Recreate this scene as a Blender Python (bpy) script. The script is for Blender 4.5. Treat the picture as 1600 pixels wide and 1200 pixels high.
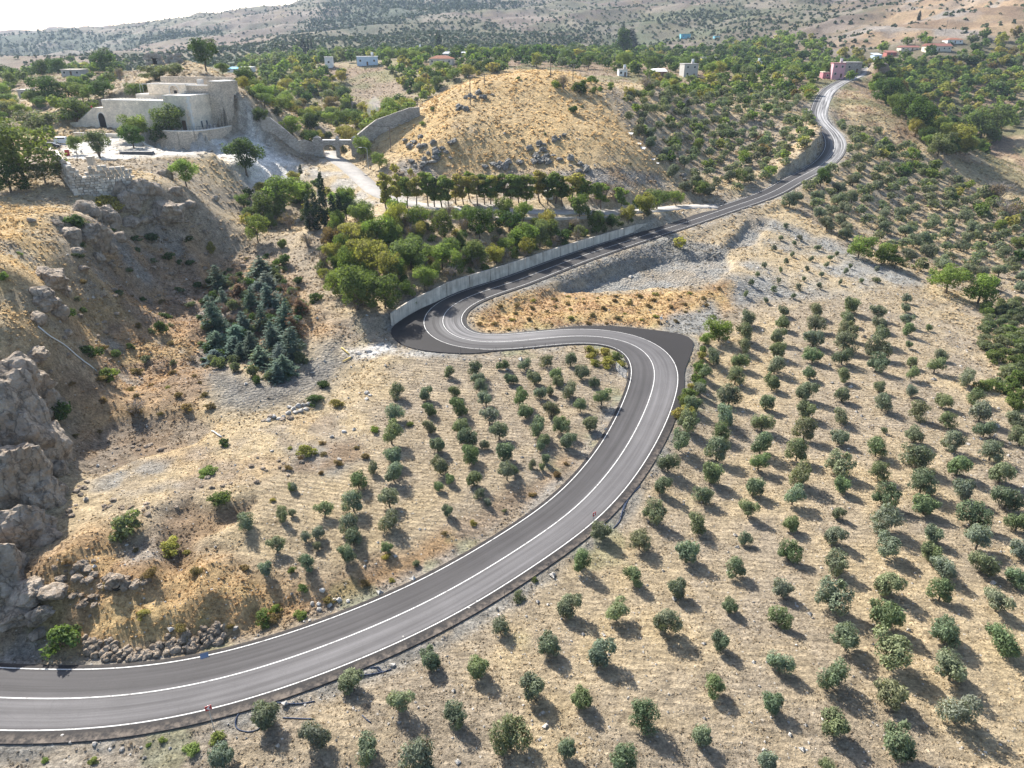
import bpy, bmesh, math, random
import numpy as np
from mathutils import Vector, Matrix

for o in list(bpy.data.objects):
    bpy.data.objects.remove(o, do_unlink=True)
scene = bpy.context.scene
COL = scene.collection

# ------------------------------------------------------------------ camera
CAM_H, PITCH, F = 55.0, math.radians(25.7), 1100.0      # drone height, downward tilt, focal length (px of a 1600 px frame)
cam_data = bpy.data.cameras.new('camera')
cam = bpy.data.objects.new('camera', cam_data)
COL.objects.link(cam)
cam.location = (0, 0, CAM_H)
cam.rotation_euler = (math.pi / 2 - PITCH, 0, 0)
cam_data.sensor_width = 36.0
cam_data.lens = F / 1600 * 36.0
cam_data.clip_start = 0.5
cam_data.clip_end = 30000
scene.camera = cam

# ------------------------------------------------------------------ sky, sun, exposure
SUN_AZ, SUN_EL = math.radians(-37), math.radians(39)    # azimuth from +Y (negative = towards -X)
world = bpy.data.worlds.new('World')
scene.world = world
world.use_nodes = True
wn = world.node_tree
wn.nodes.clear()
sky = wn.nodes.new('ShaderNodeTexSky')
sky.sky_type = 'NISHITA'
sky.sun_disc = False
sky.sun_elevation = SUN_EL
sky.sun_rotation = SUN_AZ
sky.air_density = 1.0
sky.dust_density = 1.6
bg = wn.nodes.new('ShaderNodeBackground')
bg.inputs['Strength'].default_value = 0.105
wo = wn.nodes.new('ShaderNodeOutputWorld')
wn.links.new(sky.outputs[0], bg.inputs['Color'])
wn.links.new(bg.outputs[0], wo.inputs['Surface'])

sun_data = bpy.data.lights.new('sun', 'SUN')
sun_data.energy = 5.0
sun_data.angle = math.radians(0.6)
sun_data.color = (1.0, 0.95, 0.87)
sun = bpy.data.objects.new('sun', sun_data)
COL.objects.link(sun)
SUN_DIR = Vector((math.sin(SUN_AZ) * math.cos(SUN_EL), math.cos(SUN_AZ) * math.cos(SUN_EL), math.sin(SUN_EL)))
sun.rotation_euler = SUN_DIR.to_track_quat('Z', 'Y').to_euler()
sun.location = (-100, 150, 300)

scene.view_settings.view_transform = 'Standard'
scene.view_settings.look = 'None'
scene.view_settings.gamma = 1.0
scene.view_settings.use_curve_mapping = False
scene.view_settings.exposure = 1.26
scene.render.engine = 'CYCLES'
scene.cycles.max_bounces = 6
scene.cycles.diffuse_bounces = 3
scene.cycles.glossy_bounces = 2
scene.cycles.transmission_bounces = 3
scene.cycles.transparent_max_bounces = 4
scene.cycles.volume_bounces = 0

rng = np.random.default_rng(7)
R = random.Random(11)

# ------------------------------------------------------------------ noise
def _hash(ix, iy, seed):
    h = (ix.astype(np.int64) * 374761393 + iy.astype(np.int64) * 668265263 + seed * 974711) & 0xFFFFFFFF
    h = ((h ^ (h >> 13)) * 1274126177) & 0xFFFFFFFF
    h = h ^ (h >> 16)
    return (h & 0xFFFF) / 65535.0

def vnoise(x, y, seed=0):
    ix, iy = np.floor(x), np.floor(y)
    fx, fy = x - ix, y - iy
    fx = fx * fx * (3 - 2 * fx); fy = fy * fy * (3 - 2 * fy)
    a = _hash(ix, iy, seed); b = _hash(ix + 1, iy, seed)
    c = _hash(ix, iy + 1, seed); d = _hash(ix + 1, iy + 1, seed)
    return (a + (b - a) * fx) * (1 - fy) + (c + (d - c) * fx) * fy

def fbm(x, y, scale, octaves=4, seed=0, gain=0.5):
    """-1..1 fractal value noise; scale = size of the largest feature in metres"""
    s, amp, tot = np.zeros_like(np.asarray(x, float)), 1.0, 0.0
    f = 1.0 / scale
    for i in range(octaves):
        c, sn = math.cos(0.6 * i), math.sin(0.6 * i)
        s += amp * (vnoise((x * c - y * sn) * f, (x * sn + y * c) * f, seed + i * 17) * 2 - 1)
        tot += amp; amp *= gain; f *= 2.03
    return s / tot

def sstep(a, b, x):
    t = np.clip((x - a) / (b - a), 0, 1)
    return t * t * (3 - 2 * t)

# ------------------------------------------------------------------ where a point of the photograph lies on the land
SP, CP = math.sin(PITCH), math.cos(PITCH)
def ray(px, py):
    px = np.asarray(px, float); py = np.asarray(py, float)
    cx, cy = (px - 800) / F, (600 - py) / F
    d = np.stack([cx, CP + cy * SP, -SP + cy * CP], -1)
    return d / np.linalg.norm(d, axis=-1, keepdims=True)

def at_z(px, py, z):
    d = ray(px, py)
    t = (z - CAM_H) / d[..., 2]
    return d[..., 0] * t, d[..., 1] * t, np.full_like(t, z)

def at_y(px, py, Y):
    d = ray(px, py)
    t = Y / d[..., 1]
    return d[..., 0] * t, np.full_like(t, Y), CAM_H + d[..., 2] * t

# survey points of the land: (px, py, height) and (px, py, 'y', distance) and (x, y, z, 'w')
SURVEY = [
 # grove on the plain
 (642,178,'y',266),(700,143,'y',274),(668,162,'y',270),(625,192,'y',262),(1600,1200,0),(1300,1190,0),(900,1190,0),(500,1190,0),(100,1195,-.3),(1600,1000,0),(1300,900,0),(1000,900,0),(1150,750,0),
 (1400,750,0),(1590,750,-.3),(1250,600,0),(1400,600,0),(1550,620,-.5),(1220,510,.5),(1400,455,1.0),(1510,520,-1),(1590,540,-3),(650,1150,0),
 (1120,600,.3),(1060,760,0),(900,930,0),(1590,470,-5),
 # young tree field and bank under the upper road
 (1250,400,3.5),(1215,345,8),(1300,420,2.6),(1370,440,1.5),(1140,360,7.6),(1160,460,2.0),
 # old orchard beyond
 (1400,330,4),(1270,320,9.2),(1500,350,.5),(1590,400,-4),(1590,330,-2),(1400,240,12),(1320,290,11.5),(1500,280,4),(1450,270,9),
 (1400,195,22),(1350,150,31),(1440,225,17),(1550,310,0),
 # ravine wood and its far side
 (1490,225,'y',440),(1440,200,'y',455),(1550,170,'y',500),(1550,120,'y',590),(1450,130,'y',560),(1575,260,'y',400),(1595,215,'y',440),(1420,110,'y',600),
 (1460,82,'y',640),(1500,40,'y',740),(1590,40,'y',720),(1550,8,'y',850),(1400,40,'y',790),(1300,60,'y',760),(1280,82,'y',690),(1262,104,'y',630),(1380,85,'y',660),(1420,12,'y',900),
 (1200,20,'y',1150),(1100,50,'y',980),(1000,20,'y',1250),(900,0,'y',1500),(800,10,'y',1500),(1200,-20,'y',1500),(1590,-20,'y',1000),(1000,60,'y',1000),
 (1100,70,'y',900),(900,75,'y',850),(1180,75,'y',850),(1000,78,'y',820),
 # skyline
 (0,58,'y',3000),(100,50,'y',3000),(200,51,'y',2900),(250,46,'y',2600),(300,34,'y',2000),(400,15,'y',1800),(500,3,'y',1700),(600,-12,'y',1700),
 (-200,60,'y',3000),(-400,60,'y',3000),
 (100,92,'y',1300),(0,100,'y',950),(300,76,'y',1050),(500,62,'y',920),(400,52,'y',1250),(600,42,'y',1080),(700,62,'y',880),(700,35,'y',1150),(350,95,'y',700),
 (200,85,'y',900),(-200,110,'y',800),(50,120,'y',560),
 (600,88,'y',640),(690,93,'y',520),(513,104,'y',490),(570,99,'y',500),(900,97,'y',540),(1050,102,'y',540),(1075,125,'y',440),(1200,113,'y',530),
 (1200,150,'y',400),(800,85,'y',640),
 # valley behind the golden hill
 (450,150,'y',400),(560,180,'y',380),(500,210,'y',330),(600,145,'y',420),(700,122,'y',430),(430,190,'y',330),(420,130,'y',440),(640,160,'y',380),
 # gate, terrace road
 (520,242,21),(570,285,17.5),(620,310,15.8),(700,322,15),(800,325,14.5),(900,327,13.8),(1000,331,11.8),(1055,327,10),(560,262,19.5),(480,252,20.5),
 (540,232,22),(505,228,22),
 # slope of trees above the wall
 (560,430,8.5),(600,475,7.5),(650,455,9.5),(800,395,10),(950,355,10.5),(700,380,12.5),(560,360,14.5),
 # golden hill
 (600,240,22.5),(700,272,19.5),(800,277,19),(950,275,19.5),(1035,278,16.5),(700,220,28),(850,220,28),(980,232,25),(780,160,37.5),(900,160,37),
 (790,118,'y',282),(860,112,'y',288),(700,142,'y',270),(640,182,33),(600,206,28.5),(940,140,'y',282),(1000,160,35),(740,125,'y',278),
 (-20,335,36,'w'),(30,345,38,'w'),(-20,380,34,'w'),(60,330,39,'w'),
 (1100,250,17.5),(1100,200,24.5),(1100,150,'y',380),(1200,220,20),(1250,180,26.5),(1245,155,31),(1030,180,31),
 # fort hill
 (200,222,30.5),(250,236,29.6),(350,214,31),(300,205,31.5),(160,205,32),(100,215,31),(30,230,30),(420,262,22),(480,268,19.5),(372,252,25),(440,310,15),(400,350,12.5),
 (300,240,26.2),(335,242,25.6),(272,240,27),(300,330,20),(255,312,23.5),(180,302,25.5),(100,268,29),(20,300,27),(100,330,25.5),(30,400,24),(62,440,22),(30,530,18),(-60,500,20),(-60,350,27),
 (380,190,33),(372,140,'y',250),(345,122,'y',285),(270,95,'y',300),(310,100,'y',295),(200,120,'y',290),(150,150,'y',275),(80,170,'y',270),(20,170,'y',280),(395,150,'y',268),
 (250,128,'y',265),(430,165,'y',300),(400,108,'y',520),(150,112,'y',420),
 # left crag
 (12,585,14),(60,598,11.5),(105,680,6),(120,740,5),(112,800,4.7),(75,865,4.5),(30,905,4.2),(30,700,8.5),(20,790,6.2),(-60,600,17),(-70,720,11),(-80,850,6),(-80,950,3),(-200,800,9),(-200,1000,3),(-250,600,16),
 # slope east of the ridge
 (150,350,23.5),(130,400,20),(85,462,18),(78,500,15.5),(150,570,8.5),(200,450,11.5),(300,450,8.5),(250,400,13.5),(400,450,8.0),(350,550,4.2),(450,400,10.5),(320,380,13),(140,520,11),(230,540,6.5),
 (500,350,14),(450,590,4.2),(550,540,4.8),(300,600,5),(200,620,6),(110,650,6.5),(480,470,8),
 # the terraces inside the bend
 (300,700,4),(500,680,3.2),(150,740,4.6),(600,600,3.2),(700,600,3),(900,600,2.5),(750,700,2),(550,750,2.6),(650,850,1.4),(450,850,2.4),
 (300,760,4.2),(210,800,5),(280,830,4.2),(150,900,4),(240,945,2.4),(210,990,2.2),(300,960,2.2),(150,945,2.6),(335,950,2.0),(300,978,2.0),(145,998,2.1),(240,918,3.0),(220,1035,.5),(50,1020,.9),(400,930,1.6),(350,1000,.7),(100,960,2.2),
 # cut between the two legs of the road
 (900,440,4.6),(1000,410,5),(1090,400,5.4),(1000,480,3.4),(850,480,4.2),(1060,500,2.6),(1150,440,4.2),(930,395,7),
]
ROAD_PX = [  # px, py, height, half width between the edge lines
 (-330,1055,-.4,3.4),(-150,1082,-.2,3.4),(0,1090,0,3.4),(100,1094,0,3.4),(200,1089,.05,3.4),(300,1074,.1,3.4),(400,1047,.2,3.4),(500,1013,.3,3.4),(600,973,.5,3.4),
 (700,925,.7,3.4),(800,864,.9,3.4),(900,795,1.1,3.5),(960,727,1.3,3.6),(985,688,1.5,3.7),(1007,645,1.8,3.9),(1021,605,2.1,4.0),
 (1026,580,2.3,4.1),(1020,558,2.5,4.1),(1005,542,2.7,4.0),(980,530,2.9,3.9),(950,524,3.1,3.8),(905,523,3.4,3.7),(850,528,3.7,3.6),(800,534,4.0,3.6),(740,537,4.3,3.7),
 (710,531,4.5,3.8),(692,518,4.7,3.8),(686,501,5.0,3.8),(694,484,5.3,3.7),(715,470,5.6,3.6),(750,456,6.0,3.5),(800,441,6.4,3.4),(900,403,7.1,3.3),(1000,370,8.2,3.2),(1075,346,9.1,3.2),
 (1125,329,10.0,3.2),(1200,303,11.6,3.2),(1240,281,13.2,3.2),(1275,263,14.8,3.3),(1295,247,16.6,3.4),(1305,229,18.8,3.5),(1300,210,21.3,3.4),(1287,196,23.4,3.3),(1278,182,25.6,3.2),
 (1280,168,28.2,3.2),(1286,153,31.0,3.2),(1298,138,33.8,3.2),(1317,127,36.3,3.2),(1338,119,38.6,3.1),(1352,109,41.6,3.0),(1362,101,44.4,3.0),(1374,97,46.0,3.0),
]
def survey_xyz():
    P = []
    for s in SURVEY:
        if len(s) == 4 and s[3] == 'w':
            P.append(s[:3])
        elif len(s) == 4:
            x, y, z = at_y(s[0], s[1], s[3]); P.append((float(x), float(y), float(z)))
        else:
            x, y, z = at_z(s[0], s[1], s[2]); P.append((float(x), float(y), float(z)))
    return P

CTRL = survey_xyz()
ROAD = []
for px, py, z, hw in ROAD_PX:
    x, y, _ = at_z(px, py, z)
    ROAD.append((float(x), float(y), z, hw))

def catmull(P, step):
    P = [np.array(p, float) for p in P]
    out = []
    for i in range(len(P) - 1):
        p0 = P[max(i - 1, 0)]; p1 = P[i]; p2 = P[i + 1]; p3 = P[min(i + 2, len(P) - 1)]
        L = np.linalg.norm((p2 - p1)[:2])
        n = max(2, int(L / step))
        for k in range(n):
            t = k / n
            a = 2 * p1; b = p2 - p0; c = 2 * p0 - 5 * p1 + 4 * p2 - p3; d = -p0 + 3 * p1 - 3 * p2 + p3
            out.append(0.5 * (a + b * t + c * t * t + d * t * t * t))
    out.append(P[-1])
    return np.array(out)

def smooth_line(A, it, keep_ends=True):
    A = A.copy()
    for _ in range(it):
        B = A.copy()
        B[1:-1] = (A[:-2] + 2 * A[1:-1] + A[2:]) / 4
        A = B
    return A

ROADC = smooth_line(catmull(ROAD, 1.0), 40)     # x y z hw, about one sample a metre
def frame2d(C):
    T = np.gradient(C[:, :2], axis=0)
    T /= np.linalg.norm(T, axis=1, keepdims=True)
    return T, np.stack([-T[:, 1], T[:, 0]], 1)
ROADT, ROADN = frame2d(ROADC)
ROADS = np.concatenate([[0], np.cumsum(np.linalg.norm(np.diff(ROADC[:, :2], axis=0), axis=1))])
for i in range(0, len(ROADC), 14):
    CTRL.append(tuple(ROADC[i, :3]))
# access road on the terrace (px, py, z)
ACC_PX = [(513,236,21.4),(522,246,20.8),(545,262,19.4),(568,282,17.6),(592,302,16.3),(640,318,15.4),(720,326,14.9),(820,330,14.3),(900,331,13.6),(980,331,12.4),(1040,326,10.9),(1080,322,10.2),(1120,322,10.2)]
ACC = []
for px, py, z in ACC_PX:
    x, y, _ = at_z(px, py, z); ACC.append((float(x), float(y), z, 3.0))
ACCC = smooth_line(catmull(ACC, 1.0), 20)
ACCT, ACCN = frame2d(ACCC)

# ------------------------------------------------------------------ terrain height: radial basis interpolation in (bearing, log distance)
APEX_Y = -60.0
def polar(x, y):
    dy = y - APEX_Y
    return np.arctan2(x, dy), np.log(np.hypot(x, dy))
CT = np.array(CTRL)
cu, cv = polar(CT[:, 0], CT[:, 1])
# drop near-duplicate control points
keep = []
for i in range(len(CT)):
    if all((cu[i] - cu[j]) ** 2 + (cv[i] - cv[j]) ** 2 > 0.006 ** 2 for j in keep):
        keep.append(i)
CT, cu, cv = CT[keep], cu[keep], cv[keep]
KC = 0.025
def kern(du, dv):
    return -np.sqrt(du * du + dv * dv + KC * KC)
n = len(CT)
A = np.zeros((n + 3, n + 3))
A[:n, :n] = kern(cu[:, None] - cu[None], cv[:, None] - cv[None])
A[:n, :n] += np.eye(n) * 0.0015
A[:n, n] = A[n, :n] = 1
A[:n, n + 1] = A[n + 1, :n] = cu
A[:n, n + 2] = A[n + 2, :n] = cv
W = np.linalg.solve(A, np.concatenate([CT[:, 2], np.zeros(3)]))
def rbf(u, v):
    out = np.empty(u.size)
    uf, vf = u.ravel(), v.ravel()
    for i in range(0, uf.size, 40000):
        s = slice(i, i + 40000)
        out[s] = kern(uf[s, None] - cu[None], vf[s, None] - cv[None]) @ W[:n] + W[n] + W[n + 1] * uf[s] + W[n + 2] * vf[s]
    return out.reshape(u.shape)

NU, NV = 600, 750
U0, U1 = math.radians(-47), math.radians(47)
V0, V1 = math.log(84.0), math.log(4600.0)
gu = np.linspace(U0, U1, NU)
gv = np.linspace(V0, V1, NV)
GU, GV = np.meshgrid(gu, gv, indexing='ij')
GX = np.exp(GV) * np.sin(GU)
GY = np.exp(GV) * np.cos(GU) + APEX_Y
GZ = rbf(GU, GV)

def H(x, y, Z=None):
    """height of the land"""
    Z = GZ if Z is None else Z
    x = np.asarray(x, float); y = np.asarray(y, float)
    u, v = polar(x, y)
    a = np.clip((u - U0) / (U1 - U0) * (NU - 1), 0, NU - 1.001)
    b = np.clip((v - V0) / (V1 - V0) * (NV - 1), 0, NV - 1.001)
    i, j = a.astype(int), b.astype(int)
    fa, fb = a - i, b - j
    return (Z[i, j] * (1 - fa) + Z[i + 1, j] * fa) * (1 - fb) + (Z[i, j + 1] * (1 - fa) + Z[i + 1, j + 1] * fa) * fb

_TT = np.concatenate([[30.0], 30.0 * np.exp(np.linspace(0.0, math.log(160), 1500))[1:]])
def ground(px, py, off=0.0):
    """first visible point of the land (raised by off) in the direction of a point of the photograph"""
    px = np.atleast_1d(np.asarray(px, float)); py = np.atleast_1d(np.asarray(py, float))
    off = np.broadcast_to(np.asarray(off, float), px.shape)
    d = ray(px, py)
    res = np.full((len(px), 3), np.nan)
    for k in range(len(px)):
        X, Y, Zr = d[k, 0] * _TT, d[k, 1] * _TT, CAM_H + d[k, 2] * _TT
        h = H(X, Y) + off[k] - Zr
        idx = np.argmax(h > 0)
        if h[idx] > 0 and idx > 0:
            t0, t1 = _TT[idx - 1], _TT[idx]
            t = t0 + (t1 - t0) * (-h[idx - 1]) / (h[idx] - h[idx - 1] + 1e-9)
            res[k] = d[k] * t + np.array([0, 0, CAM_H])
    return res
def G(px, py, off=0.0):
    p = ground([px], [py], off)[0]
    return float(p[0]), float(p[1]), float(p[2] - off)

def project(x, y, z):
    """photograph position of a point, for surveying"""
    dz = z - CAM_H
    dep = y * CP - dz * SP
    up = y * SP + dz * CP
    return 800 + F * x / dep, 600 - F * up / dep, dep

def near_line(C, x, y, maxd):
    """distance to a centreline, index of its nearest sample and the side (+ = to its left)"""
    shp = x.shape
    xf, yf = x.ravel(), y.ravel()
    D = np.full(xf.size, 1e9); I = np.zeros(xf.size, int); S = np.zeros(xf.size)
    bx0, bx1, by0, by1 = C[:, 0].min() - maxd, C[:, 0].max() + maxd, C[:, 1].min() - maxd, C[:, 1].max() + maxd
    sel = np.where((xf > bx0) & (xf < bx1) & (yf > by0) & (yf < by1))[0]
    T, N = frame2d(C)
    cx, cy = C[:, 0].astype(np.float32), C[:, 1].astype(np.float32)
    for i in range(0, len(sel), 20000):
        s = sel[i:i + 20000]
        d2 = (xf[s, None].astype(np.float32) - cx[None]) ** 2 + (yf[s, None].astype(np.float32) - cy[None]) ** 2
        k = d2.argmin(1)
        D[s] = np.sqrt(d2[np.arange(len(s)), k]); I[s] = k
        S[s] = (xf[s] - C[k, 0]) * N[k, 0] + (yf[s] - C[k, 1]) * N[k, 1]
    return D.reshape(shp), I.reshape(shp), S.reshape(shp)

RD, RI, RS = near_line(ROADC, GX, GY, 40)
AD, AI, AS = near_line(ACCC, GX, GY, 30)
# ------------------------------------------------------------------ helpers: properties, meshes, materials
def tag(o, label=None, cat=None, group=None, kind=None):
    if label: o['label'] = label
    if cat: o['category'] = cat
    if group: o['group'] = group
    if kind: o['kind'] = kind
    return o

def np_mesh(name, V, Fc, mats=(), smooth=False, midx=None, attrs=None):
    """mesh from arrays; Fc is (n,3) or (n,4); attrs = {name: (n_verts,) float or (n_verts,4) colour}"""
    V = np.asarray(V, np.float32); Fc = np.asarray(Fc, np.int32)
    me = bpy.data.meshes.new(name)
    me.vertices.add(len(V)); me.vertices.foreach_set('co', V.ravel())
    k = Fc.shape[1]
    me.loops.add(Fc.size); me.loops.foreach_set('vertex_index', Fc.ravel())
    me.polygons.add(len(Fc))
    me.polygons.foreach_set('loop_start', np.arange(0, Fc.size, k, dtype=np.int32))
    me.polygons.foreach_set('loop_total', np.full(len(Fc), k, np.int32))
    if midx is not None: me.polygons.foreach_set('material_index', np.asarray(midx, np.int32))
    me.polygons.foreach_set('use_smooth', np.full(len(Fc), smooth, bool))
    for m in mats: me.materials.append(m)
    for an, av in (attrs or {}).items():
        av = np.asarray(av, np.float32)
        if av.ndim == 2:
            at = me.attributes.new(an, 'FLOAT_COLOR', 'POINT'); at.data.foreach_set('color', av.ravel())
        else:
            at = me.attributes.new(an, 'FLOAT', 'POINT'); at.data.foreach_set('value', av)
    me.update(calc_edges=True)
    return me

def link(name, me, parent=None, loc=None, rot=None, scale=None):
    o = bpy.data.objects.new(name, me); COL.objects.link(o)
    if parent is not None: o.parent = parent
    if loc is not None: o.location = loc
    if rot is not None: o.rotation_euler = rot
    if scale is not None: o.scale = scale if hasattr(scale, '__len__') else (scale,) * 3
    return o

def thing(name, label, cat, loc=(0, 0, 0), rz=0.0, group=None, scale=None):
    o = link(name, None, loc=loc, rot=(0, 0, rz), scale=scale)
    o.empty_display_size = 0.5
    return tag(o, label, cat, group)

class MB:
    """collects boxes, prisms and tubes into one mesh"""
    def __init__(self): self.bm = bmesh.new()
    def box(self, c, s, rz=0.0, bevel=0.0, taper=1.0):
        hx, hy, hz = s[0] / 2, s[1] / 2, s[2] / 2
        vs = []
        for z in (-1, 1):
            k = taper if z > 0 else 1.0
            for x, y in ((-1, -1), (1, -1), (1, 1), (-1, 1)):
                px, py = x * hx * k, y * hy * k
                vs.append(self.bm.verts.new((c[0] + px * math.cos(rz) - py * math.sin(rz), c[1] + px * math.sin(rz) + py * math.cos(rz), c[2] + z * hz)))
        for f in ((3, 2, 1, 0), (4, 5, 6, 7), (0, 1, 5, 4), (1, 2, 6, 5), (2, 3, 7, 6), (3, 0, 4, 7)):
            self.bm.faces.new([vs[i] for i in f])
        return vs
    def tube(self, pts, r, n=6, r2=None, cap=True):
        pts = [Vector(p) for p in pts]
        rings = []
        for i, p in enumerate(pts):
            d = (pts[min(i + 1, len(pts) - 1)] - pts[max(i - 1, 0)]).normalized()
            a = Vector((0, 0, 1)) if abs(d.z) < 0.9 else Vector((1, 0, 0))
            u = d.cross(a).normalized(); v = d.cross(u)
            rr = r if r2 is None else r + (r2 - r) * i / max(1, len(pts) - 1)
            rings.append([self.bm.verts.new(p + (u * math.cos(2 * math.pi * k / n) + v * math.sin(2 * math.pi * k / n)) * rr) for k in range(n)])
        for a, b in zip(rings[:-1], rings[1:]):
            for k in range(n):
                self.bm.faces.new((a[k], a[(k + 1) % n], b[(k + 1) % n], b[k]))
        if cap:
            self.bm.faces.new(rings[0][::-1]); self.bm.faces.new(rings[-1])
    def poly(self, pts, h):
        """prism on a plan outline: pts = [(x,y,z)] with one height"""
        a = [self.bm.verts.new(p) for p in pts]
        b = [self.bm.verts.new((p[0], p[1], p[2] + h)) for p in pts]
        m = len(a)
        self.bm.faces.new(a[::-1]); self.bm.faces.new(b)
        for i in range(m): self.bm.faces.new((a[i], a[(i + 1) % m], b[(i + 1) % m], b[i]))
    def face(self, pts):
        self.bm.faces.new([self.bm.verts.new(p) for p in pts])
    def mesh(self, name, mat, smooth=False, recalc=True):
        if recalc: bmesh.ops.recalc_face_normals(self.bm, faces=self.bm.faces[:])
        me = bpy.data.meshes.new(name); self.bm.to_mesh(me); self.bm.free()
        if mat: me.materials.append(mat)
        if smooth: me.polygons.foreach_set('use_smooth', [True] * len(me.polygons))
        return me
    def build(self, name, mat, parent=None, smooth=False, **k):
        return link(name, self.mesh(name, mat, smooth), parent, **k)

def N(nt, typ, **kw):
    n = nt.nodes.new(typ)
    for k, v in kw.items():
        if k in n.inputs: n.inputs[k].default_value = v
        else: setattr(n, k, v)
    return n

def new_mat(name):
    m = bpy.data.materials.new(name); m.use_nodes = True
    nt = m.node_tree; nt.nodes.clear()
    out = nt.nodes.new('ShaderNodeOutputMaterial')
    b = nt.nodes.new('ShaderNodeBsdfPrincipled')
    nt.links.new(b.outputs[0], out.inputs[0])
    b.inputs['Specular IOR Level'].default_value = 0.2
    return m, nt, b, out

def simple(name, col, rough=0.8, var=0.18, scale=2.0, bump=0.0, spec=0.2, metal=0.0, coords='Object'):
    """plain paint, stone or metal with wear: colour broken up by noise, optional bump"""
    m, nt, b, out = new_mat(name)
    tc = N(nt, 'ShaderNodeTexCoord')
    no = N(nt, 'ShaderNodeTexNoise', Scale=scale, Detail=6.0, Roughness=0.65)
    nt.links.new(tc.outputs[coords], no.inputs['Vector'])
    mr = N(nt, 'ShaderNodeMapRange')
    mr.inputs['From Min'].default_value = 0.25; mr.inputs['From Max'].default_value = 0.75
    mr.inputs['To Min'].default_value = 1 - var; mr.inputs['To Max'].default_value = 1 + var
    nt.links.new(no.outputs['Fac'], mr.inputs['Value'])
    mx = N(nt, 'ShaderNodeMix', data_type='RGBA', blend_type='MULTIPLY')
    mx.inputs['Factor'].default_value = 1
    mx.inputs['A'].default_value = (*col, 1) if 'A' in mx.inputs else None
    mx.inputs[6].default_value = (*col, 1)
    nt.links.new(mr.outputs[0], mx.inputs[7])
    nt.links.new(mx.outputs[2], b.inputs['Base Color'])
    b.inputs['Roughness'].default_value = rough
    b.inputs['Specular IOR Level'].default_value = spec
    b.inputs['Metallic'].default_value = metal
    if bump:
        bp = N(nt, 'ShaderNodeBump', Strength=1.0, Distance=bump)
        nt.links.new(no.outputs['Fac'], bp.inputs['Height'])
        nt.links.new(bp.outputs[0], b.inputs['Normal'])
    return m

# ------------------------------------------------------------------ shaping the land
ROADZ = ROADC[RI, 2]; ROADH = ROADC[RI, 3]
def road_index(px, py, z):
    x, y, _ = at_z(px, py, z)
    return int(np.argmin((ROADC[:, 0] - x) ** 2 + (ROADC[:, 1] - y) ** 2))
W_A, W_B = road_index(636, 508, 5.0), road_index(1052, 352, 8.8)      # concrete wall along the upper leg
I_HAIR = road_index(686, 501, 5.0)
W_A = max(W_A, I_HAIR - 14)
hw = ROADC[:, 3]
# asphalt outside the edge lines: a wide shoulder on the lower right side, aprons at the two hairpins
sL = np.full(len(hw), .55); sR = np.interp(np.arange(len(hw)), [0, I_HAIR - 60, I_HAIR - 20, I_HAIR + 10, len(hw)], [1.35, 1.2, .7, 1.0, .8])
def widen(s, sign, px_pts, z, i0, i1):
    P = np.array([[float(q) for q in at_z(px, py, z)[:2]] for px, py in px_pts])
    for i in range(max(i0, 0), min(i1, len(hw))):
        o, d = ROADC[i, :2], ROADN[i] * sign
        for k in range(len(P)):
            a, b = P[k], P[(k + 1) % len(P)]
            m = np.array([d, a - b]).T
            if abs(np.linalg.det(m)) < 1e-6: continue
            t, w = np.linalg.solve(m, a - o)
            if t > 0 and 0 <= w <= 1 and t < 26: s[i] = max(s[i], t - hw[i])
i_b0, i_b1 = road_index(1040, 640, 1.9), road_index(900, 523, 3.4)
widen(sR, -1, [(880,516),(960,513),(1030,519),(1086,526),(1078,556),(1062,596),(1044,640),(1000,640),(950,560)], 2.5, i_b0 - 4, i_b1 + 6)
widen(sL, 1, [(770,452),(715,466),(660,486),(632,500),(606,518),(626,540),(668,548),(730,550),(760,548),(760,500)], 4.6, I_HAIR - 26, I_HAIR + 24)
for _ in range(2):
    for s_ in (sL, sR): s_[1:-1] = (s_[:-2] + 2 * s_[1:-1] + s_[2:]) / 4
C_A, C_B = road_index(1225, 288, 12.6), road_index(1287, 198, 23.2)    # rock cut at the upper bend
SHOULDER = 0.75
rough_amp = np.full(GX.shape, 0.25)

wall_h = lambda i: 3.9 * sstep(0, 10, np.clip(i - W_A, 0, 999)) * 0 + np.interp(i, [W_A, W_A + 12, (W_A + W_B) / 2, W_B - 12, W_B], [2.5, 2.8, 2.4, 1.9, 0.5])
cut_h = lambda i: np.interp(i, [C_A, C_A + 10, C_A + 30, (C_A + C_B) / 2, C_B - 6, C_B], [0.6, 2.2, 4.6, 6.0, 4.0, 0.8])

def ground_cover_noise(x, y):
    return fbm(x, y, 9.0, 4, 3), fbm(x, y, 2.2, 3, 9)

fbig, fsm = ground_cover_noise(GX, GY)
dist = np.hypot(GX, GY)
GZ_NAT = GZ.copy()

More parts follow.
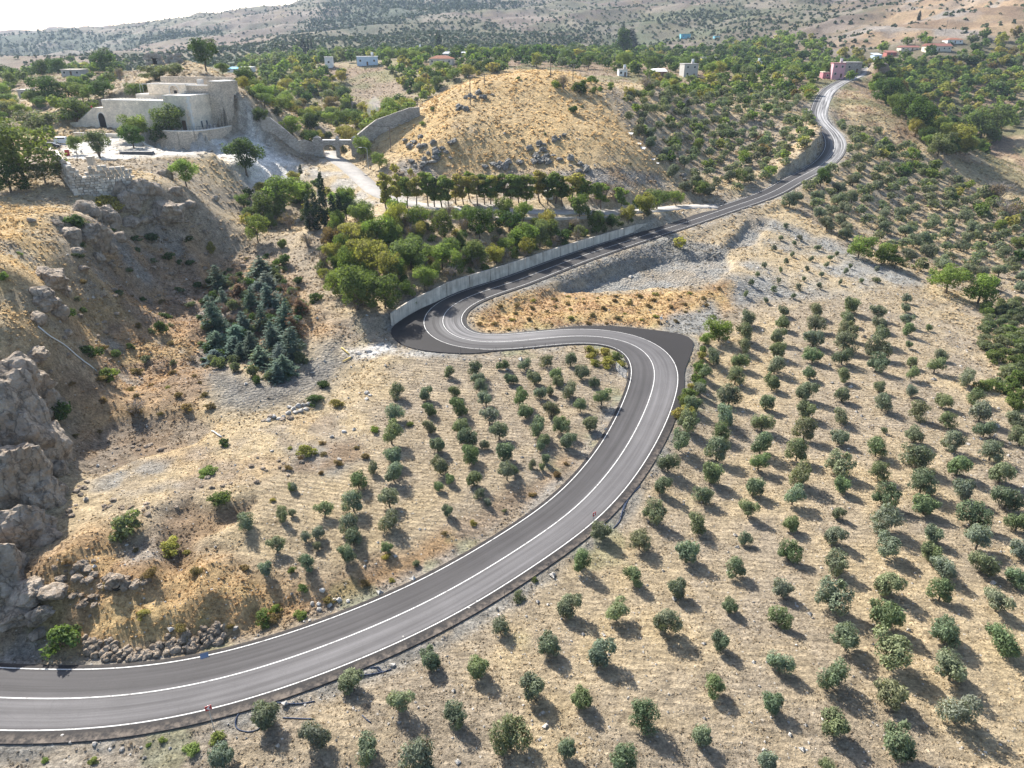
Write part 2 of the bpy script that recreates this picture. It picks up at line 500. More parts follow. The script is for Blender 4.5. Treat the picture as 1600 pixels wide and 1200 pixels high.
# polygons of the land, surveyed in the photograph and laid on the ground
def zone_poly(pts):
    P = ground([p[0] for p in pts], [p[1] for p in pts])
    return P[~np.isnan(P[:, 0]), :2]
def poly_mask(P, soft=2.0, wob=2.0, seed=0, X=None, Y=None):
    X = GX if X is None else X; Y = GY if Y is None else Y
    m = np.zeros(X.shape)
    pad = soft + wob * 2
    sel = (X > P[:, 0].min() - pad) & (X < P[:, 0].max() + pad) & (Y > P[:, 1].min() - pad) & (Y < P[:, 1].max() + pad)
    x, y = X[sel], Y[sel]
    if wob:
        x = x + wob * fbm(x, y, 7.0, 3, 31 + seed); y = y + wob * fbm(x, y, 7.0, 3, 77 + seed)
    ins = np.zeros(x.shape, bool); dmin = np.full(x.shape, 1e9)
    for i in range(len(P)):
        a, b = P[i], P[(i + 1) % len(P)]
        cross = ((a[1] > y) != (b[1] > y)) & (x < (b[0] - a[0]) * (y - a[1]) / (b[1] - a[1] + 1e-12) + a[0])
        ins ^= cross
        ab = b - a; L2 = (ab ** 2).sum() + 1e-9
        t = np.clip(((x - a[0]) * ab[0] + (y - a[1]) * ab[1]) / L2, 0, 1)
        dmin = np.minimum(dmin, np.hypot(x - a[0] - t * ab[0], y - a[1] - t * ab[1]))
    sd = np.where(ins, dmin, -dmin)
    m[sel] = sstep(-soft, soft, sd)
    return m

ZP = {k: zone_poly(v) for k, v in {
 'grove':   [(130,1199),(330,1140),(520,1065),(700,985),(860,905),(960,820),(1040,730),(1075,620),(1100,545),(1180,470),(1280,455),(1430,445),(1480,500),(1590,640),(1599,700),(1599,1199),(900,1199)],
 'young':   [(1205,335),(1240,340),(1330,395),(1440,440),(1330,465),(1180,470),(1100,490),(1140,430)],
 'lowgrove':[(575,610),(640,560),(900,548),(975,565),(985,610),(945,680),(850,770),(740,850),(640,900),(470,930),(390,890),(360,800),(420,745),(560,700)],
 'field':   [(140,770),(135,735),(200,700),(330,690),(440,660),(560,640),(580,700),(440,740),(330,760),(220,790)],
 'gravel':  [(330,560),(400,600),(520,520),(545,560),(500,620),(420,640),(330,640),(310,600)],
 'goldleft':[(-30,310),(60,325),(120,330),(100,400),(50,450),(60,500),(130,560),(60,570),(-30,560)],
 'goldhill':[(590,235),(605,205),(660,165),(700,135),(790,108),(900,112),(945,150),(985,210),(1040,270),(1030,290),(950,275),(800,268),(720,280),(640,262)],
 'scarp':   [(620,252),(700,282),(800,270),(900,272),(1030,272),(1045,296),(950,292),(800,290),(680,296),(630,275)],
 'white':   [(362,180),(385,160),(400,190),(425,225),(470,255),(470,290),(420,285),(400,300),(360,260),(352,225)],
 'court':   [(90,210),(170,190),(370,195),(380,225),(330,235),(240,244),(160,240),(95,246)],
 'terrace': [(130,985),(140,950),(220,930),(330,930),(395,900),(390,970),(340,975),(250,990),(180,1000)],
 'quarry':  [(870,455),(960,420),(1040,400),(1100,395),(1180,380),(1200,345),(1170,345),(1130,385),(1150,415),(1120,440),(1000,450)],
 'pitwall': [(860,440),(900,420),(1000,385),(1050,375),(1140,385),(1140,396),(1040,400),(960,420),(880,452)],
 'orange':  [(740,490),(860,455),(1080,455),(1140,440),(1150,480),(1060,512),(900,512),(740,525)],
 'greyedge':[(1010,530),(1050,500),(1110,470),(1130,510),(1090,525)],
 'verge':   [(0,1060),(0,1199),(330,1199),(340,1130),(150,1145)],
 'bank':    [(520,900),(640,850),(740,800),(830,760),(930,690),(975,600),(990,620),(960,700),(880,780),(770,860),(600,950),(480,990)],
 'brownleft':[(120,340),(260,320),(420,400),(520,520),(330,560),(300,600),(150,600),(100,520),(90,470)],
 'lowrough':[(0,930),(0,1040),(120,1050),(340,1030),(480,985),(520,930),(380,880),(260,840),(140,830),(60,880)],
 'accside': [(540,250),(600,292),(660,310),(900,318),(1040,318),(1040,340),(900,342),(700,340),(600,345),(540,330),(470,280),(500,250)],
 'cutslope':[(1225,290),(1290,240),(1285,205),(1260,235),(1215,280)],
 'dryridge':[(1330,140),(1300,155),(1310,185),(1390,225),(1440,235),(1430,200),(1385,165)],
 'dryright':[(1500,250),(1599,200),(1599,300),(1560,290)],
 'grovehill': [(180,95),(330,78),(430,66),(560,54),(640,38),(760,36),(900,58),(1000,74),(900,80),(780,88),(600,92),(470,98),(420,104),(330,106),(200,112)],
 'pinehill': [(470,38),(520,12),(700,1),(860,3),(700,22),(560,47),(470,48)],
 'pineleft': [(175,62),(250,52),(345,45),(330,57),(200,70)],
 'blueridge': [(-80,62),(0,60),(100,53),(205,53),(190,70),(0,84),(-80,86)],
 'scrubhill': [(870,40),(1000,22),(1180,20),(1240,42),(1100,56),(900,57)],
 'redleft': [(0,88),(180,78),(330,62),(470,52),(420,68),(200,86),(100,110),(0,115)],
 'goldfar': [(1240,95),(1300,60),(1380,22),(1420,-5),(1620,-5),(1620,55),(1480,60),(1380,70),(1310,80)],
 'spill': [(536,550),(560,540),(604,531),(630,541),(700,553),(660,558),(600,556),(560,562)],
 'hollow': [(115,700),(150,672),(190,648),(300,640),(335,660),(300,690),(210,712),(150,740),(120,735)],
 'hollow2': [(255,800),(300,775),(330,790),(400,780),(390,800),(310,840),(300,880),(265,900),(250,850)],
 'rustfield': [(110,580),(330,570),(330,640),(200,650),(120,690),(95,640)],
 'litter2': [(440,690),(560,690),(575,720),(520,745),(450,740)],
 'oldorch': [(1225,310),(1300,260),(1430,250),(1599,330),(1599,480),(1480,450),(1340,395),(1250,345)],
}.items()}
MK = {}
def mk(k, soft=2.0, wob=2.0):
    if k not in MK: MK[k] = poly_mask(ZP[k], soft, wob, seed=len(MK))
    return MK[k]

# steps that the survey points leave too soft
pit = mk('pitwall', 1.0, 0.6)
GZ -= 1.3 * mk('quarry', 1.2, 1.0) * sstep(1.0, 0.0, mk('pitwall', 1.0, 0.6))
_t = poly_mask(ZP['terrace'], .8, .4, 11)
GZ = GZ * (1 - _t) + (2.15 + .15 * fsm) * _t
GZ -= .9 * poly_mask(ZP['hollow'], 1.3, 1.0, 12) + 1.1 * poly_mask(ZP['hollow2'], 1.3, 1.0, 13)
# rough ground
m_flat = np.clip(mk('grove', 3) + mk('lowgrove', 3) + mk('field', 2) + mk('young', 3) + mk('court', 2), 0, 1)
slope = np.hypot(*np.gradient(GZ_NAT)) / (np.hypot(np.gradient(GX)[0], np.gradient(GY)[0]) + 1e-6)
near = sstep(900, 400, dist)
amp = (0.10 * m_flat + 0.75 * (1 - m_flat)) * near * (1 - .8 * _t)
GZ += amp * (0.75 * fbig + 0.4 * fsm)
m_crag = mk('brownleft', 6) * 0.5 + mk('goldleft', 6) * 0.35 + mk('white', 4) * 0.5
GZ += m_crag * 1.2 * (np.abs(fbm(GX, GY, 7, 4, 51)) * 2 - 0.6)
ridge = 1 - np.abs(fbm(GX, GY, 11, 5, 62))
GZ += mk('lowrough', 3) * (0.9 * fbm(GX, GY, 5, 4, 61) + 1.6 * (ridge ** 3 - .5))
GZ += mk('brownleft', 4) * 1.7 * (ridge ** 3 - .5) + mk('bank', 2) * .5 * fbm(GX, GY, 3, 3, 63)
far = sstep(380, 900, dist)
GZ += far * (dist / 1000.0) * (9.0 * fbm(GX, GY, 260, 5, 5) + 3.0 * fbm(GX, GY, 60, 4, 15) + 11.0 * ((1 - np.abs(fbm(GX, GY, 170, 4, 25))) ** 2 - .6) + 10.0 * poly_mask(ZP['goldfar'], 60, 20, 9) * ((1 - np.abs(fbm(GX, GY, 70, 4, 26))) ** 2 - .55)) * np.where(dist > 2700, .6, 1)
# beyond the skyline ridge the land falls away
GZ -= sstep(3100, 4500, dist) * 120

# level court in front of the fortress
_fx, _fy, _ = at_z(303, 204, 31.0); _lx, _ly, _ = at_z(168, 200, 31.0)
_fu = np.array([float(_lx - _fx), float(_ly - _fy)]); _fl = np.linalg.norm(_fu); _fu /= _fl; _fv = np.array([_fu[1], -_fu[0]]); _fv *= np.sign(_fv[1])
_a = (GX - float(_fx)) * _fu[0] + (GY - float(_fy)) * _fu[1]; _b = (GX - float(_fx)) * _fv[0] + (GY - float(_fy)) * _fv[1]
def _rect(a0, a1, b0, b1, soft):
    d = np.maximum(np.maximum(a0 - _a, _a - a1), np.maximum(b0 - _b, _b - b1))
    return sstep(soft, 0, d)
_m = np.maximum(_rect(9, _fl + 14, -9, 19, 4.0), _rect(-4.2, 9.5, -5.0, 19, .8))
GZ = GZ * (1 - _m) + 30.9 * _m
_m = _rect(3, _fl + 30, -20, -9.3, 3.0)
GZ = GZ * (1 - _m) + (29.3 + .15 * fsm) * _m
_m = _rect(-20, _fl + 25, -48, -21, 8.0) * (GZ > 28.5)
GZ = np.where(_m > 0, GZ - (GZ - 28.5) * _m * .85, GZ)
_m = _rect(-30, 10.5, -20, -5.9, 1.2)
GZ = np.where(_m > 0, GZ * (1 - _m) + np.minimum(GZ, 26.0 + .25 * np.clip(-_b - 6, 0, 12) * -.25 + .4 * fsm) * _m, GZ)
_m = _rect(-34, -6.0, -8, 14, 1.2)
GZ = np.where(_m > 0, GZ * (1 - _m) + np.minimum(GZ, 26.5 + .25 * (_b + 8) * .6 + .35 * (_a + 6) + .5 * fsm) * _m, GZ)
# the roads cut into it
side_r = RS < 0
edge = ROADH + np.where(side_r, sR[RI], sL[RI]) + .1
inwall = (RI >= W_A) & (RI <= W_B) & (RS > 0)
incut = (RI >= C_A) & (RI <= C_B) & (RS > 0)
tgt = ROADZ - 0.16
low = np.where(side_r & (RI < I_HAIR - 25), 0.3, 0.10)
b = sstep(edge + 0.3, edge + 5.5, RD)
road_side = np.where(RD < edge + 0.25, tgt, tgt - low * sstep(edge + 0.2, edge + 1.0, RD))
Zr = road_side * (1 - b) + GZ * b
top = np.where(inwall, ROADZ + wall_h(RI) - 0.35, np.where(incut, ROADZ + cut_h(RI) - 0.2, 0))
bw = sstep(edge + 3, edge + 15, RD)
Zw = np.where(RD < edge + np.where(inwall, 1.25, 1.7), tgt, np.maximum(top * (1 - bw) + GZ * bw, np.minimum(GZ, top + 2 * bw)))
GZ = np.where(inwall | incut, np.where(RD < 39, Zw, GZ), np.where(RD < 39, Zr, GZ))
ba = sstep(3.3, 8, AD)
accz = ACCC[AI, 2] - 0.14
GZ = np.where(AD < 29, accz * (1 - ba) + GZ * ba, GZ)

# ------------------------------------------------------------------ what covers the land
soil = np.array((.305, .252, .185)); straw = np.array((.435, .342, .212)); gold = np.array((.475, .335, .165)); orange = np.array((.38, .25, .135))
grey = np.array((.27, .262, .24)); gravel = np.array((.23, .225, .215)); white = np.array((.62, .60, .56)); brown = np.array((.215, .152, .10))
green = np.array((.10, .135, .05)); redh = np.array((.118, .092, .072)); pale = np.array((.44, .40, .34)); rockc = np.array((.25, .24, .225))

C = np.zeros(GX.shape + (3,))
n1 = sstep(-.25, .35, fbm(GX, GY, 14, 4, 101))[..., None]
n2 = sstep(-.2, .3, fbm(GX, GY, 4, 4, 111))[..., None]
n3 = sstep(-.1, .35, fbm(GX, GY, 35, 4, 121))[..., None]
C[:] = soil * (1 - n1) + straw * n1
def put(m, ca, cb=None, nn=None):
    global C
    m = np.clip(m, 0, 1)[..., None]
    c = ca if cb is None else ca * (1 - nn) + cb * nn
    C = C * (1 - m) + c * m
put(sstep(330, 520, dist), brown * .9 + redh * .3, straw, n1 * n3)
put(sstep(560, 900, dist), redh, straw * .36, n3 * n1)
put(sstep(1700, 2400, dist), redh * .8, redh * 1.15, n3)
put(mk('grove', 3, 3), soil * 1.0, straw * .95, np.clip(n1 * .7 + n2 * .4, 0, 1))
put(mk('young', 3, 2), grey * 1.1, straw * .95, n1)
put(mk('lowgrove', 2, 3), soil * 1.0, straw * .9, n1 * .6 + n2 * .3)
put(mk('oldorch', 4, 2), straw * .95, soil * 1.05, n2)
put(mk('brownleft', 4, 4), brown * 1.3, orange * 1.05, n2 * .8)
put(mk('brownleft', 4, 4) * sstep(.08, .32, fbm(GX, GY, 10, 4, 195)) * .75, gold * .85, orange, n2)
put(mk('brownleft', 4, 4) * sstep(.12, .3, fbm(GX, GY, 7, 4, 196)) * .7, grey * .95)
put(mk('goldleft', 3, 3), gold * .95, straw, n2)
put(mk('field', 2, 2), soil * 1.08, straw, n2)
put(mk('gravel', 4, 4) * .9, gravel * .62, grey * .66, n2)  # gravel tone lowered so the colour carries the shade on this slope
put(mk('lowrough', 3, 3), orange * 1.02, gold * .9, n2 * .6)
put(mk('terrace', 1.5, 1.5), gold * 1.0, orange * 1.1, n2 * .6)
put(mk('bank', 2, 2), orange * .95, brown * 1.1, n2)
litter = sstep(.05, .3, fbm(GX, GY, 11, 4, 191)) * np.clip(mk('lowrough') + mk('bank') + mk('orange') + .5 * mk('field') + .6 * mk('lowgrove') * 0, 0, 1)
put(litter * .7, brown * 1.15, orange * .9, n2)
put(sstep(.1, .35, fbm(GX, GY, 13, 4, 192)) * np.clip(mk('lowrough') + mk('field') + mk('bank') * .6, 0, 1) * .7, grey * 1.0, soil, n2)
put(mk('rustfield', 2, 3) * .85, brown * 1.15, orange * 1.05, n2 * .7)
put(mk('hollow', 1, 1) * .8, brown * .95, grey * .8, n2 * .4)
put(mk('hollow2', 1, 1) * .8, brown * .9, orange * .8, n2 * .6)
put(mk('litter2', 1.5, 2) * .8, brown * 1.0, grey * .9, n2)
put(np.clip(poly_mask(ZP['hollow'], 3.2, 1.5, 14) - poly_mask(ZP['hollow'], 1.0, 1.0, 15), 0, 1) * .8, gold * 1.02)
put(mk('verge', 2, 2), soil * .95, pale * .75, n2)
put(mk('orange', 2, 2), orange * 1.05, gold * .95, n2)
put(mk('greyedge', 2, 2), grey)
put(mk('quarry', 1.5, 2.5), grey * .9, pale * .62, n2)
put(mk('quarry', 1.5, 2.5) * sstep(.0, .3, fbm(GX, GY, 8, 4, 193)) * .7, soil * .85)
put(pit * .9, grey * .75, gravel * .8, n2)
put(mk('goldhill', 4, 2), gold, straw * .95, n1 * .35)
put(mk('scarp', 2, 2) * .85, rockc * .9, brown, n2)
put(mk('accside', 2, 1.5), pale * .95, straw, n2)
put(mk('white', 2, 2), white * 1.18, grey * 1.3, n2 * .55)
put(mk('spill', 1, .8) * .9, white * .9, pale, n2)
put(mk('court', 2, 1), white * .95, pale, n2)
put(mk('dryridge', 3, 2), straw, brown * 1.2, n2)
put(mk('dryright', 4, 2), straw * .95, brown * 1.3, n2)
# grey rock showing through on the golden hill and the crags
outcrop = sstep(.22, .4, fbm(GX, GY, 16, 4, 131)) * sstep(.0, .3, fbm(GX, GY, 3.0, 3, 132))
put(outcrop * np.clip(mk('goldhill') * .35 + mk('brownleft') * .4 + mk('goldleft') * .7, 0, 1) * .85, rockc)
# gravel verge along the asphalt and green weeds by it
verge = sstep(edge + 2.6, edge + 0.6, RD) * (RD < 39)
put(verge * .75, grey * .95, soil, n2)
put(sstep(.28, .42, fbm(GX, GY, 6, 3, 141)) * sstep(edge + 9, edge + 2, RD) * (RD < 39) * sstep(200, 120, dist) * .28, green * 1.6)
# scrub on the far hills
m_grove = poly_mask(ZP['grovehill'], 40, 40, 3); m_pine = np.clip(poly_mask(ZP['pinehill'], 50, 40, 4) + poly_mask(ZP['pineleft'], 40, 30, 5) + poly_mask(ZP['blueridge'], 60, 30, 6), 0, 1); m_scrub = poly_mask(ZP['scrubhill'], 60, 50, 7)
scrub = np.clip(sstep(-.2, .15, fbm(GX, GY, 80, 5, 151)) * .6 + m_scrub * .5, 0, 1) * sstep(480, 800, dist)
put(scrub * .75, np.array((.085, .105, .055)))
put(m_grove * .9, np.array((.10, .105, .065)), straw * .42, n2 * .35)
put(m_pine * .85, np.array((.05, .07, .045)))
put(poly_mask(ZP['goldfar'], 25, 20, 9) * .9, np.array((.30, .215, .13)), np.array((.20, .135, .09)), n3 * .6 + n1 * .4)
put(poly_mask(ZP['goldfar'], 25, 20, 9) * sstep(.1, .3, fbm(GX, GY, 45, 4, 181)) * .7, rockc * .9)
put(sstep(560, 800, dist) * sstep(.15, .3, fbm(GX, GY, 50, 5, 182)) * .5, np.array((.23, .19, .155)))
put(poly_mask(ZP['redleft'], 40, 30, 8) * .8, np.array((.165, .118, .092)), straw * .45, n1 * .5)
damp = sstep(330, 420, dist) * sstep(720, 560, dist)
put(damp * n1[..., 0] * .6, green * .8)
cobble = np.clip(mk('grove') * .6 + mk('lowgrove') * .8 + mk('young'), 0, 1)
rocky = np.clip(mk('white') + mk('brownleft') * .6 + mk('goldhill') * .25 + mk('quarry') + mk('gravel') + mk('court') * .3 + mk('scarp') + pit, 0, 1)

def terrain_material():
    m, nt, b, out = new_mat('land')
    L = nt.links.new
    tc = N(nt, 'ShaderNodeTexCoord')
    ac = N(nt, 'ShaderNodeAttribute', attribute_name='cover')
    ar = N(nt, 'ShaderNodeAttribute', attribute_name='relief')      # r furrows, g rock
    sep = N(nt, 'ShaderNodeSeparateColor'); L(ar.outputs['Color'], sep.inputs[0])
    nA = N(nt, 'ShaderNodeTexNoise', Scale=0.55, Detail=9.0, Roughness=0.72); L(tc.outputs['Object'], nA.inputs['Vector'])
    nB = N(nt, 'ShaderNodeTexNoise', Scale=3.2, Detail=7.0, Roughness=0.78); L(tc.outputs['Object'], nB.inputs['Vector'])
    vo = N(nt, 'ShaderNodeTexVoronoi', Scale=1.6); vo.feature = 'F1'; L(tc.outputs['Object'], vo.inputs['Vector'])
    # furrows: wavy bands across the slope
    mp = N(nt, 'ShaderNodeMapping'); mp.inputs['Rotation'].default_value = (0, 0, math.radians(97)); L(tc.outputs['Object'], mp.inputs['Vector'])
    wv = N(nt, 'ShaderNodeTexWave', Scale=0.36, Distortion=4.5, Detail=3.0); wv.inputs['Detail Scale'].default_value = 0.35; L(mp.outputs[0], wv.inputs['Vector'])
    mp2 = N(nt, 'ShaderNodeMapping'); mp2.inputs['Scale'].default_value = (0.7, 3.6, 2.0); mp2.inputs['Rotation'].default_value = (0, 0, math.radians(8)); L(tc.outputs['Object'], mp2.inputs['Vector'])
    nC = N(nt, 'ShaderNodeTexNoise', Scale=1.1, Detail=6.0, Roughness=0.7); L(mp2.outputs[0], nC.inputs['Vector'])
    # brightness of the cover
    r1 = N(nt, 'ShaderNodeMapRange'); r1.inputs['From Min'].default_value = .3; r1.inputs['From Max'].default_value = .7; r1.inputs['To Min'].default_value = .55; r1.inputs['To Max'].default_value = 1.4; L(nA.outputs['Fac'], r1.inputs['Value'])
    r2 = N(nt, 'ShaderNodeMapRange'); r2.inputs['From Min'].default_value = .3; r2.inputs['From Max'].default_value = .7; r2.inputs['To Min'].default_value = .42; r2.inputs['To Max'].default_value = 1.55; L(nB.outputs['Fac'], r2.inputs['Value'])
    r3 = N(nt, 'ShaderNodeMapRange'); r3.inputs['From Min'].default_value = .3; r3.inputs['From Max'].default_value = .7; r3.inputs['To Min'].default_value = .72; r3.inputs['To Max'].default_value = 1.25; L(nC.outputs['Fac'], r3.inputs['Value'])
    m1 = N(nt, 'ShaderNodeMath', operation='MULTIPLY'); L(r1.outputs[0], m1.inputs[0]); L(r2.outputs[0], m1.inputs[1])
    m2 = N(nt, 'ShaderNodeMath', operation='MULTIPLY'); L(m1.outputs[0], m2.inputs[0]); L(r3.outputs[0], m2.inputs[1])
    mx = N(nt, 'ShaderNodeMix', data_type='RGBA', blend_type='MULTIPLY'); mx.inputs[0].default_value = 1
    L(ac.outputs['Color'], mx.inputs[6]); L(m2.outputs[0], mx.inputs[7])
    fc = N(nt, 'ShaderNodeMapRange'); fc.inputs['To Min'].default_value = .80; fc.inputs['To Max'].default_value = 1.10; L(wv.outputs['Fac'], fc.inputs['Value'])
    fm = N(nt, 'ShaderNodeMix', data_type='FLOAT'); fm.inputs[2].default_value = 1.0; fb = N(nt, 'ShaderNodeMath', operation='MULTIPLY'); L(sep.outputs[0], fb.inputs[0]); fr_ = N(nt, 'ShaderNodeMapRange'); fr_.inputs['From Min'].default_value = .38; fr_.inputs['From Max'].default_value = .6; L(nA.outputs['Fac'], fr_.inputs['Value']); L(fr_.outputs[0], fb.inputs[1]); L(fb.outputs[0], fm.inputs[0]); L(fc.outputs[0], fm.inputs[3])
    mxf = N(nt, 'ShaderNodeMix', data_type='RGBA', blend_type='MULTIPLY'); mxf.inputs[0].default_value = 1; L(mx.outputs[2], mxf.inputs[6]); L(fm.outputs[0], mxf.inputs[7]); mx = mxf
    # pale pebbles
    vp = N(nt, 'ShaderNodeTexVoronoi', Scale=1.15); L(tc.outputs['Object'], vp.inputs['Vector'])
    lt = N(nt, 'ShaderNodeMath', operation='LESS_THAN'); lt.inputs[1].default_value = 0.13; L(vp.outputs['Distance'], lt.inputs[0])
    pk = N(nt, 'ShaderNodeSeparateColor'); L(vp.outputs['Color'], pk.inputs[0])
    gt = N(nt, 'ShaderNodeMath', operation='GREATER_THAN'); gt.inputs[1].default_value = 0.62; L(pk.outputs[0], gt.inputs[0])
    pm = N(nt, 'ShaderNodeMath', operation='MULTIPLY'); L(lt.outputs[0], pm.inputs[0]); L(gt.outputs[0], pm.inputs[1])
    pm2 = N(nt, 'ShaderNodeMath', operation='MULTIPLY'); pm2.inputs[1].default_value = .7; L(pm.outputs[0], pm2.inputs[0])
    mx2 = N(nt, 'ShaderNodeMix', data_type='RGBA'); L(pm2.outputs[0], mx2.inputs[0]); L(mx.outputs[2], mx2.inputs[6]); mx2.inputs[7].default_value = (.5, .47, .42, 1)
    L(mx2.outputs[2], b.inputs['Base Color'])
    b.inputs['Roughness'].default_value = 0.95
    b.inputs['Specular IOR Level'].default_value = 0.1
    # relief
    h1 = N(nt, 'ShaderNodeMath', operation='MULTIPLY'); h1.inputs[1].default_value = 1.1; L(nA.outputs['Fac'], h1.inputs[0])
    h2 = N(nt, 'ShaderNodeMath', operation='MULTIPLY_ADD'); h2.inputs[1].default_value = .35; L(nB.outputs['Fac'], h2.inputs[0]); L(h1.outputs[0], h2.inputs[2])
    fw = N(nt, 'ShaderNodeMath', operation='MULTIPLY'); L(wv.outputs['Fac'], fw.inputs[0]); L(sep.outputs[0], fw.inputs[1])
    h3 = N(nt, 'ShaderNodeMath', operation='MULTIPLY_ADD'); h3.inputs[1].default_value = .13; L(fw.outputs[0], h3.inputs[0]); L(h2.outputs[0], h3.inputs[2])
    rk = N(nt, 'ShaderNodeMath', operation='MULTIPLY'); L(vo.outputs['Distance'], rk.inputs[0]); L(sep.outputs[1], rk.inputs[1])
    h4 = N(nt, 'ShaderNodeMath', operation='MULTIPLY_ADD'); h4.inputs[1].default_value = .7; L(rk.outputs[0], h4.inputs[0]); L(h3.outputs[0], h4.inputs[2])
    bp = N(nt, 'ShaderNodeBump', Strength=1.0, Distance=0.75)
    L(h4.outputs[0], bp.inputs['Height']); L(bp.outputs[0], b.inputs['Normal'])
    return m
MAT_LAND = terrain_material()

idx = np.arange(NU * NV).reshape(NU, NV)
quads = np.stack([idx[:-1, :-1], idx[1:, :-1], idx[1:, 1:], idx[:-1, 1:]], -1).reshape(-1, 4)
quads = quads[:, ::-1]
V = np.stack([GX, GY, GZ], -1).reshape(-1, 3)
cover = np.concatenate([C.reshape(-1, 3), np.ones((NU * NV, 1))], 1)
relief = np.stack([cobble.ravel(), rocky.ravel(), np.zeros(NU * NV), np.ones(NU * NV)], 1)
e1 = V[quads[:1, 1]] - V[quads[:1, 0]]; e2 = V[quads[:1, 3]] - V[quads[:1, 0]]
if np.cross(e1, e2)[0, 2] < 0: quads = quads[:, ::-1]
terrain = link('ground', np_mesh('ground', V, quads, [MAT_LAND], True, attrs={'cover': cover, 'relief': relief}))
tag(terrain, 'dry hilly ground of straw coloured soil, grass and rock', kind='structure')

# ------------------------------------------------------------------ asphalt, lines, wall
def asphalt_material():
    m, nt, b, out = new_mat('asphalt')
    L = nt.links.new
    tc = N(nt, 'ShaderNodeTexCoord')
    at = N(nt, 'ShaderNodeAttribute', attribute_name='across')      # -1..1 across the carriageway
    al = N(nt, 'ShaderNodeAttribute', attribute_name='along')
    cb = N(nt, 'ShaderNodeCombineXYZ'); L(at.outputs['Fac'], cb.inputs[0]); L(al.outputs['Fac'], cb.inputs[1])
    mp = N(nt, 'ShaderNodeMapping'); mp.inputs['Scale'].default_value = (6, .03, 1); L(cb.outputs[0], mp.inputs['Vector'])
    ns = N(nt, 'ShaderNodeTexNoise', Scale=1.0, Detail=5.0, Roughness=0.6); L(mp.outputs[0], ns.inputs['Vector'])
    nf = N(nt, 'ShaderNodeTexNoise', Scale=14.0, Detail=4.0, Roughness=0.7); L(tc.outputs['Object'], nf.inputs['Vector'])
    nl = N(nt, 'ShaderNodeTexNoise', Scale=0.12, Detail=5.0, Roughness=0.6); L(tc.outputs['Object'], nl.inputs['Vector'])
    ab = N(nt, 'ShaderNodeMath', operation='ABSOLUTE'); L(at.outputs['Fac'], ab.inputs[0])
    worn = N(nt, 'ShaderNodeMapRange', interpolation_type='SMOOTHSTEP'); worn.inputs['From Min'].default_value = 1.08; worn.inputs['From Max'].default_value = .86; L(ab.outputs[0], worn.inputs['Value'])
    w2 = N(nt, 'ShaderNodeMapRange'); w2.inputs['From Min'].default_value = .32; w2.inputs['From Max'].default_value = .68; L(ns.outputs['Fac'], w2.inputs['Value'])
    w3 = N(nt, 'ShaderNodeMath', operation='MULTIPLY_ADD'); w3.inputs[1].default_value = .55; w3.inputs[2].default_value = .45; L(w2.outputs[0], w3.inputs[0])
    w4 = N(nt, 'ShaderNodeMath', operation='MULTIPLY'); L(w3.outputs[0], w4.inputs[0]); L(worn.outputs[0], w4.inputs[1])
    lane = N(nt, 'ShaderNodeMapRange', interpolation_type='SMOOTHSTEP'); lane.inputs['From Min'].default_value = -.15; lane.inputs['From Max'].default_value = .25; lane.inputs['To Min'].default_value = 1.0; lane.inputs['To Max'].default_value = .45; L(at.outputs['Fac'], lane.inputs['Value'])
    w4b = N(nt, 'ShaderNodeMath', operation='MULTIPLY'); L(w4.outputs[0], w4b.inputs[0]); L(lane.outputs[0], w4b.inputs[1]); w4 = w4b
    wear = N(nt, 'ShaderNodeAttribute', attribute_name='wear')
    w5 = N(nt, 'ShaderNodeMath', operation='MULTIPLY'); L(w4.outputs[0], w5.inputs[0]); L(wear.outputs['Fac'], w5.inputs[1])
    c1 = N(nt, 'ShaderNodeMix', data_type='RGBA'); L(w5.outputs[0], c1.inputs[0]); c1.inputs[6].default_value = (.022, .020, .020, 1); c1.inputs[7].default_value = (.140, .134, .135, 1)
    dust = N(nt, 'ShaderNodeAttribute', attribute_name='dust')
    dn = N(nt, 'ShaderNodeMapRange'); dn.inputs['From Min'].default_value = .38; dn.inputs['From Max'].default_value = .62; L(ns.outputs['Fac'], dn.inputs['Value'])
    dm = N(nt, 'ShaderNodeMath', operation='MULTIPLY'); L(dn.outputs[0], dm.inputs[0]); L(dust.outputs['Fac'], dm.inputs[1])
    c2 = N(nt, 'ShaderNodeMix', data_type='RGBA'); L(dm.outputs[0], c2.inputs[0]); L(c1.outputs[2], c2.inputs[6]); c2.inputs[7].default_value = (.46, .45, .44, 1)
    r = N(nt, 'ShaderNodeMapRange'); r.inputs['From Min'].default_value = .3; r.inputs['From Max'].default_value = .7; r.inputs['To Min'].default_value = .85; r.inputs['To Max'].default_value = 1.15; L(nf.outputs['Fac'], r.inputs['Value'])
    r2 = N(nt, 'ShaderNodeMapRange'); r2.inputs['From Min'].default_value = .3; r2.inputs['From Max'].default_value = .7; r2.inputs['To Min'].default_value = .88; r2.inputs['To Max'].default_value = 1.12; L(nl.outputs['Fac'], r2.inputs['Value'])
    mm = N(nt, 'ShaderNodeMath', operation='MULTIPLY'); L(r.outputs[0], mm.inputs[0]); L(r2.outputs[0], mm.inputs[1])
    c3 = N(nt, 'ShaderNodeMix', data_type='RGBA', blend_type='MULTIPLY'); c3.inputs[0].default_value = 1; L(c2.outputs[2], c3.inputs[6]); L(mm.outputs[0], c3.inputs[7])
    sd = N(nt, 'ShaderNodeMapRange', interpolation_type='SMOOTHSTEP'); sd.inputs['From Min'].default_value = 1.0; sd.inputs['From Max'].default_value = 1.35; sd.inputs['To Max'].default_value = .55; L(ab.outputs[0], sd.inputs['Value'])
    ng = N(nt, 'ShaderNodeTexNoise', Scale=1.3, Detail=7.0, Roughness=.7); L(tc.outputs['Object'], ng.inputs['Vector'])
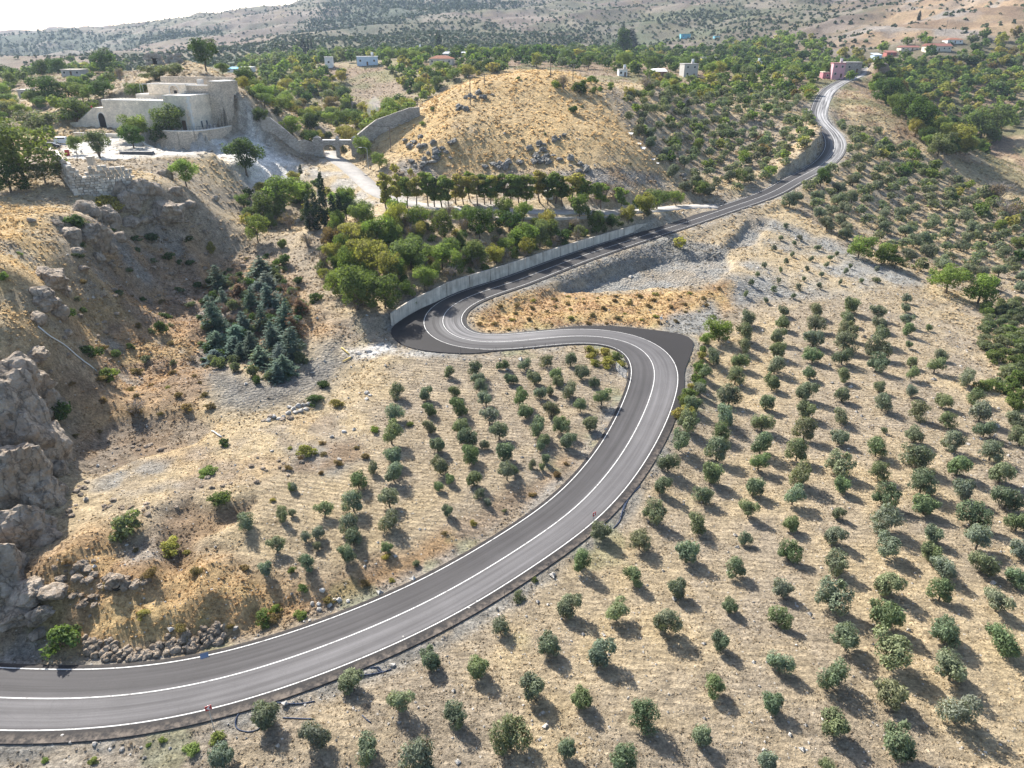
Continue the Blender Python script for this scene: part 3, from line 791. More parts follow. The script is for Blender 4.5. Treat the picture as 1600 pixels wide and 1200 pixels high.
    sm = N(nt, 'ShaderNodeMapRange'); sm.inputs['From Min'].default_value = .42; sm.inputs['From Max'].default_value = .62; L(ng.outputs['Fac'], sm.inputs['Value'])
    sh = N(nt, 'ShaderNodeAttribute', attribute_name='shoulder')
    sx0 = N(nt, 'ShaderNodeMath', operation='MULTIPLY'); L(sd.outputs[0], sx0.inputs[0]); L(sm.outputs[0], sx0.inputs[1])
    sx = N(nt, 'ShaderNodeMath', operation='MULTIPLY'); L(sx0.outputs[0], sx.inputs[0]); L(sh.outputs['Fac'], sx.inputs[1])
    c4 = N(nt, 'ShaderNodeMix', data_type='RGBA'); L(sx.outputs[0], c4.inputs[0]); L(c3.outputs[2], c4.inputs[6]); c4.inputs[7].default_value = (.24, .195, .155, 1)
    # repaired seams and fine cracks
    vk = N(nt, 'ShaderNodeTexVoronoi', Scale=.33); vk.feature = 'DISTANCE_TO_EDGE'
    wv_ = N(nt, 'ShaderNodeVectorMath', operation='MULTIPLY_ADD'); wv_.inputs[1].default_value = (1.6,) * 3; L(nl.outputs['Color'], wv_.inputs[0]); L(tc.outputs['Object'], wv_.inputs[2]); L(wv_.outputs[0], vk.inputs['Vector'])
    kk = N(nt, 'ShaderNodeMath', operation='LESS_THAN'); kk.inputs[1].default_value = .008; L(vk.outputs['Distance'], kk.inputs[0])
    k2 = N(nt, 'ShaderNodeMath', operation='MULTIPLY'); k2.inputs[1].default_value = .10; L(kk.outputs[0], k2.inputs[0])
    c5 = N(nt, 'ShaderNodeMix', data_type='RGBA'); L(k2.outputs[0], c5.inputs[0]); L(c4.outputs[2], c5.inputs[6]); c5.inputs[7].default_value = (.03, .028, .027, 1)
    L(c5.outputs[2], b.inputs['Base Color'])
    b.inputs['Roughness'].default_value = .8
    b.inputs['Specular IOR Level'].default_value = .2
    bp = N(nt, 'ShaderNodeBump', Strength=.5, Distance=.02); L(nf.outputs['Fac'], bp.inputs['Height']); L(bp.outputs[0], b.inputs['Normal'])
    return m
MAT_ASPHALT = asphalt_material()
def paint_material():
    m, nt, b, out = new_mat('road_paint'); L = nt.links.new
    tc = N(nt, 'ShaderNodeTexCoord'); no = N(nt, 'ShaderNodeTexNoise', Scale=2.2, Detail=8.0, Roughness=.75); L(tc.outputs['Object'], no.inputs['Vector'])
    cr = N(nt, 'ShaderNodeValToRGB'); L(no.outputs['Fac'], cr.inputs[0]); e = cr.color_ramp.elements
    e[0].position = .36; e[0].color = (.22, .21, .20, 1); e[1].position = .50; e[1].color = (.62, .61, .585, 1)
    L(cr.outputs[0], b.inputs['Base Color']); b.inputs['Roughness'].default_value = .7
    return m
MAT_LINE = paint_material()
MAT_EDGE = simple('asphalt_edge', (.07, .062, .06), .9, .25, 3.0, .02)

def strip(C, T, Nn, offs, dz, skirt=0.0):
    """a ribbon along a centreline at the given cross offsets (functions of the sample)"""
    n, k = len(C), len(offs)
    O = np.stack(offs, 1)                              # n,k
    X = C[:, None, 0] + Nn[:, None, 0] * O; Y = C[:, None, 1] + Nn[:, None, 1] * O
    Z = np.repeat(C[:, 2:3], k, 1) + dz
    V = np.stack([X, Y, Z], -1)
    if skirt:
        a = V[:, :1].copy(); a[..., 2] -= skirt; a[..., :2] += (Nn[:, None] * np.sign(O[:, :1, None])) * .12
        c = V[:, -1:].copy(); c[..., 2] -= skirt; c[..., :2] += (Nn[:, None] * np.sign(O[:, -1:, None])) * .12
        V = np.concatenate([a, V, c], 1); k += 2
    I = np.arange(n * k).reshape(n, k)
    Q = np.stack([I[:-1, :-1], I[1:, :-1], I[1:, 1:], I[:-1, 1:]], -1).reshape(-1, 4)
    return V.reshape(-1, 3), Q, k

fr = np.array([-1.6, -1.3, -1, -.8, -.6, -.4, -.2, 0, .2, .4, .6, .8, 1, 1.3, 1.6])
offs = [np.where(f < -1, -hw - sR * (-f - 1) / .6, np.where(f > 1, hw + sL * (f - 1) / .6, f * hw)) for f in fr]
Vr, Qr, kr = strip(ROADC, ROADT, ROADN, offs, 0.0, 1.0)
ac = (np.stack([offs[0]] + offs + [offs[-1]], 1) / hw[:, None]).ravel()
along = np.repeat(ROADS, kr)
ii = np.arange(len(hw))
i_top = road_index(1226, 287, 12.7)
dustv = np.interp(ii, [0, I_HAIR - 34, I_HAIR - 24, I_HAIR - 4, I_HAIR + 4, i_top - 4, i_top + 12, road_index(1304, 230, 18.7), road_index(1290, 150, 31.4), road_index(1360, 103, 44), len(ii)], [0, 0, .25, .3, 0, 0, .15, .75, 1.0, .8, .5])
fd = np.clip(np.concatenate([[-1], fr, [1]]), -1, 1)
dust2 = (dustv[:, None] * np.interp(fd, [-1, -.6, .1, .6, 1], [.7, 1, .65, .15, 0])[None]).ravel()
wear = np.repeat(np.interp(ii, [0, I_HAIR - 6, I_HAIR + 16, i_top, len(ii)], [1, 1, .14, .3, .7]), kr)
road = link('road', np_mesh('road', Vr, Qr[:, ::-1], [MAT_ASPHALT, MAT_EDGE], False, midx=np.where((np.arange(len(Qr)) % (kr - 1) == 0) | (np.arange(len(Qr)) % (kr - 1) == kr - 2), 1, 0), attrs={'across': ac, 'along': along, 'dust': dust2, 'wear': wear, 'shoulder': np.repeat(np.interp(ii, [0, i_b0 - 12, i_b0, I_HAIR + 30, len(ii)], [1, 1, 0, 0, .4]), kr)}))
tag(road, 'winding two lane asphalt road with worn grey lanes', kind='structure')

def line_part(name, off, w, i0, i1, dashes=None):
    s = slice(i0, i1)
    Vv, Q, k = strip(ROADC[s], ROADT[s], ROADN[s], [off[s] - w / 2, off[s] + w / 2], 0.006)
    if dashes:
        ss = ROADS[s][:-1]
        keepq = (ss % dashes[0]) < dashes[1]
        Q = Q[keepq]
    return link(name, np_mesh(name, Vv, Q[:, ::-1], [MAT_LINE], True), road)
nR = len(ROADC)
line_part('edge_line', hw, .115, 0, nR)
line_part('edge_line', -hw, .115, 0, nR)
line_part('centre_line', hw * 0, .12, 0, nR)

MAT_CONC = simple('cast_concrete', (.44, .42, .38), .85, .16, .9, .01)
def wall_material():
    m, nt, b, out = new_mat('retaining_wall_concrete')
    L = nt.links.new
    tc = N(nt, 'ShaderNodeTexCoord')
    mp = N(nt, 'ShaderNodeMapping'); mp.inputs['Scale'].default_value = (.5, .5, .5); L(tc.outputs['Object'], mp.inputs['Vector'])
    ns = N(nt, 'ShaderNodeTexNoise', Scale=1.0, Detail=6.0, Roughness=.65); L(mp.outputs[0], ns.inputs['Vector'])
    cr = N(nt, 'ShaderNodeValToRGB'); L(ns.outputs['Fac'], cr.inputs[0])
    cr.color_ramp.elements[0].position = .3; cr.color_ramp.elements[0].color = (.42, .37, .31, 1)
    cr.color_ramp.elements[1].position = .62; cr.color_ramp.elements[1].color = (.64, .575, .49, 1)
    mp2 = N(nt, 'ShaderNodeMapping'); mp2.inputs['Scale'].default_value = (1.1, 1.1, .10); L(tc.outputs['Object'], mp2.inputs['Vector'])
    n2_ = N(nt, 'ShaderNodeTexNoise', Scale=1.0, Detail=5.0, Roughness=.7); L(mp2.outputs[0], n2_.inputs['Vector'])
    mr = N(nt, 'ShaderNodeMapRange'); mr.inputs['From Min'].default_value = .35; mr.inputs['From Max'].default_value = .6; mr.inputs['To Min'].default_value = .68; mr.inputs['To Max'].default_value = 1.06; L(n2_.outputs['Fac'], mr.inputs['Value'])
    mx = N(nt, 'ShaderNodeMix', data_type='RGBA', blend_type='MULTIPLY'); mx.inputs[0].default_value = 1; L(cr.outputs[0], mx.inputs[6]); L(mr.outputs[0], mx.inputs[7])
    L(mx.outputs[2], b.inputs['Base Color']); b.inputs['Roughness'].default_value = .9
    return m
MAT_WALL = wall_material()
def side_wall(name, i0, i1, hf, off0, thick, mat, step, gap, root, base=-.3):
    """a wall standing along the road, cast in bays with a joint between"""
    i = i0
    while i < i1:
        j = min(i + step, i1)
        V = []
        s = np.arange(i, j + 1)
        for q in s:
            t = 0.0
            c, nn = ROADC[q], ROADN[q]
            if q == s[0]: t = gap / 2
            if q == s[-1]: t = -gap / 2
            tx, ty = ROADT[q] * t
            o = hw[q] + sL[q] + off0
            for (oo, zz) in ((o, base), (o + .12, hf(q)), (o + thick, hf(q)), (o + thick, base)):
                V.append((c[0] + nn[0] * oo + tx, c[1] + nn[1] * oo + ty, c[2] + zz))
        m_ = len(s); Q = []
        for a in range(m_ - 1):
            for k in range(4):
                Q.append((a * 4 + k, a * 4 + (k + 1) % 4, (a + 1) * 4 + (k + 1) % 4, (a + 1) * 4 + k))
        Q.append((0, 3, 2, 1)); e = (m_ - 1) * 4; Q.append((e, e + 1, e + 2, e + 3))
        me = np_mesh(name, V, Q, [mat])
        bmx = bmesh.new(); bmx.from_mesh(me); bmesh.ops.recalc_face_normals(bmx, faces=bmx.faces[:]); bmx.to_mesh(me); bmx.free()
        link(name, me, root)
        i = j
rw = thing('retaining_wall', 'long pale concrete retaining wall beside the upper leg of the road', 'retaining wall', tuple(ROADC[W_A, :3]))
rw_inv = Matrix.Translation(-Vector(ROADC[W_A, :3]))
side_wall('wall_bay', W_A, W_B, lambda q: float(wall_h(q)), .2, .45, MAT_WALL, 6, .16, rw)
for ch in rw.children: ch.matrix_parent_inverse = rw_inv

# access road and its paving
def acc_road():
    o = [np.full(len(ACCC), v) for v in (-2.8, 0, 2.8)]
    Vv, Q, k = strip(ACCC, ACCT, ACCN, o, 0, .5)
    me = np_mesh('access_road', Vv, Q[:, ::-1], [simple('old_asphalt', (.33, .31, .285), .9, .25, .35, .01)], True)
    return tag(link('access_road', me), 'pale worn access road on the terrace leading to the stone gate', kind='structure')
acc_road()
# ------------------------------------------------------------------ foliage
def leaf_material(name, trans=0.36, tint_amt=0.42, warm=(1.25, 1.15, .75)):
    """leaf colour = the plant's own colour (object colour) varied from leaf to leaf"""
    m = bpy.data.materials.new(name); m.use_nodes = True
    nt = m.node_tree; nt.nodes.clear(); L = nt.links.new
    out = N(nt, 'ShaderNodeOutputMaterial')
    oi = N(nt, 'ShaderNodeObjectInfo')
    at = N(nt, 'ShaderNodeAttribute', attribute_name='tint')
    mr = N(nt, 'ShaderNodeMapRange'); mr.inputs['To Min'].default_value = 1 - tint_amt; mr.inputs['To Max'].default_value = 1 + tint_amt * 1.25
    L(at.outputs['Fac'], mr.inputs['Value'])
    mx = N(nt, 'ShaderNodeMix', data_type='RGBA', blend_type='MULTIPLY'); mx.inputs[0].default_value = 1
    L(oi.outputs['Color'], mx.inputs[6]); L(mr.outputs[0], mx.inputs[7])
    gt = N(nt, 'ShaderNodeMapRange'); gt.inputs['From Min'].default_value = .72; gt.inputs['From Max'].default_value = 1; gt.inputs['To Max'].default_value = .55; L(at.outputs['Fac'], gt.inputs['Value'])
    my = N(nt, 'ShaderNodeMix', data_type='RGBA', blend_type='MULTIPLY'); L(gt.outputs[0], my.inputs[0]); L(mx.outputs[2], my.inputs[6]); my.inputs[7].default_value = (*warm, 1)
    d = N(nt, 'ShaderNodeBsdfPrincipled', Roughness=.75); d.inputs['Specular IOR Level'].default_value = .06
    t = N(nt, 'ShaderNodeBsdfTranslucent')
    L(my.outputs[2], d.inputs['Base Color'])
    tc = N(nt, 'ShaderNodeMix', data_type='RGBA', blend_type='MULTIPLY'); tc.inputs[0].default_value = 1; L(my.outputs[2], tc.inputs[6]); tc.inputs[7].default_value = (1.5, 1.6, .8, 1); L(tc.outputs[2], t.inputs['Color'])
    ms = N(nt, 'ShaderNodeMixShader'); ms.inputs[0].default_value = trans
    L(d.outputs[0], ms.inputs[1]); L(t.outputs[0], ms.inputs[2]); L(ms.outputs[0], out.inputs[0])
    return m
MAT_LEAF = leaf_material('leaves'); MAT_OLIVE = leaf_material('olive_leaves', .2, .6, (1.3, 1.25, 1.0))
MAT_NEEDLE = leaf_material('needles', .08, .3, (1.0, 1.0, .95))
MAT_BARK = simple('bark', (.13, .105, .08), .95, .3, 4.0, .02)
MAT_TWIG = simple('dry_twigs', (.27, .235, .205), .95, .25, 5.0)

def leaf_quads(P, Nrm, ll, lw, rg, axis=None):
    """one bent-free quad per point; Nrm gives the leaf normal, axis a preferred long direction"""
    n = len(P)
    a = rg.normal(size=(n, 3)) if axis is None else axis + rg.normal(size=(n, 3)) * .45
    a -= Nrm * (a * Nrm).sum(1, keepdims=True)
    a /= np.linalg.norm(a, axis=1, keepdims=True) + 1e-9
    b = np.cross(Nrm, a)
    s = rg.uniform(.65, 1.35, (n, 1))
    a = a * ll * s; b = b * lw * s
    V = np.stack([P - a, P - b * .9 + a * .1, P + a, P + b * .9 + a * .1], 1).reshape(-1, 3)
    Q = np.arange(4 * n).reshape(n, 4)
    return V, Q

def lobes_points(lobes, n, rg, inner=.55):
    L = np.array(lobes, float)
    w = (L[:, 3] * L[:, 4] + L[:, 4] * L[:, 5]) ; w /= w.sum()
    k = rg.choice(len(L), n, p=w)
    d = rg.normal(size=(n, 3)); d /= np.linalg.norm(d, axis=1, keepdims=True)
    # clumps: pull directions towards a few per-lobe centres
    cl = rg.normal(size=(len(L), 9, 3)); cl /= np.linalg.norm(cl, axis=2, keepdims=True)
    pick = cl[k, rg.integers(0, 9, n)]
    mixf = rg.uniform(.25, .8, (n, 1)); d = d * (1 - mixf) + pick * mixf
    d /= np.linalg.norm(d, axis=1, keepdims=True)
    r = inner + (1.08 - inner) * rg.random(n) ** .6
    P = L[k, :3] + d * L[k, 3:6] * r[:, None]
    tint = np.clip(rg.normal(.45, .16, n) + (rg.random(len(L)) * .3 - .15)[k] + (rg.random((len(L), 9)) * .24 - .12)[k, 0], 0, 1)
    return P, d, tint

def crown_mesh(name, lobes, n, ll, lw, seed, mat=None, inner=.5, zmin=.05, up=.35, axis=None, droop=0.0):
    rg = np.random.default_rng(seed)
    P, d, t = lobes_points(lobes, n, rg, inner)
    k = P[:, 2] > zmin
    P, d, t = P[k], d[k], t[k]
    Nn = d + rg.normal(size=d.shape) * .55 + np.array([0, 0, up])
    Nn /= np.linalg.norm(Nn, axis=1, keepdims=True)
    ax = None
    if droop: ax = np.repeat([[0, 0, -droop]], len(P), 0) + d * .5
    V, Q = leaf_quads(P, Nn, ll, lw, rg, ax)
    return np_mesh(name, V, Q, [mat or MAT_LEAF], False, attrs={'tint': np.repeat(t, 4)})

def trunk_mesh(name, h, r, branches, seed, mat=None, lean=.12, splits=4):
    rr = random.Random(seed); mb = MB()
    top = Vector((rr.uniform(-lean, lean) * h, rr.uniform(-lean, lean) * h, h))
    mid = top * .5 + Vector((rr.uniform(-.06, .06), rr.uniform(-.06, .06), 0)) * h
    mb.tube([(0, 0, -.5), mid, top], r, 7, r * .6)
    for (x, y, z) in branches[:splits]:
        e = Vector((x, y, z)); m = (top + e) * .5 + Vector((0, 0, -.06 * h))
        mb.tube([top - Vector((0, 0, .08 * h)), m, e], r * .5, 5, r * .14)
    return mb.mesh(name, mat or MAT_BARK, True)

def make_lobes(seed, w, h, z0, n, spread=.62, size=(.42, .62), flat=.85):
    """n lobes filling a crown w wide between z0 and h"""
    rr = random.Random(seed); out = []
    zc = (z0 + h) / 2; hr = (h - z0) / 2
    out.append((0, 0, zc, w * .31, w * .31, hr * .75))
    for i in range(n):
        a = 2 * math.pi * (i + rr.random() * .8) / n
        q = rr.uniform(.5, 1.0) * spread * w / 2
        z = zc + rr.uniform(-.55, .6) * hr
        s = rr.uniform(*size) * w / 2
        out.append((math.cos(a) * q, math.sin(a) * q, z, s, s * rr.uniform(.8, 1.15), min(s * flat, h - z + .1)))
    out.append((rr.uniform(-.15, .15) * w, rr.uniform(-.15, .15) * w, h - hr * .45, w * .26, w * .26, hr * .45))
    return out

# prototypes, one metre wide kinds scaled by use ------------------------------------------------------
PROTO = {}
def proto(kind, crown, trunk): PROTO.setdefault(kind, []).append((crown, trunk))
for s in range(9):
    rr = random.Random(s * 3 + 1)
    lob = make_lobes(100 + s, 3.0, 2.75 + rr.uniform(-.3, .3), .25, rr.choice([4, 5, 6]), rr.uniform(.66, .9), (.34, .56), .95)
    if s % 3 == 1:      # two leaning masses
        lob = [(-.6, .3, 1.5, .85, .8, 1.1), (.65, -.35, 1.25, .85, .8, .95), (0, .1, 1.1, .7, .7, .8), (.2, .5, 2.1, .5, .5, .55), (-.9, -.3, 1.0, .5, .5, .5), (.95, .4, 1.7, .45, .45, .5)]
    if s % 3 == 2:
        lob = [(0, 0, 1.25, .95, .9, 1.0)] + [(math.cos(a + s) * rr.uniform(.5, .95), math.sin(a + s) * rr.uniform(.5, .95), rr.uniform(.9, 2.1), rr.uniform(.38, .6), rr.uniform(.38, .6), rr.uniform(.45, .75)) for a in np.linspace(0, 5.4, 6)]
    cr = crown_mesh('olive_crown', lob, 2700, .135, .048, 200 + s, MAT_OLIVE, inner=.4, zmin=.12, droop=.25)
    proto('olive', cr, trunk_mesh('olive_trunk', .75, .13, [(l[0] * .7, l[1] * .7, l[2]) for l in lob[1:]], 300 + s, splits=5))
for s in range(8):
    rr = random.Random(s + 40)
    h = rr.uniform(5.6, 7.2)
    lob = make_lobes(400 + s, 6.0, h, .5 + rr.uniform(-.3, .4), rr.choice([9, 11, 13]), rr.uniform(.72, .98), (.22, .44), 1.05)
    cr = crown_mesh('leafy_crown', lob, 3600, .185, .105, 500 + s, inner=.4)
    proto('leafy', cr, trunk_mesh('leafy_trunk', 2.2, .2, [(l[0] * .8, l[1] * .8, l[2]) for l in lob[1:]], 600 + s, splits=6))
    lob2 = make_lobes(450 + s, 6.0, h, .2, 8, .85, (.26, .46), 1.0)
    proto('leafy_low', crown_mesh('leafy_far', lob2, 240, .66, .46, 550 + s, inner=.7), None)
for s in range(5):      # loose, upright street trees with bare stems
    rr = random.Random(s + 70)
    lob = [(rr.uniform(-.9, .9), rr.uniform(-.9, .9), 2.6 + 3.6 * (i / 8) + rr.uniform(-.3, .3), rr.uniform(.6, 1.0), rr.uniform(.6, 1.0), rr.uniform(.45, .75)) for i in range(9)]
    cr = crown_mesh('street_tree_crown', lob, 2000, .2, .13, 520 + s, inner=.35)
    proto('street', cr, trunk_mesh('street_tree_trunk', 3.2, .14, [(l[0] * .8, l[1] * .8, l[2]) for l in lob], 620 + s, splits=9))
for s in range(6):      # shrubs without a visible stem, 2 m wide
    rr = random.Random(s + 90)
    lob = make_lobes(700 + s, 2.0, 1.35, -.2, 5, .8, (.36, .55), .8)
    cr = crown_mesh('shrub_foliage', lob, 1100, .11, .06, 720 + s, inner=.4, zmin=-.1)
    mb = MB()
    for k in range(6):
        a = k * 1.05 + rr.random(); mb.tube([(0, 0, -.3), (math.cos(a) * .3, math.sin(a) * .3, .5), (math.cos(a) * .6, math.sin(a) * .6, .95)], .035, 4, .012)
    proto('shrub', cr, mb.mesh('shrub_stem', MAT_BARK))
for s in range(4):      # leafless, twiggy bushes 3 m
    rr = random.Random(s + 120); mb = MB()
    for k in range(26):
        a = rr.random() * 6.28; t = rr.uniform(.15, 1.0)
        tip = Vector((math.cos(a) * 1.35 * t, math.sin(a) * 1.35 * t, rr.uniform(1.2, 2.7)))
        p1 = tip * .5 + Vector((rr.uniform(-.2, .2), rr.uniform(-.2, .2), .25))
        mb.tube([(0, 0, -.3), p1, tip], .045, 4, .012, False)
        for q in range(6):
            b = p1.lerp(tip, rr.random()); e = b + Vector((rr.uniform(-.6, .6), rr.uniform(-.6, .6), rr.uniform(.1, .8)))
            mb.tube([b, (b + e) / 2 + Vector((0, 0, .06)), e], .02, 3, .008, False)
    bare = mb.mesh('bare_twigs', MAT_TWIG)
    lob = make_lobes(770 + s, 2.6, 2.5, .5, 6, .8, (.3, .45), .8)
    proto('bare', crown_mesh('dry_leaves', lob, 420, .10, .05, 780 + s, inner=.3), bare)
for s in range(3):      # cypress columns 1 m wide 7 m tall
    rr = random.Random(s + 150)
    lob = [(rr.uniform(-.08, .08), rr.uniform(-.08, .08), .7 + i * .72, .58 * (1 - (i / 9.6) ** 2.2) + .04, .58 * (1 - (i / 9.6) ** 2.2) + .04, .75) for i in range(9)]
    cr = crown_mesh('cypress_crown', lob, 1800, .17, .06, 800 + s, MAT_NEEDLE, inner=.55, zmin=.2)
    mb = MB(); mb.tube([(0, 0, -.4), (0, 0, 1.5)], .12, 6, .09)
    proto('cypress', cr, mb.mesh('cypress_trunk', MAT_BARK))
for s in range(5):      # blue-green spruce: tiers of drooping boughs, 3 m wide 5 m tall
    rr = random.Random(s + 170); rg = np.random.default_rng(s + 171)
    Ps, Ds = [], []
    hgt = 5.0
    for tier in range(13):
        f = tier / 12
        z = .3 + f * (hgt - .5) + rr.uniform(-.12, .12); rad = (1.45 * (1 - f) ** .6 + .1) * rr.uniform(.75, 1.15)
        nb = max(4, int(11 * (1 - f) + 4))
        for b in range(nb):
            a = 2 * math.pi * (b + rr.random() * .7) / nb + tier
            ln = rad * rr.uniform(.5, 1.25)
            m_ = int(26 * (1 - f) + 9)
            t = rg.random(m_) ** .7
            x = np.cos(a) * ln * t; y = np.sin(a) * ln * t; zz = z - .32 * ln * t ** 1.3 + .18 * t ** 3
            wob = rg.normal(size=(m_, 3)) * .085
            Ps.append(np.stack([x, y, zz], 1) + wob); Ds.append(np.repeat([[math.cos(a), math.sin(a), .1]], m_, 0))
    P = np.concatenate(Ps); D = np.concatenate(Ds)
    Nn = rg.normal(size=P.shape) * .5 + np.array([0, 0, 1.0]) + D * .2; Nn /= np.linalg.norm(Nn, axis=1, keepdims=True)
    Vv, Q = leaf_quads(P, Nn, .17, .06, rg, D)
    cr = np_mesh('spruce_boughs', Vv, Q, [MAT_NEEDLE], attrs={'tint': np.repeat(np.clip(rg.normal(.5, .2, len(P)), 0, 1), 4)})
    mb = MB(); mb.tube([(0, 0, -.5), (0, 0, hgt - .4)], .1, 6, .02)
    proto('spruce', cr, mb.mesh('spruce_trunk', MAT_BARK))

ORD = ('zeroth first second third fourth fifth sixth seventh eighth ninth tenth eleventh twelfth thirteenth fourteenth fifteenth sixteenth seventeenth eighteenth nineteenth twentieth').split()
def ordinal(n):
    if n <= 20: return ORD[n]
    tens = {2: 'twenty', 3: 'thirty', 4: 'forty', 5: 'fifty', 6: 'sixty', 7: 'seventy', 8: 'eighty', 9: 'ninety'}
    if n >= 100: return 'hundred and ' + ordinal(n - 100) if n > 100 else 'hundredth'
    t, u = divmod(n, 10)
    return (tens[t] + '-' + ORD[u]) if u else tens[t][:-1] + 'ieth'

def put_plant(name, label, cat, kind, x, y, z, w, h=None, col=(.08, .1, .05), group=None, base_w=3.0, seed=None, part='crown', stem='trunk', whole=False, h0=None):
    """one plant w metres wide standing at x, y"""
    rr = random.Random(seed if seed is not None else int(x * 91 + y * 57))
    lst = PROTO[kind]; cr, tr = lst[rr.randrange(len(lst))]
    s = w / base_w
    sz = s if h is None or h0 is None else h / h0
    o = thing(name, label, cat, (x, y, z), rr.uniform(0, 6.28), group, (s * rr.uniform(.93, 1.07), s * rr.uniform(.93, 1.07), sz))
    if cr is not None:
        c = link(part, cr, o); c.color = (*col, 1)
    if tr is not None and not whole:
        link(stem, tr, o)
    return o

def jit(col, rr, a=.18):
    k = 1 + rr.uniform(-a, a)
    return tuple(max(.005, c * k * (1 + rr.uniform(-a * .45, a * .45))) for c in col)

OLIVE = (.146, .165, .108)
# right grove: crown centres and widths as surveyed
GROVE = [(1224,918,36),(1303,933,54),(1219,965,36),(1390,912,48),(1385,959,56),(1472,924,36),(1560,940,42),(1478,984,54),(1568,1000,52),(1325,1000,50),(1390,1020,60),(1220,1035,38),(1302,1054,50),(1488,1045,54),(1392,1082,56),(1498,1110,56),(1208,1098,40),(1305,1130,52),(1405,1160,58),(1198,1188,36),(1296,1202,34),
(889,945,44),(962,955,38),(1040,973,46),(1059,919,38),(990,900,32),(1142,946,30),(857,1005,46),(940,1018,48),(1126,1001,36),(832,1072,50),(910,1091,40),(1005,1117,48),(1118,1072,38),(1096,1150,38),(885,1170,36),(797,1150,60),(977,1190,46),
(415,1117,52),(492,1147,46),(547,1062,46),(572,1170,48),(626,1095,40),(710,1117,40),(672,1030,36),(747,1043,42),(782,980,30),(655,1189,58),(345,1182,48),
(1075,659,35),(1135,649,36),(1127,675,28),(1062,690,34),(1122,704,38),(1045,722,32),(1112,738,40),(1036,757,32),(1100,775,32),(1022,800,36),(1090,817,34),(940,829,36),(1000,846,36),(1074,861,42),(908,878,34),(1165,842,22),(1151,888,34),(1170,795,30),(1179,760,34),(1140,618,36),(1083,630,30),(1190,695,36),(1186,722,32),(1192,660,32),(1198,628,30),
(1261,610,36),(1260,640,36),(1259,672,34),(1247,705,36),(1250,742,42),(1240,775,34),(1237,817,30),(1235,862,34),(1317,616,28),(1315,650,30),(1312,682,32),(1312,726,42),(1316,757,32),(1311,801,22),(1306,836,36),(1306,879,40),(1375,604,22),(1381,630,28),(1382,672,10),(1371,700,32),(1374,737,30),(1385,775,40),(1385,812,46),(1385,855,42),(1425,611,20),(1435,642,30),(1431,679,32),(1435,716,44),(1442,755,42),(1447,788,42),(1459,834,34),(1455,862,38),(1475,886,40),(1475,625,30),(1480,657,26),(1489,692,34),(1500,727,38),(1507,764,40),(1522,805,44),(1530,842,40),(1538,880,44),(1525,619,26),(1534,642,38),(1540,670,30),(1550,706,36),(1567,738,40),(1575,778,46),(1592,815,34),(1597,857,36),(1590,657,32),(1597,684,34),(1594,905,40),
(1225,486,20),(1224,504,26),(1216,524,28),(1215,546,30),(1212,572,30),(1207,597,28),(1276,486,24),(1276,506,28),(1272,528,32),(1271,554,32),(1266,582,24),(1330,476,28),(1325,497,24),(1325,517,30),(1320,535,32),(1317,557,30),(1319,587,24),(1372,489,22),(1375,506,26),(1374,525,28),(1372,545,36),(1372,567,30),(1417,466,14),(1416,481,17),(1417,500,20),(1419,516,20),(1421,539,14),(1425,565,20),(1425,584,22),(1452,512,11),(1471,555,21),(1462,571,28),(1510,590,28),
(1169,497,28),(1165,520,28),(1164,541,22),(1157,564,26),(1150,588,28),(1116,557,28),(1100,582,24),(1093,606,24)]
LOWGROVE = [(820,569,18),(855,565,18),(868,585,20),(892,561,19),(909,580,24),(835,590,22),(872,596,14),(929,598,13),(803,592,14),(701,582,16),(742,577,20),(746,591,18),(790,570,12),(781,572,10),(795,591,16),(620,611,20),(665,614,20),(710,611,16),(750,603,18),(617,645,24),(671,639,20),(717,635,26),(759,624,24),(765,651,24),(720,665,26),(671,666,20),(611,678,30),(780,675,24),(730,684,26),(684,695,24),(615,712,28),(787,705,30),(735,710,28),(687,727,26),(615,740,28),(792,737,24),(741,747,24),(685,759,16),(702,750,14),(582,731,16),(560,752,24),(552,785,28),(608,780,28),(750,772,14),(762,784,12),(699,797,18),(457,760,14),(440,803,20),(456,800,12),(507,797,22),(607,814,28),(547,820,26),(432,852,22),(478,838,14),(497,832,20),(552,840,24),(605,854,18),(542,864,26),(480,879,24),(495,852,12),(415,888,22),(812,622,24),(844,614,18),(859,610,14),(889,609,24),(940,621,24),(822,642,22),(862,639,22),(907,634,18),(922,661,24),(877,665,22),(839,666,26),(888,687,24),(851,689,18),(845,697,14),(852,716,14),(832,725,12),(847,729,10),(803,735,14),(385,815,26),(757,695,12)]

def plant_grove(lst, vx, vy, step, where, nm, group, off0):
    rows = {}
    for (px, py, w) in lst:
        rows.setdefault(int(round((px - vx) / (py - vy) / step)), []).append((px, py, w))
    for ri, rk in enumerate(sorted(rows)):
        for pi, (px, py, w) in enumerate(sorted(rows[rk], key=lambda t: -t[1])):
            rr = random.Random(px * 13 + py)
            dep = project(*G(px, py))[2]
            wm = w * dep / F * (1.22 if 'inside' in where else 1.0)
            h = wm * rr.uniform(.82, 1.0) + .2
            x, y, z = G(px, py, h * .47)
            size = 'small' if wm < 2.0 else 'broad' if wm > 3.25 else 'slim' if h > wm * 1.05 else 'rounded'
            tone = rr.choice([(1, 1, 1), (1.12, 1.08, .95), (.82, .9, .85), (1.05, 1.1, 1.2), (.95, 1.05, .8)])
            col = jit(tuple(a * b for a, b in zip(OLIVE, tone)), rr, .12)
            lab = f'{size} olive tree, {ordinal(pi + 1)} up the {ordinal(ri + 1)} row of {where}'
            put_plant('olive_tree', lab, 'olive tree', 'olive', x, y, z - .05, wm * 1.06, h * 1.05, col, group, 3.0, px * 7 + py, h0=2.75)
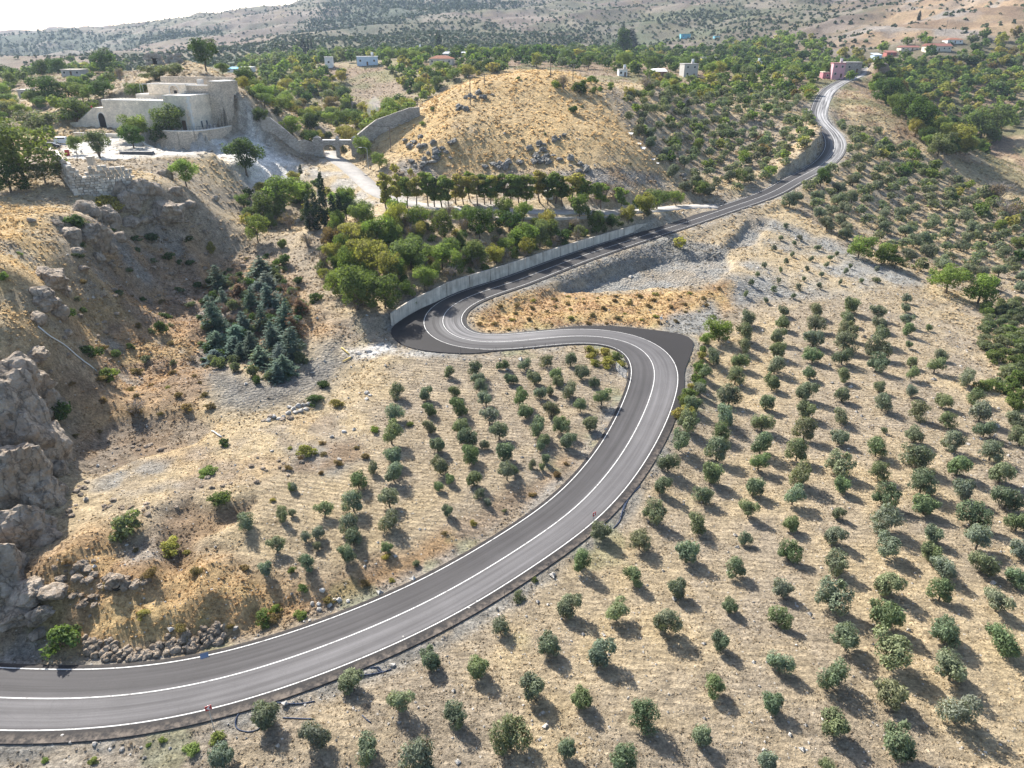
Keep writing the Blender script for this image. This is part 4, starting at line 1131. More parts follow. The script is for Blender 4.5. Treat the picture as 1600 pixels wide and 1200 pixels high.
plant_grove(GROVE, 1345, -83, .0815, 'the open grove', 'olive_tree', 'olive trees of the open grove outside the bend', 0)
plant_grove(LOWGROVE, 638, 243, .12, 'the grove inside the bend', 'olive_tree', 'olive trees of the small grove inside the bend', 0)
N_OLIVE = len(GROVE) + len(LOWGROVE)

YOUNG = [(110,215,8),(80,288,9),(200,290,9),(40,355,8),(165,325,7),(310,350,10),(150,392,7),(430,388,7),(115,437,8),(270,420,8),(390,416,8),(365,456,8),(245,482,7),(515,466,7),(485,500,8),(335,516,9),(80,490,7),(225,545,6),(450,566,7),(320,590,8),(190,597,9),(65,560,7),(35,612,9),(160,652,8),(585,556,7),(680,482,9)]
YOUNG = [(1200 + a / 4, 300 + b / 4, w) for a, b, w in YOUNG] + [(1184, 429, 8), (1174, 442, 8), (1165, 460, 8), (1197, 470, 8), (1194, 415, 7)]
YOUNG.sort(key=lambda t: (round(t[1] / 14), t[0]))
for i, (px, py, w) in enumerate(YOUNG):
    rr = random.Random(i + 5); x, y, z = G(px, py, .6)
    wm = w * project(x, y, z)[2] / F
    put_plant('olive_sapling', f'young olive sapling on the pale field, {ordinal(i + 1)} counting down from the road', 'sapling', 'olive', x, y, z, wm * 1.25, 1.7, jit(OLIVE, rr), 'saplings on the pale field under the upper road', 3.0, i, h0=2.75)
# ------------------------------------------------------------------ landmarks used to say which plant is which
LM = {k: G(*v)[:2] for k, v in {
 'stone gate': (530, 243), 'pink house': (1308, 124), 'white fortress': (260, 206), 'ruined bastion wall': (165, 300), 'hairpin bend': (640, 520),
 'asphalt corner of the lower bend': (1080, 530), 'utility pole on the golden hill': (735, 166), 'small white tower house': (514, 104), 'pale blue house': (572, 100),
 'red roofed cream house': (690, 99), 'dry stone wall': (240, 1030), 'pale grey gravel slope': (420, 610), 'grey quarry floor': (1000, 430), 'road junction': (1090, 328),
 'upper road bend': (1290, 245), 'grey two storey house': (1077, 119), 'white hut by the terrace road': (858, 308), 'long red roofed house': (1465, 80), 'rock crag': (40, 700),
 'turquoise shed': (1071, 60), 'top end of the road': (1362, 101), 'white sheets by the field edge': (1000, 232), 'street lamp': (577, 266), 'dark rock outcrop': (690, 245), 'white walled house': (883, 88),
 'sapling field': (1280, 400), 'ravine mouth': (1440, 225), 'dry slope across the ravine': (1570, 260)}.items()}
LM = {k: v for k, v in LM.items() if v[0] == v[0]}

def hue_word(c):
    r, g, b = c
    if r > g * 1.02: return 'rusty'
    if r > g * .86: return 'yellowish'
    if b > g * .62: return 'greyish'
    if g > .125: return 'bright green'
    if g < .075: return 'dark green'
    return 'mid green'

def label_by_landmark(items, noun):
    """items: list of (x, y, words...) -> a label each, unique by look and rank from a landmark"""
    by = {}
    for i, it in enumerate(items): by.setdefault(it['look'], []).append(i)
    keys = list(LM)
    for look, ids in by.items():
        P = np.array([(items[i]['x'], items[i]['y']) for i in ids])
        rk = np.zeros((len(ids), len(keys)), int)
        for j, k in enumerate(keys):
            d = np.hypot(P[:, 0] - LM[k][0], P[:, 1] - LM[k][1])
            rk[np.argsort(d), j] = np.arange(1, len(ids) + 1)
        for q, i in enumerate(ids):
            j = int(rk[q].argmin()); n_ = int(rk[q, j])
            items[i]['label'] = f'{look} {noun}, ' + ('nearest' if n_ == 1 else f'{ordinal(n_)} nearest') + f' to the {keys[j]}'

def scatter(poly, spacing, seed, tries=4000, inroad=5.5):
    """points at least spacing apart on a surveyed patch, clear of the roads"""
    P = zone_poly(poly) if not isinstance(poly, np.ndarray) else poly
    rg = np.random.default_rng(seed)
    lo, hi = P.min(0), P.max(0)
    area = abs(0.5 * np.sum(P[:, 0] * np.roll(P[:, 1], -1) - P[:, 1] * np.roll(P[:, 0], -1)))
    c = rg.uniform(lo, hi, (tries, 2))
    ins = np.zeros(len(c), bool)
    for i in range(len(P)):
        a, b = P[i], P[(i + 1) % len(P)]
        ins ^= ((a[1] > c[:, 1]) != (b[1] > c[:, 1])) & (c[:, 0] < (b[0] - a[0]) * (c[:, 1] - a[1]) / (b[1] - a[1] + 1e-12) + a[0])
    c = c[ins]
    out = []
    cell = {}
    for x, y in c:
        k = (int(x // spacing), int(y // spacing))
        if any((x - u) ** 2 + (y - v) ** 2 < spacing ** 2 for dx in (-1, 0, 1) for dy in (-1, 0, 1) for (u, v) in cell.get((k[0] + dx, k[1] + dy), ())): continue
        if ((ROADC[:, 0] - x) ** 2 + (ROADC[:, 1] - y) ** 2).min() < inroad ** 2: continue
        if ((ACCC[:, 0] - x) ** 2 + (ACCC[:, 1] - y) ** 2).min() < 4.0 ** 2: continue
        cell.setdefault(k, []).append((x, y)); out.append((x, y))
    return out

HOUSE_CLEAR = []        # filled below: plan circles kept free of trees
def clear_of_houses(x, y, r):
    return all((x - a) ** 2 + (y - b) ** 2 > (r * .5 + c) ** 2 for a, b, c in HOUSE_CLEAR)

TREES, SHRUBS, OLIVES2, BARES = [], [], [], []
GREENS = {'dark': (.060, .095, .032), 'mid': (.112, .148, .052), 'bright': (.152, .196, .056), 'yellow': (.245, .225, .07), 'grey': (.13, .15, .085), 'rust': (.17, .125, .06)}
def add(lst, x, y, w, h, col, rr, kind, px=None):
    z = float(H(x, y))
    lst.append(dict(x=x, y=y, z=z, w=w, h=h, col=jit(col, rr, .14), kind=kind, app=w / max(20.0, math.hypot(x, y)), vis=1))
def at_px(lst, px, py, wpx, hw_, tone, kind, seed=0):
    """a plant by the centre and width of its crown in the photograph; hw_ = height / width"""
    rr = random.Random(int(px * 31 + py * 7))
    x, y, z = G(px, py)
    w = wpx * project(x, y, z)[2] / F
    h = w * hw_
    for _ in range(6):
        x, y, z = G(px, py, h * .5)
        if x != x: return
        w = wpx * project(x, y, z)[2] / F
        h = .5 * h + .5 * w * hw_
    h = w * hw_
    add(lst, x, y, w, h, GREENS[tone], rr, kind)
    lst[-1]['vis'] = 2

# --- single trees the photograph lets one pick out
for t in [(28,240,110,.8,'mid'),(58,195,66,.75,'grey'),(115,172,62,.7,'mid'),(152,225,42,1.0,'grey'),(205,212,40,.9,'dark'),(212,194,46,.75,'bright'),(263,186,54,.8,'mid'),
          (250,206,38,.8,'dark'),(116,226,24,1.2,'mid'),(66,268,44,.8,'grey'),(382,245,58,1.0,'dark'),(288,270,40,1.1,'bright'),(10,155,28,.8,'mid'),(55,155,30,.8,'mid'),
          (72,138,52,.8,'dark'),(104,138,32,.9,'mid'),(126,143,34,.9,'mid'),(158,142,40,.8,'dark'),(159,88,42,.9,'dark'),(88,102,30,.8,'dark'),(318,84,44,1.1,'dark'),(347,106,24,.8,'mid'),
          (240,113,50,.5,'grey'),(270,110,40,.5,'grey'),(212,140,30,.9,'mid'),(111,92,12,.9,'dark'),(122,104,12,.8,'dark'),(-10,215,60,.9,'mid'),(10,275,60,.8,'dark'),
          (568,228,30,1.2,'bright'),(592,251,26,.9,'bright'),(616,263,16,1,'yellow'),(641,269,11,1.2,'yellow'),(484,214,28,1.0,'dark'),(497,211,22,.9,'yellow'),
          (440,305,66,.9,'bright'),(415,325,50,.9,'mid'),(470,300,40,1.0,'bright'),(400,358,40,1,'bright'),(540,310,34,1.3,'bright'),(560,325,40,.9,'grey'),
          (1125,514,46,.9,'bright'),(1104,528,26,.8,'bright'),(1063,378,18,1.1,'yellow'),(1028,310,36,.95,'mid'),(1056,308,25,1.05,'bright'),(1000,318,26,.9,'dark'),
          (1345,385,42,.9,'bright'),(1385,395,40,.9,'bright'),(1400,408,30,.8,'dark'),(1485,435,54,.9,'bright'),(1535,450,56,.9,'bright'),(1440,412,22,1,'grey'),
          (1285,275,26,1.2,'dark'),(1331,119,14,1.2,'bright'),(1297,108,24,1.1,'mid'),(575,400,60,1.1,'yellow'),(555,450,66,1.1,'mid'),(600,455,56,1.0,'mid'),(545,415,44,1.2,'bright'),(530,440,40,1.1,'bright'),(610,420,44,1.1,'yellow'),(520,395,34,1.1,'yellow'),
          (640,395,60,.9,'mid'),(690,400,46,.9,'bright'),(745,395,44,1,'mid'),(820,370,46,.9,'bright'),(860,360,40,.9,'mid'),(600,360,60,.8,'bright'),(560,365,56,.8,'yellow'),
          (1500,215,60,.8,'yellow'),(1470,225,44,.9,'grey'),(1540,190,70,.8,'mid'),(1440,180,56,.9,'dark'),(1420,165,46,.9,'dark'),(1390,140,44,.9,'dark'),(1455,80,20,1,'dark'),
          (975,58,34,1.1,'dark'),(685,63,12,2.0,'dark')]:
    at_px(TREES, t[0], t[1], t[2], t[3], t[4], 'leafy')
for t in [(605,296,34,1.5),(622,290,26,1.5),(650,292,28,1.4),(668,288,28,1.5),(690,290,30,1.4),(712,286,30,1.3),(735,284,28,1.3),(757,288,28,1.3),(775,286,28,1.3),(800,286,32,1.25),(822,288,32,1.25),(678,291,26,1.5),(701,292,26,1.4),(724,288,26,1.4),(746,290,26,1.4),(766,288,26,1.35),(788,288,28,1.3),(811,286,28,1.3),(856,288,28,1.3),(880,290,28,1.3),(905,290,26,1.3),(635,292,26,1.5),(540,312,26,1.5),(845,284,32,1.2),(868,284,34,1.2),(893,288,34,1.2),(915,292,28,1.2),(940,298,26,1.25),(972,304,26,1.2),(1008,309,26,1.15)]:
    at_px(TREES, t[0], t[1] + 9, t[2] * .9, t[3] * 1.35, R.choice(['mid', 'bright', 'bright', 'yellow']), 'street')
for t in [(945,296,30,.9),(965,300,34,.9),(700,330,30,.8),(760,345,34,.8),(640,345,30,.8),(490,345,28,.9),(450,345,30,.9),(935,310,24,.9),(185,112,20,.9),(880,128,24,.8),(1010,130,26,.8),(152,232,22,1.1),(655,345,36,.7),(210,640,36,.6),(480,375,26,.8),(1560,300,50,.6),(1580,330,50,.6),(515,372,30,.7),(470,478,24,.6),(300,560,20,.5)]:
    at_px(BARES, t[0], t[1], t[2], t[3], 'rust', 'bare')
# --- woods and orchards laid out on surveyed patches
def wood(poly, sp, seed, mix, wr, hr, lst_kind):
    rr = random.Random(seed)
    for x, y in scatter(poly, sp, seed, tries=6000):
        if not clear_of_houses(x, y, 6): continue
        k = rr.random(); acc = 0
        for tone, p in mix:
            acc += p
            if k < acc: break
        w = rr.uniform(*wr); h = w * rr.uniform(*hr)
        if lst_kind == 'leafy': add(TREES, x, y, w, h, GREENS[tone], rr, 'leafy')
        elif lst_kind == 'shrub': add(SHRUBS, x, y, w, h, GREENS[tone], rr, 'shrub')
        elif lst_kind == 'bare': add(BARES, x, y, w, h, GREENS['rust'], rr, 'bare')
        else: add(OLIVES2, x, y, w, h, OLIVE, rr, 'olive')
# ------------------------------------------------------------------ masonry
def masonry(name, col, mortar, bw=.55, bh=.3, var=.16, bump=.03, rough_amt=.0):
    """coursed stone: block colour varies, joints recessed in the bump"""
    m, nt, b, out = new_mat(name); L = nt.links.new
    tc = N(nt, 'ShaderNodeTexCoord'); ge = N(nt, 'ShaderNodeNewGeometry')
    sp = N(nt, 'ShaderNodeSeparateXYZ'); L(tc.outputs['Object'], sp.inputs[0])
    sn = N(nt, 'ShaderNodeSeparateXYZ'); L(tc.outputs['Normal'], sn.inputs[0])
    # run the courses along whichever horizontal direction the wall faces
    ax = N(nt, 'ShaderNodeMath', operation='ABSOLUTE'); L(sn.outputs[0], ax.inputs[0])
    gt = N(nt, 'ShaderNodeMath', operation='GREATER_THAN'); gt.inputs[1].default_value = .7; L(ax.outputs[0], gt.inputs[0])
    mxu = N(nt, 'ShaderNodeMix', data_type='FLOAT'); L(gt.outputs[0], mxu.inputs[0]); L(sp.outputs[0], mxu.inputs[2]); L(sp.outputs[1], mxu.inputs[3])
    cb = N(nt, 'ShaderNodeCombineXYZ'); L(mxu.outputs[0], cb.inputs[0]); L(sp.outputs[2], cb.inputs[1])
    wob = N(nt, 'ShaderNodeTexNoise', Scale=1.1, Detail=3.0); L(tc.outputs['Object'], wob.inputs['Vector'])
    va = N(nt, 'ShaderNodeVectorMath', operation='MULTIPLY_ADD'); va.inputs[1].default_value = (rough_amt,) * 3; L(wob.outputs['Color'], va.inputs[0]); L(cb.outputs[0], va.inputs[2])
    br = N(nt, 'ShaderNodeTexBrick', Scale=1.0); L(va.outputs[0], br.inputs['Vector'])
    br.inputs['Brick Width'].default_value = bw; br.inputs['Row Height'].default_value = bh; br.inputs['Mortar Size'].default_value = .025
    br.inputs['Color1'].default_value = (*[c * (1 + var) for c in col], 1); br.inputs['Color2'].default_value = (*[c * (1 - var) for c in col], 1); br.inputs['Mortar'].default_value = (*mortar, 1)
    st = N(nt, 'ShaderNodeTexNoise', Scale=.35, Detail=7.0, Roughness=.7); L(tc.outputs['Object'], st.inputs['Vector'])
    mr = N(nt, 'ShaderNodeMapRange'); mr.inputs['From Min'].default_value = .3; mr.inputs['From Max'].default_value = .7; mr.inputs['To Min'].default_value = .7; mr.inputs['To Max'].default_value = 1.18; L(st.outputs['Fac'], mr.inputs['Value'])
    mx = N(nt, 'ShaderNodeMix', data_type='RGBA', blend_type='MULTIPLY'); mx.inputs[0].default_value = 1; L(br.outputs['Color'], mx.inputs[6]); L(mr.outputs[0], mx.inputs[7])
    L(mx.outputs[2], b.inputs['Base Color']); b.inputs['Roughness'].default_value = .92
    bp = N(nt, 'ShaderNodeBump', Strength=1.0, Distance=bump); bp.invert = True; L(br.outputs['Fac'], bp.inputs['Height']); L(bp.outputs[0], b.inputs['Normal'])
    return m
MAT_ASHLAR = masonry('pale_ashlar', (.86, .755, .61), (.64, .55, .44), .6, .32, .12, .03)
MAT_RUBBLE = masonry('rubble_masonry', (.66, .57, .46), (.34, .28, .22), .38, .24, .28, .05, .25)
MAT_OLDWALL = masonry('old_grey_masonry', (.44, .40, .35), (.24, .215, .19), .5, .3, .25, .05, .25)
MAT_COPING = simple('white_coping', (.68, .65, .60), .85, .1, 1.2)
MAT_PLASTER = simple('plain_plaster', (.62, .60, .56), .85, .12, .6)
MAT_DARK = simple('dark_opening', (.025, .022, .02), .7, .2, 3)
MAT_WOOD = simple('brown_door_wood', (.14, .085, .05), .7, .25, 4)
MAT_IRON = simple('dark_iron', (.05, .05, .052), .5, .2, 3, 0, .4)
MAT_GLASS = simple('window_glass', (.04, .05, .06), .12, .2, 1, 0, .6)
MAT_PAVE = simple('pale_paving', (.56, .54, .50), .9, .2, .8, .01)

def arch_pts(w, h, n=8, pointed=True):
    """outline of an arched opening, springing at 55 % of its height"""
    s = h * .55; pts = [(-w / 2, 0), (-w / 2, s)]
    if pointed:
        for i in range(1, n):
            t = i / n; a = t * math.pi / 2
            pts.append((-w / 2 * math.cos(a) ** 1.0, s + (h - s) * (math.sin(a) ** .85)))
        pts.append((0, h))
        pts += [(-x, y) for x, y in pts[-2:1:-1]]
    else:
        for i in range(1, 2 * n):
            a = math.pi - i / (2 * n) * math.pi
            pts.append((w / 2 * math.cos(a), s + (h - s) * math.sin(a)))
    pts += [(w / 2, s), (w / 2, 0)]
    return pts

def opening(parent, inv, O, u, n, w, h, name, mat, pointed=True, frame=None, fw=.18, arch=True):
    """an opening on a wall face: panel set in a projecting surround. O base centre, u along the wall, n outward"""
    pts = arch_pts(w, h, 6, pointed) if arch else [(-w / 2, 0), (-w / 2, h), (w / 2, h), (w / 2, 0)]
    mb = MB()
    P = [O + u * x + Vector((0, 0, y)) for x, y in pts]
    a = [mb.bm.verts.new(p + n * .02) for p in P]; b = [mb.bm.verts.new(p - n * .1) for p in P]
    mb.bm.faces.new(a); mb.bm.faces.new(b[::-1])
    for i in range(len(a)): mb.bm.faces.new((a[i], b[i], b[(i + 1) % len(a)], a[(i + 1) % len(a)]))
    o = mb.build(name, mat, parent); o.matrix_parent_inverse = inv
    if frame:
        mb = MB(); k = 1 + 2 * fw / w
        Q = [O + u * (x * k) + Vector((0, 0, y * (1 + fw / h) if y > 0 else 0)) for x, y in pts]
        for i in range(len(P) - 1):
            ring = [P[i], P[i + 1], Q[i + 1], Q[i]]
            f = [mb.bm.verts.new(p + n * .10) for p in ring]; g = [mb.bm.verts.new(p - n * .05) for p in ring]
            mb.bm.faces.new(f); mb.bm.faces.new(g[::-1])
            for j in range(4): mb.bm.faces.new((f[j], g[j], g[(j + 1) % 4], f[(j + 1) % 4]))
        fo = mb.build('frame', frame, o)
        fo.matrix_parent_inverse = Matrix.Identity(4)
    return o

# ------------------------------------------------------------------ the fortress on its hill
def fortress():
    Oz = 31.0
    x0, y0, _ = at_z(303, 204, Oz)
    O = Vector((float(x0), float(y0), Oz))
    x1, y1, _ = at_z(168, 200, Oz); x2, y2, _ = at_z(352, 197, Oz)
    Lc = Vector((float(x1), float(y1), Oz)); Rc = Vector((float(x2), float(y2), Oz))
    u = (Lc - O).normalized(); W = (Lc - O).length
    v = Vector((u.y, -u.x, 0)); v = v if v.y > 0 else -v
    D = min(16.0, (Rc - O).length)
    root = thing('fortress', 'restored pale stone fortress with flat roofs above a courtyard on the hill', 'fortress', O, 0)
    inv = Matrix.Translation(-O)
    P = lambda a, b, c: O + u * a + v * b + Vector((0, 0, c))
    def block(name, a0, a1, b0, b1, c0, c1, mat, taper=0.0):
        mb = MB()
        base = [P(a0, b0, c0), P(a1, b0, c0), P(a1, b1, c0), P(a0, b1, c0)]
        cen = sum(base, Vector()) / 4
        lo = [mb.bm.verts.new(p) for p in base]
        hi = [mb.bm.verts.new(Vector((p.x + (cen.x - p.x) * taper, p.y + (cen.y - p.y) * taper, O.z + c1))) for p in base]
        for i in range(4): mb.bm.faces.new((lo[i], lo[(i + 1) % 4], hi[(i + 1) % 4], hi[i]))
        mb.bm.faces.new(hi); mb.bm.faces.new(lo[::-1])
        o = mb.build(name, mat, root); o.matrix_parent_inverse = inv
        return o
    def coping(a0, a1, b0, b1, c, w=.5, t=.22):
        for (p, q, r, s) in ((a0, a1, b0, b0 + w), (a0, a1, b1 - w, b1), (a0, a0 + w, b0 + w, b1 - w), (a1 - w, a1, b0 + w, b1 - w)):
            block('coping', p, q, r, s, c, c + t, MAT_COPING)
    wa = 9.0                                                   # the taller front corner block
    block('front_wing', wa + .003, W, 0, 8, -5, 8.3, MAT_ASHLAR); coping(wa + .003, W, 0, 8, 8.3)
    block('corner_block', 0, wa, .0, 11.0, -5, 9.9, MAT_ASHLAR); coping(0, wa, 0, 11.0, 9.9)
    for k in range(11): block('corner_accent', -.05, .9 if k % 2 else .5, -.05, .5 if k % 2 else .9, -.6 + k * .95, .3 + k * .95, MAT_COPING)  # pale corner blocks added to set apart two walls in equal shade
    block('roof_terrace', 0.3, W - 4, 11.003, D + 4, -5, 9.6, MAT_PAVE)
    block('upper_hall', 8, W - 9.5, 10.5, D + 2, 9.6, 12.6, MAT_ASHLAR); coping(8, W - 9.5, 10.5, D + 2, 12.6, .4)
    block('rubble_gallery', -1.5, 7.997, 11.2, 12.0, 9.6, 12.2, MAT_RUBBLE)
    block('gallery_cornice', -1.6, 8.0, 11.0, 12.1, 12.2, 12.6, MAT_COPING)
    block('rear_wall', -3, W - 8, D + 5, D + 6, -4, 14.6, MAT_RUBBLE)
    block('rear_parapet_step', W - 8, W - 4, D + 5, D + 6, -4, 12.8, MAT_RUBBLE)
    block('tower', -5.5, -.004, 10.2, D + 4.9, -12, 13.6, MAT_RUBBLE, .06)
    block('tower_roof', -5.0, -.5, 10.9, D + 4.2, 13.6, 13.8, MAT_COPING)
    block('roof_hatch', 6.2, 7.6, D + 1.8, D + 3.4, 9.6, 14.0, MAT_COPING)
    nf = -v; nr = -u
    # openings
    d = opening(root, inv, P(3.0, -.03, 0), u, nf, 1.5, 2.9, 'door', MAT_WOOD, False, MAT_COPING, .25, arch=False)
    opening(root, inv, P(3.0, -.02, 3.15), u, nf, 2.0, 2.0, 'door_tympanum', MAT_COPING, True, MAT_COPING, .3)
    for a in (23.6, 21.2, 12.2): opening(root, inv, P(a, -.02, .6), u, nf, .9, 1.9, 'window', MAT_GLASS, False, MAT_COPING, .15, arch=False)
    for b in (4.4, 7.0): opening(root, inv, P(-.03, b, .5), v, nr, .8, 1.9, 'window', MAT_GLASS, False, MAT_COPING, .15, arch=False)
    opening(root, inv, P(12.4, 10.46, 9.6), u, nf, 3.2, 2.7, 'arched_niche', MAT_RUBBLE, True, MAT_COPING, .3)
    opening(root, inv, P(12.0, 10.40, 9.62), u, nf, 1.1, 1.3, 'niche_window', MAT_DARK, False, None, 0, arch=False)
    # railings on the roof terrace
    def railing(p, q, h=1.0, n=12, par=root, nm='railing'):
        mb = MB(); p, q = Vector(p), Vector(q)
        for i in range(n + 1):
            r = p.lerp(q, i / n); mb.tube([r, r + Vector((0, 0, h))], .035, 4)
        for hh in (h, h * .5): mb.tube([p + Vector((0, 0, hh)), q + Vector((0, 0, hh))], .03, 4)
        o = mb.build(nm, MAT_IRON, par); o.matrix_parent_inverse = inv
    railing(P(wa + 1, .6, 8.5), P(W - .5, .6, 8.5), 1.0, 18)
    railing(P(-.5, 9.6, 9.62), P(wa - 1, 9.6, 9.62), 1.0, 14)
    # outside stair with its arch on the left of the front
    mb = MB()
    prof = [(W + .003, 6.0), (W + 4.2, 6.0), (W + 5.0, 5.6), (W + 12.0, 1.4), (W + 15, 1.2), (W + 15, -4), (W + .003, -4)]
    f = [mb.bm.verts.new(P(a, 1.0, c)) for a, c in prof]; g = [mb.bm.verts.new(P(a, 4.4, c)) for a, c in prof]
    mb.bm.faces.new(f); mb.bm.faces.new(g[::-1])
    for i in range(len(f)): mb.bm.faces.new((f[i], g[i], g[(i + 1) % len(f)], f[(i + 1) % len(f)]))
    s = mb.build('stair', MAT_ASHLAR, root); s.matrix_parent_inverse = inv
    mb = MB()
    for k in range(14):
        a = W + 5 + k * .5; c = 5.6 - k * .3 + .12
        mb.poly([P(a, 1.5, c - .05 - O.z + O.z), P(a + .45, 1.5, c - .05), P(a + .45, 4.2, c - .05), P(a, 4.2, c - .05)], .12)
    st = mb.build('stair_treads', MAT_COPING, root); st.matrix_parent_inverse = inv
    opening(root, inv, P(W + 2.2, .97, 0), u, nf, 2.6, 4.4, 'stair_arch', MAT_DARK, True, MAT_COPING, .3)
    return O, u, v, W, D, P, inv
FO, FU, FV, FW, FD, FP, FINV = fortress()
for a in range(-4, int(FW) + 16, 4):
    for b in range(0, 22, 4):
        p = FP(a, b, 0); HOUSE_CLEAR.append((p.x, p.y, 1.5))

def wall_line(name, label, cat, pts, hts, thick, mat, base=-1.5, cop=None, seg=2.5, rough=0.0, seed=1, group=None):
    """free standing wall over the land; pts in world x, y; hts heights above the land at each point"""
    P = [Vector((p[0], p[1], 0)) for p in pts]
    rr = random.Random(seed)
    S = [(P[0], hts[0])]
    for i in range(len(P) - 1):
        n = max(1, int((P[i + 1] - P[i]).length / seg))
        for k in range(1, n + 1):
            t = k / n; S.append((P[i].lerp(P[i + 1], t), hts[i] + (hts[i + 1] - hts[i]) * t))
    o0 = Vector((P[0].x, P[0].y, float(H(P[0].x, P[0].y))))
    root = thing(name, label, cat, o0, 0, group)
    mb = MB(); mc = MB(); prev = None
    for i, (p, h) in enumerate(S):
        d = (S[min(i + 1, len(S) - 1)][0] - S[max(i - 1, 0)][0]).normalized(); nrm = Vector((-d.y, d.x, 0)) * thick / 2
        z = float(H(p.x, p.y)); top = z + h + rr.uniform(-rough, rough)
        ring = [mb.bm.verts.new(v - o0) for v in (Vector((*(p - nrm).xy, z + base)), Vector((*(p - nrm * .9).xy, top)), Vector((*(p + nrm * .9).xy, top)), Vector((*(p + nrm).xy, z + base)))]
        cr = [mc.bm.verts.new(v - o0) for v in (Vector((*(p - nrm * 1.12).xy, top + .004)), Vector((*(p - nrm * 1.12).xy, top + .22)), Vector((*(p + nrm * 1.12).xy, top + .22)), Vector((*(p + nrm * 1.12).xy, top + .004)))]
        if prev:
            for k in range(4):
                mb.bm.faces.new((prev[0][k], prev[0][(k + 1) % 4], ring[(k + 1) % 4], ring[k]))
                mc.bm.faces.new((prev[1][k], prev[1][(k + 1) % 4], cr[(k + 1) % 4], cr[k]))
        else:
            mb.bm.faces.new(ring); mc.bm.faces.new(cr)
        prev = (ring, cr)
    mb.bm.faces.new(prev[0][::-1]); mc.bm.faces.new(prev[1][::-1])
    mb.build('masonry', mat, root)
    if cop: mc.build('coping', cop, root)
    else: mc.bm.free()
    return root
def px_line(pts): return [G(a, b)[:2] for a, b in pts]

# platform wall under the right wall of the fortress and court walls
pl = [FP(9, -5.5, 0), FP(1, -6.0, 0), FP(-4.5, -1.5, 0), FP(-5.5, 4, 0)]
def platform_wall():
    pts = [FP(10, -5.2, 0), FP(6, -6.0, 0), FP(1, -6.2, 0), FP(-3.6, -5.0, 0), FP(-5.4, -1.0, 0), FP(-5.8, 5, 0), FP(-5.5, 11, 0)]
    root = thing('platform_wall', 'curved pale stone wall holding up the platform below the fortress door', 'wall', pts[2])
    for i in range(len(pts) - 1):
        a, b_ = pts[i], pts[i + 1]; d = (b_ - a).normalized(); n_ = Vector((d.y, -d.x, 0)) * .45
        for nm, z0, z1, k, mat in (('masonry', -8.5, .35, 1.0, MAT_RUBBLE), ('coping', .354, .6, 1.25, MAT_COPING)):
            mb = MB(); mb.poly([q - pts[2] + Vector((0, 0, z0)) for q in (a - n_ * k, b_ - n_ * k, b_ + n_ * k, a + n_ * k)], z1 - z0); mb.build(nm, mat, root)
    mb = MB()
    for i in range(len(pts) - 1):
        for k in range(5):
            q = pts[i].lerp(pts[i + 1], k / 4) - pts[2]; mb.tube([q + Vector((0, 0, .6)), q + Vector((0, 0, 1.6))], .04, 4)
        a, b_ = pts[i] - pts[2], pts[i + 1] - pts[2]
        for hh in (1.1, 1.6): mb.tube([a + Vector((0, 0, hh)), b_ + Vector((0, 0, hh))], .035, 4)
    mb.build('railing', MAT_IRON, root)
platform_wall()
wall_line('court_wall', 'low white topped wall along the near side of the fortress court', 'wall', [(FP(a, -9.5, 0).x, FP(a, -9.5, 0).y) for a in (36, 26, 16, 8)], [1.0, 1.0, 1.0, .9], .5, MAT_ASHLAR, -2, MAT_COPING)
wall_line('upper_garden_wall', 'stone garden wall at the far left end of the fortress', 'wall', [(FP(a, 9, 0).x, FP(a, 9, 0).y) for a in (FW + 16, FW + 8, FW + .6)], [2.4, 2.8, 3.2], .6, MAT_RUBBLE, -2, MAT_COPING)
wall_line('car_park_wall', 'pale wall at the near edge of the car park beside the bastion', 'wall', px_line([(80, 240), (100, 262)]) + px_line([(112, 268)]), [1.4, 1.8, 1.5], .5, MAT_PLASTER, -4, MAT_COPING)

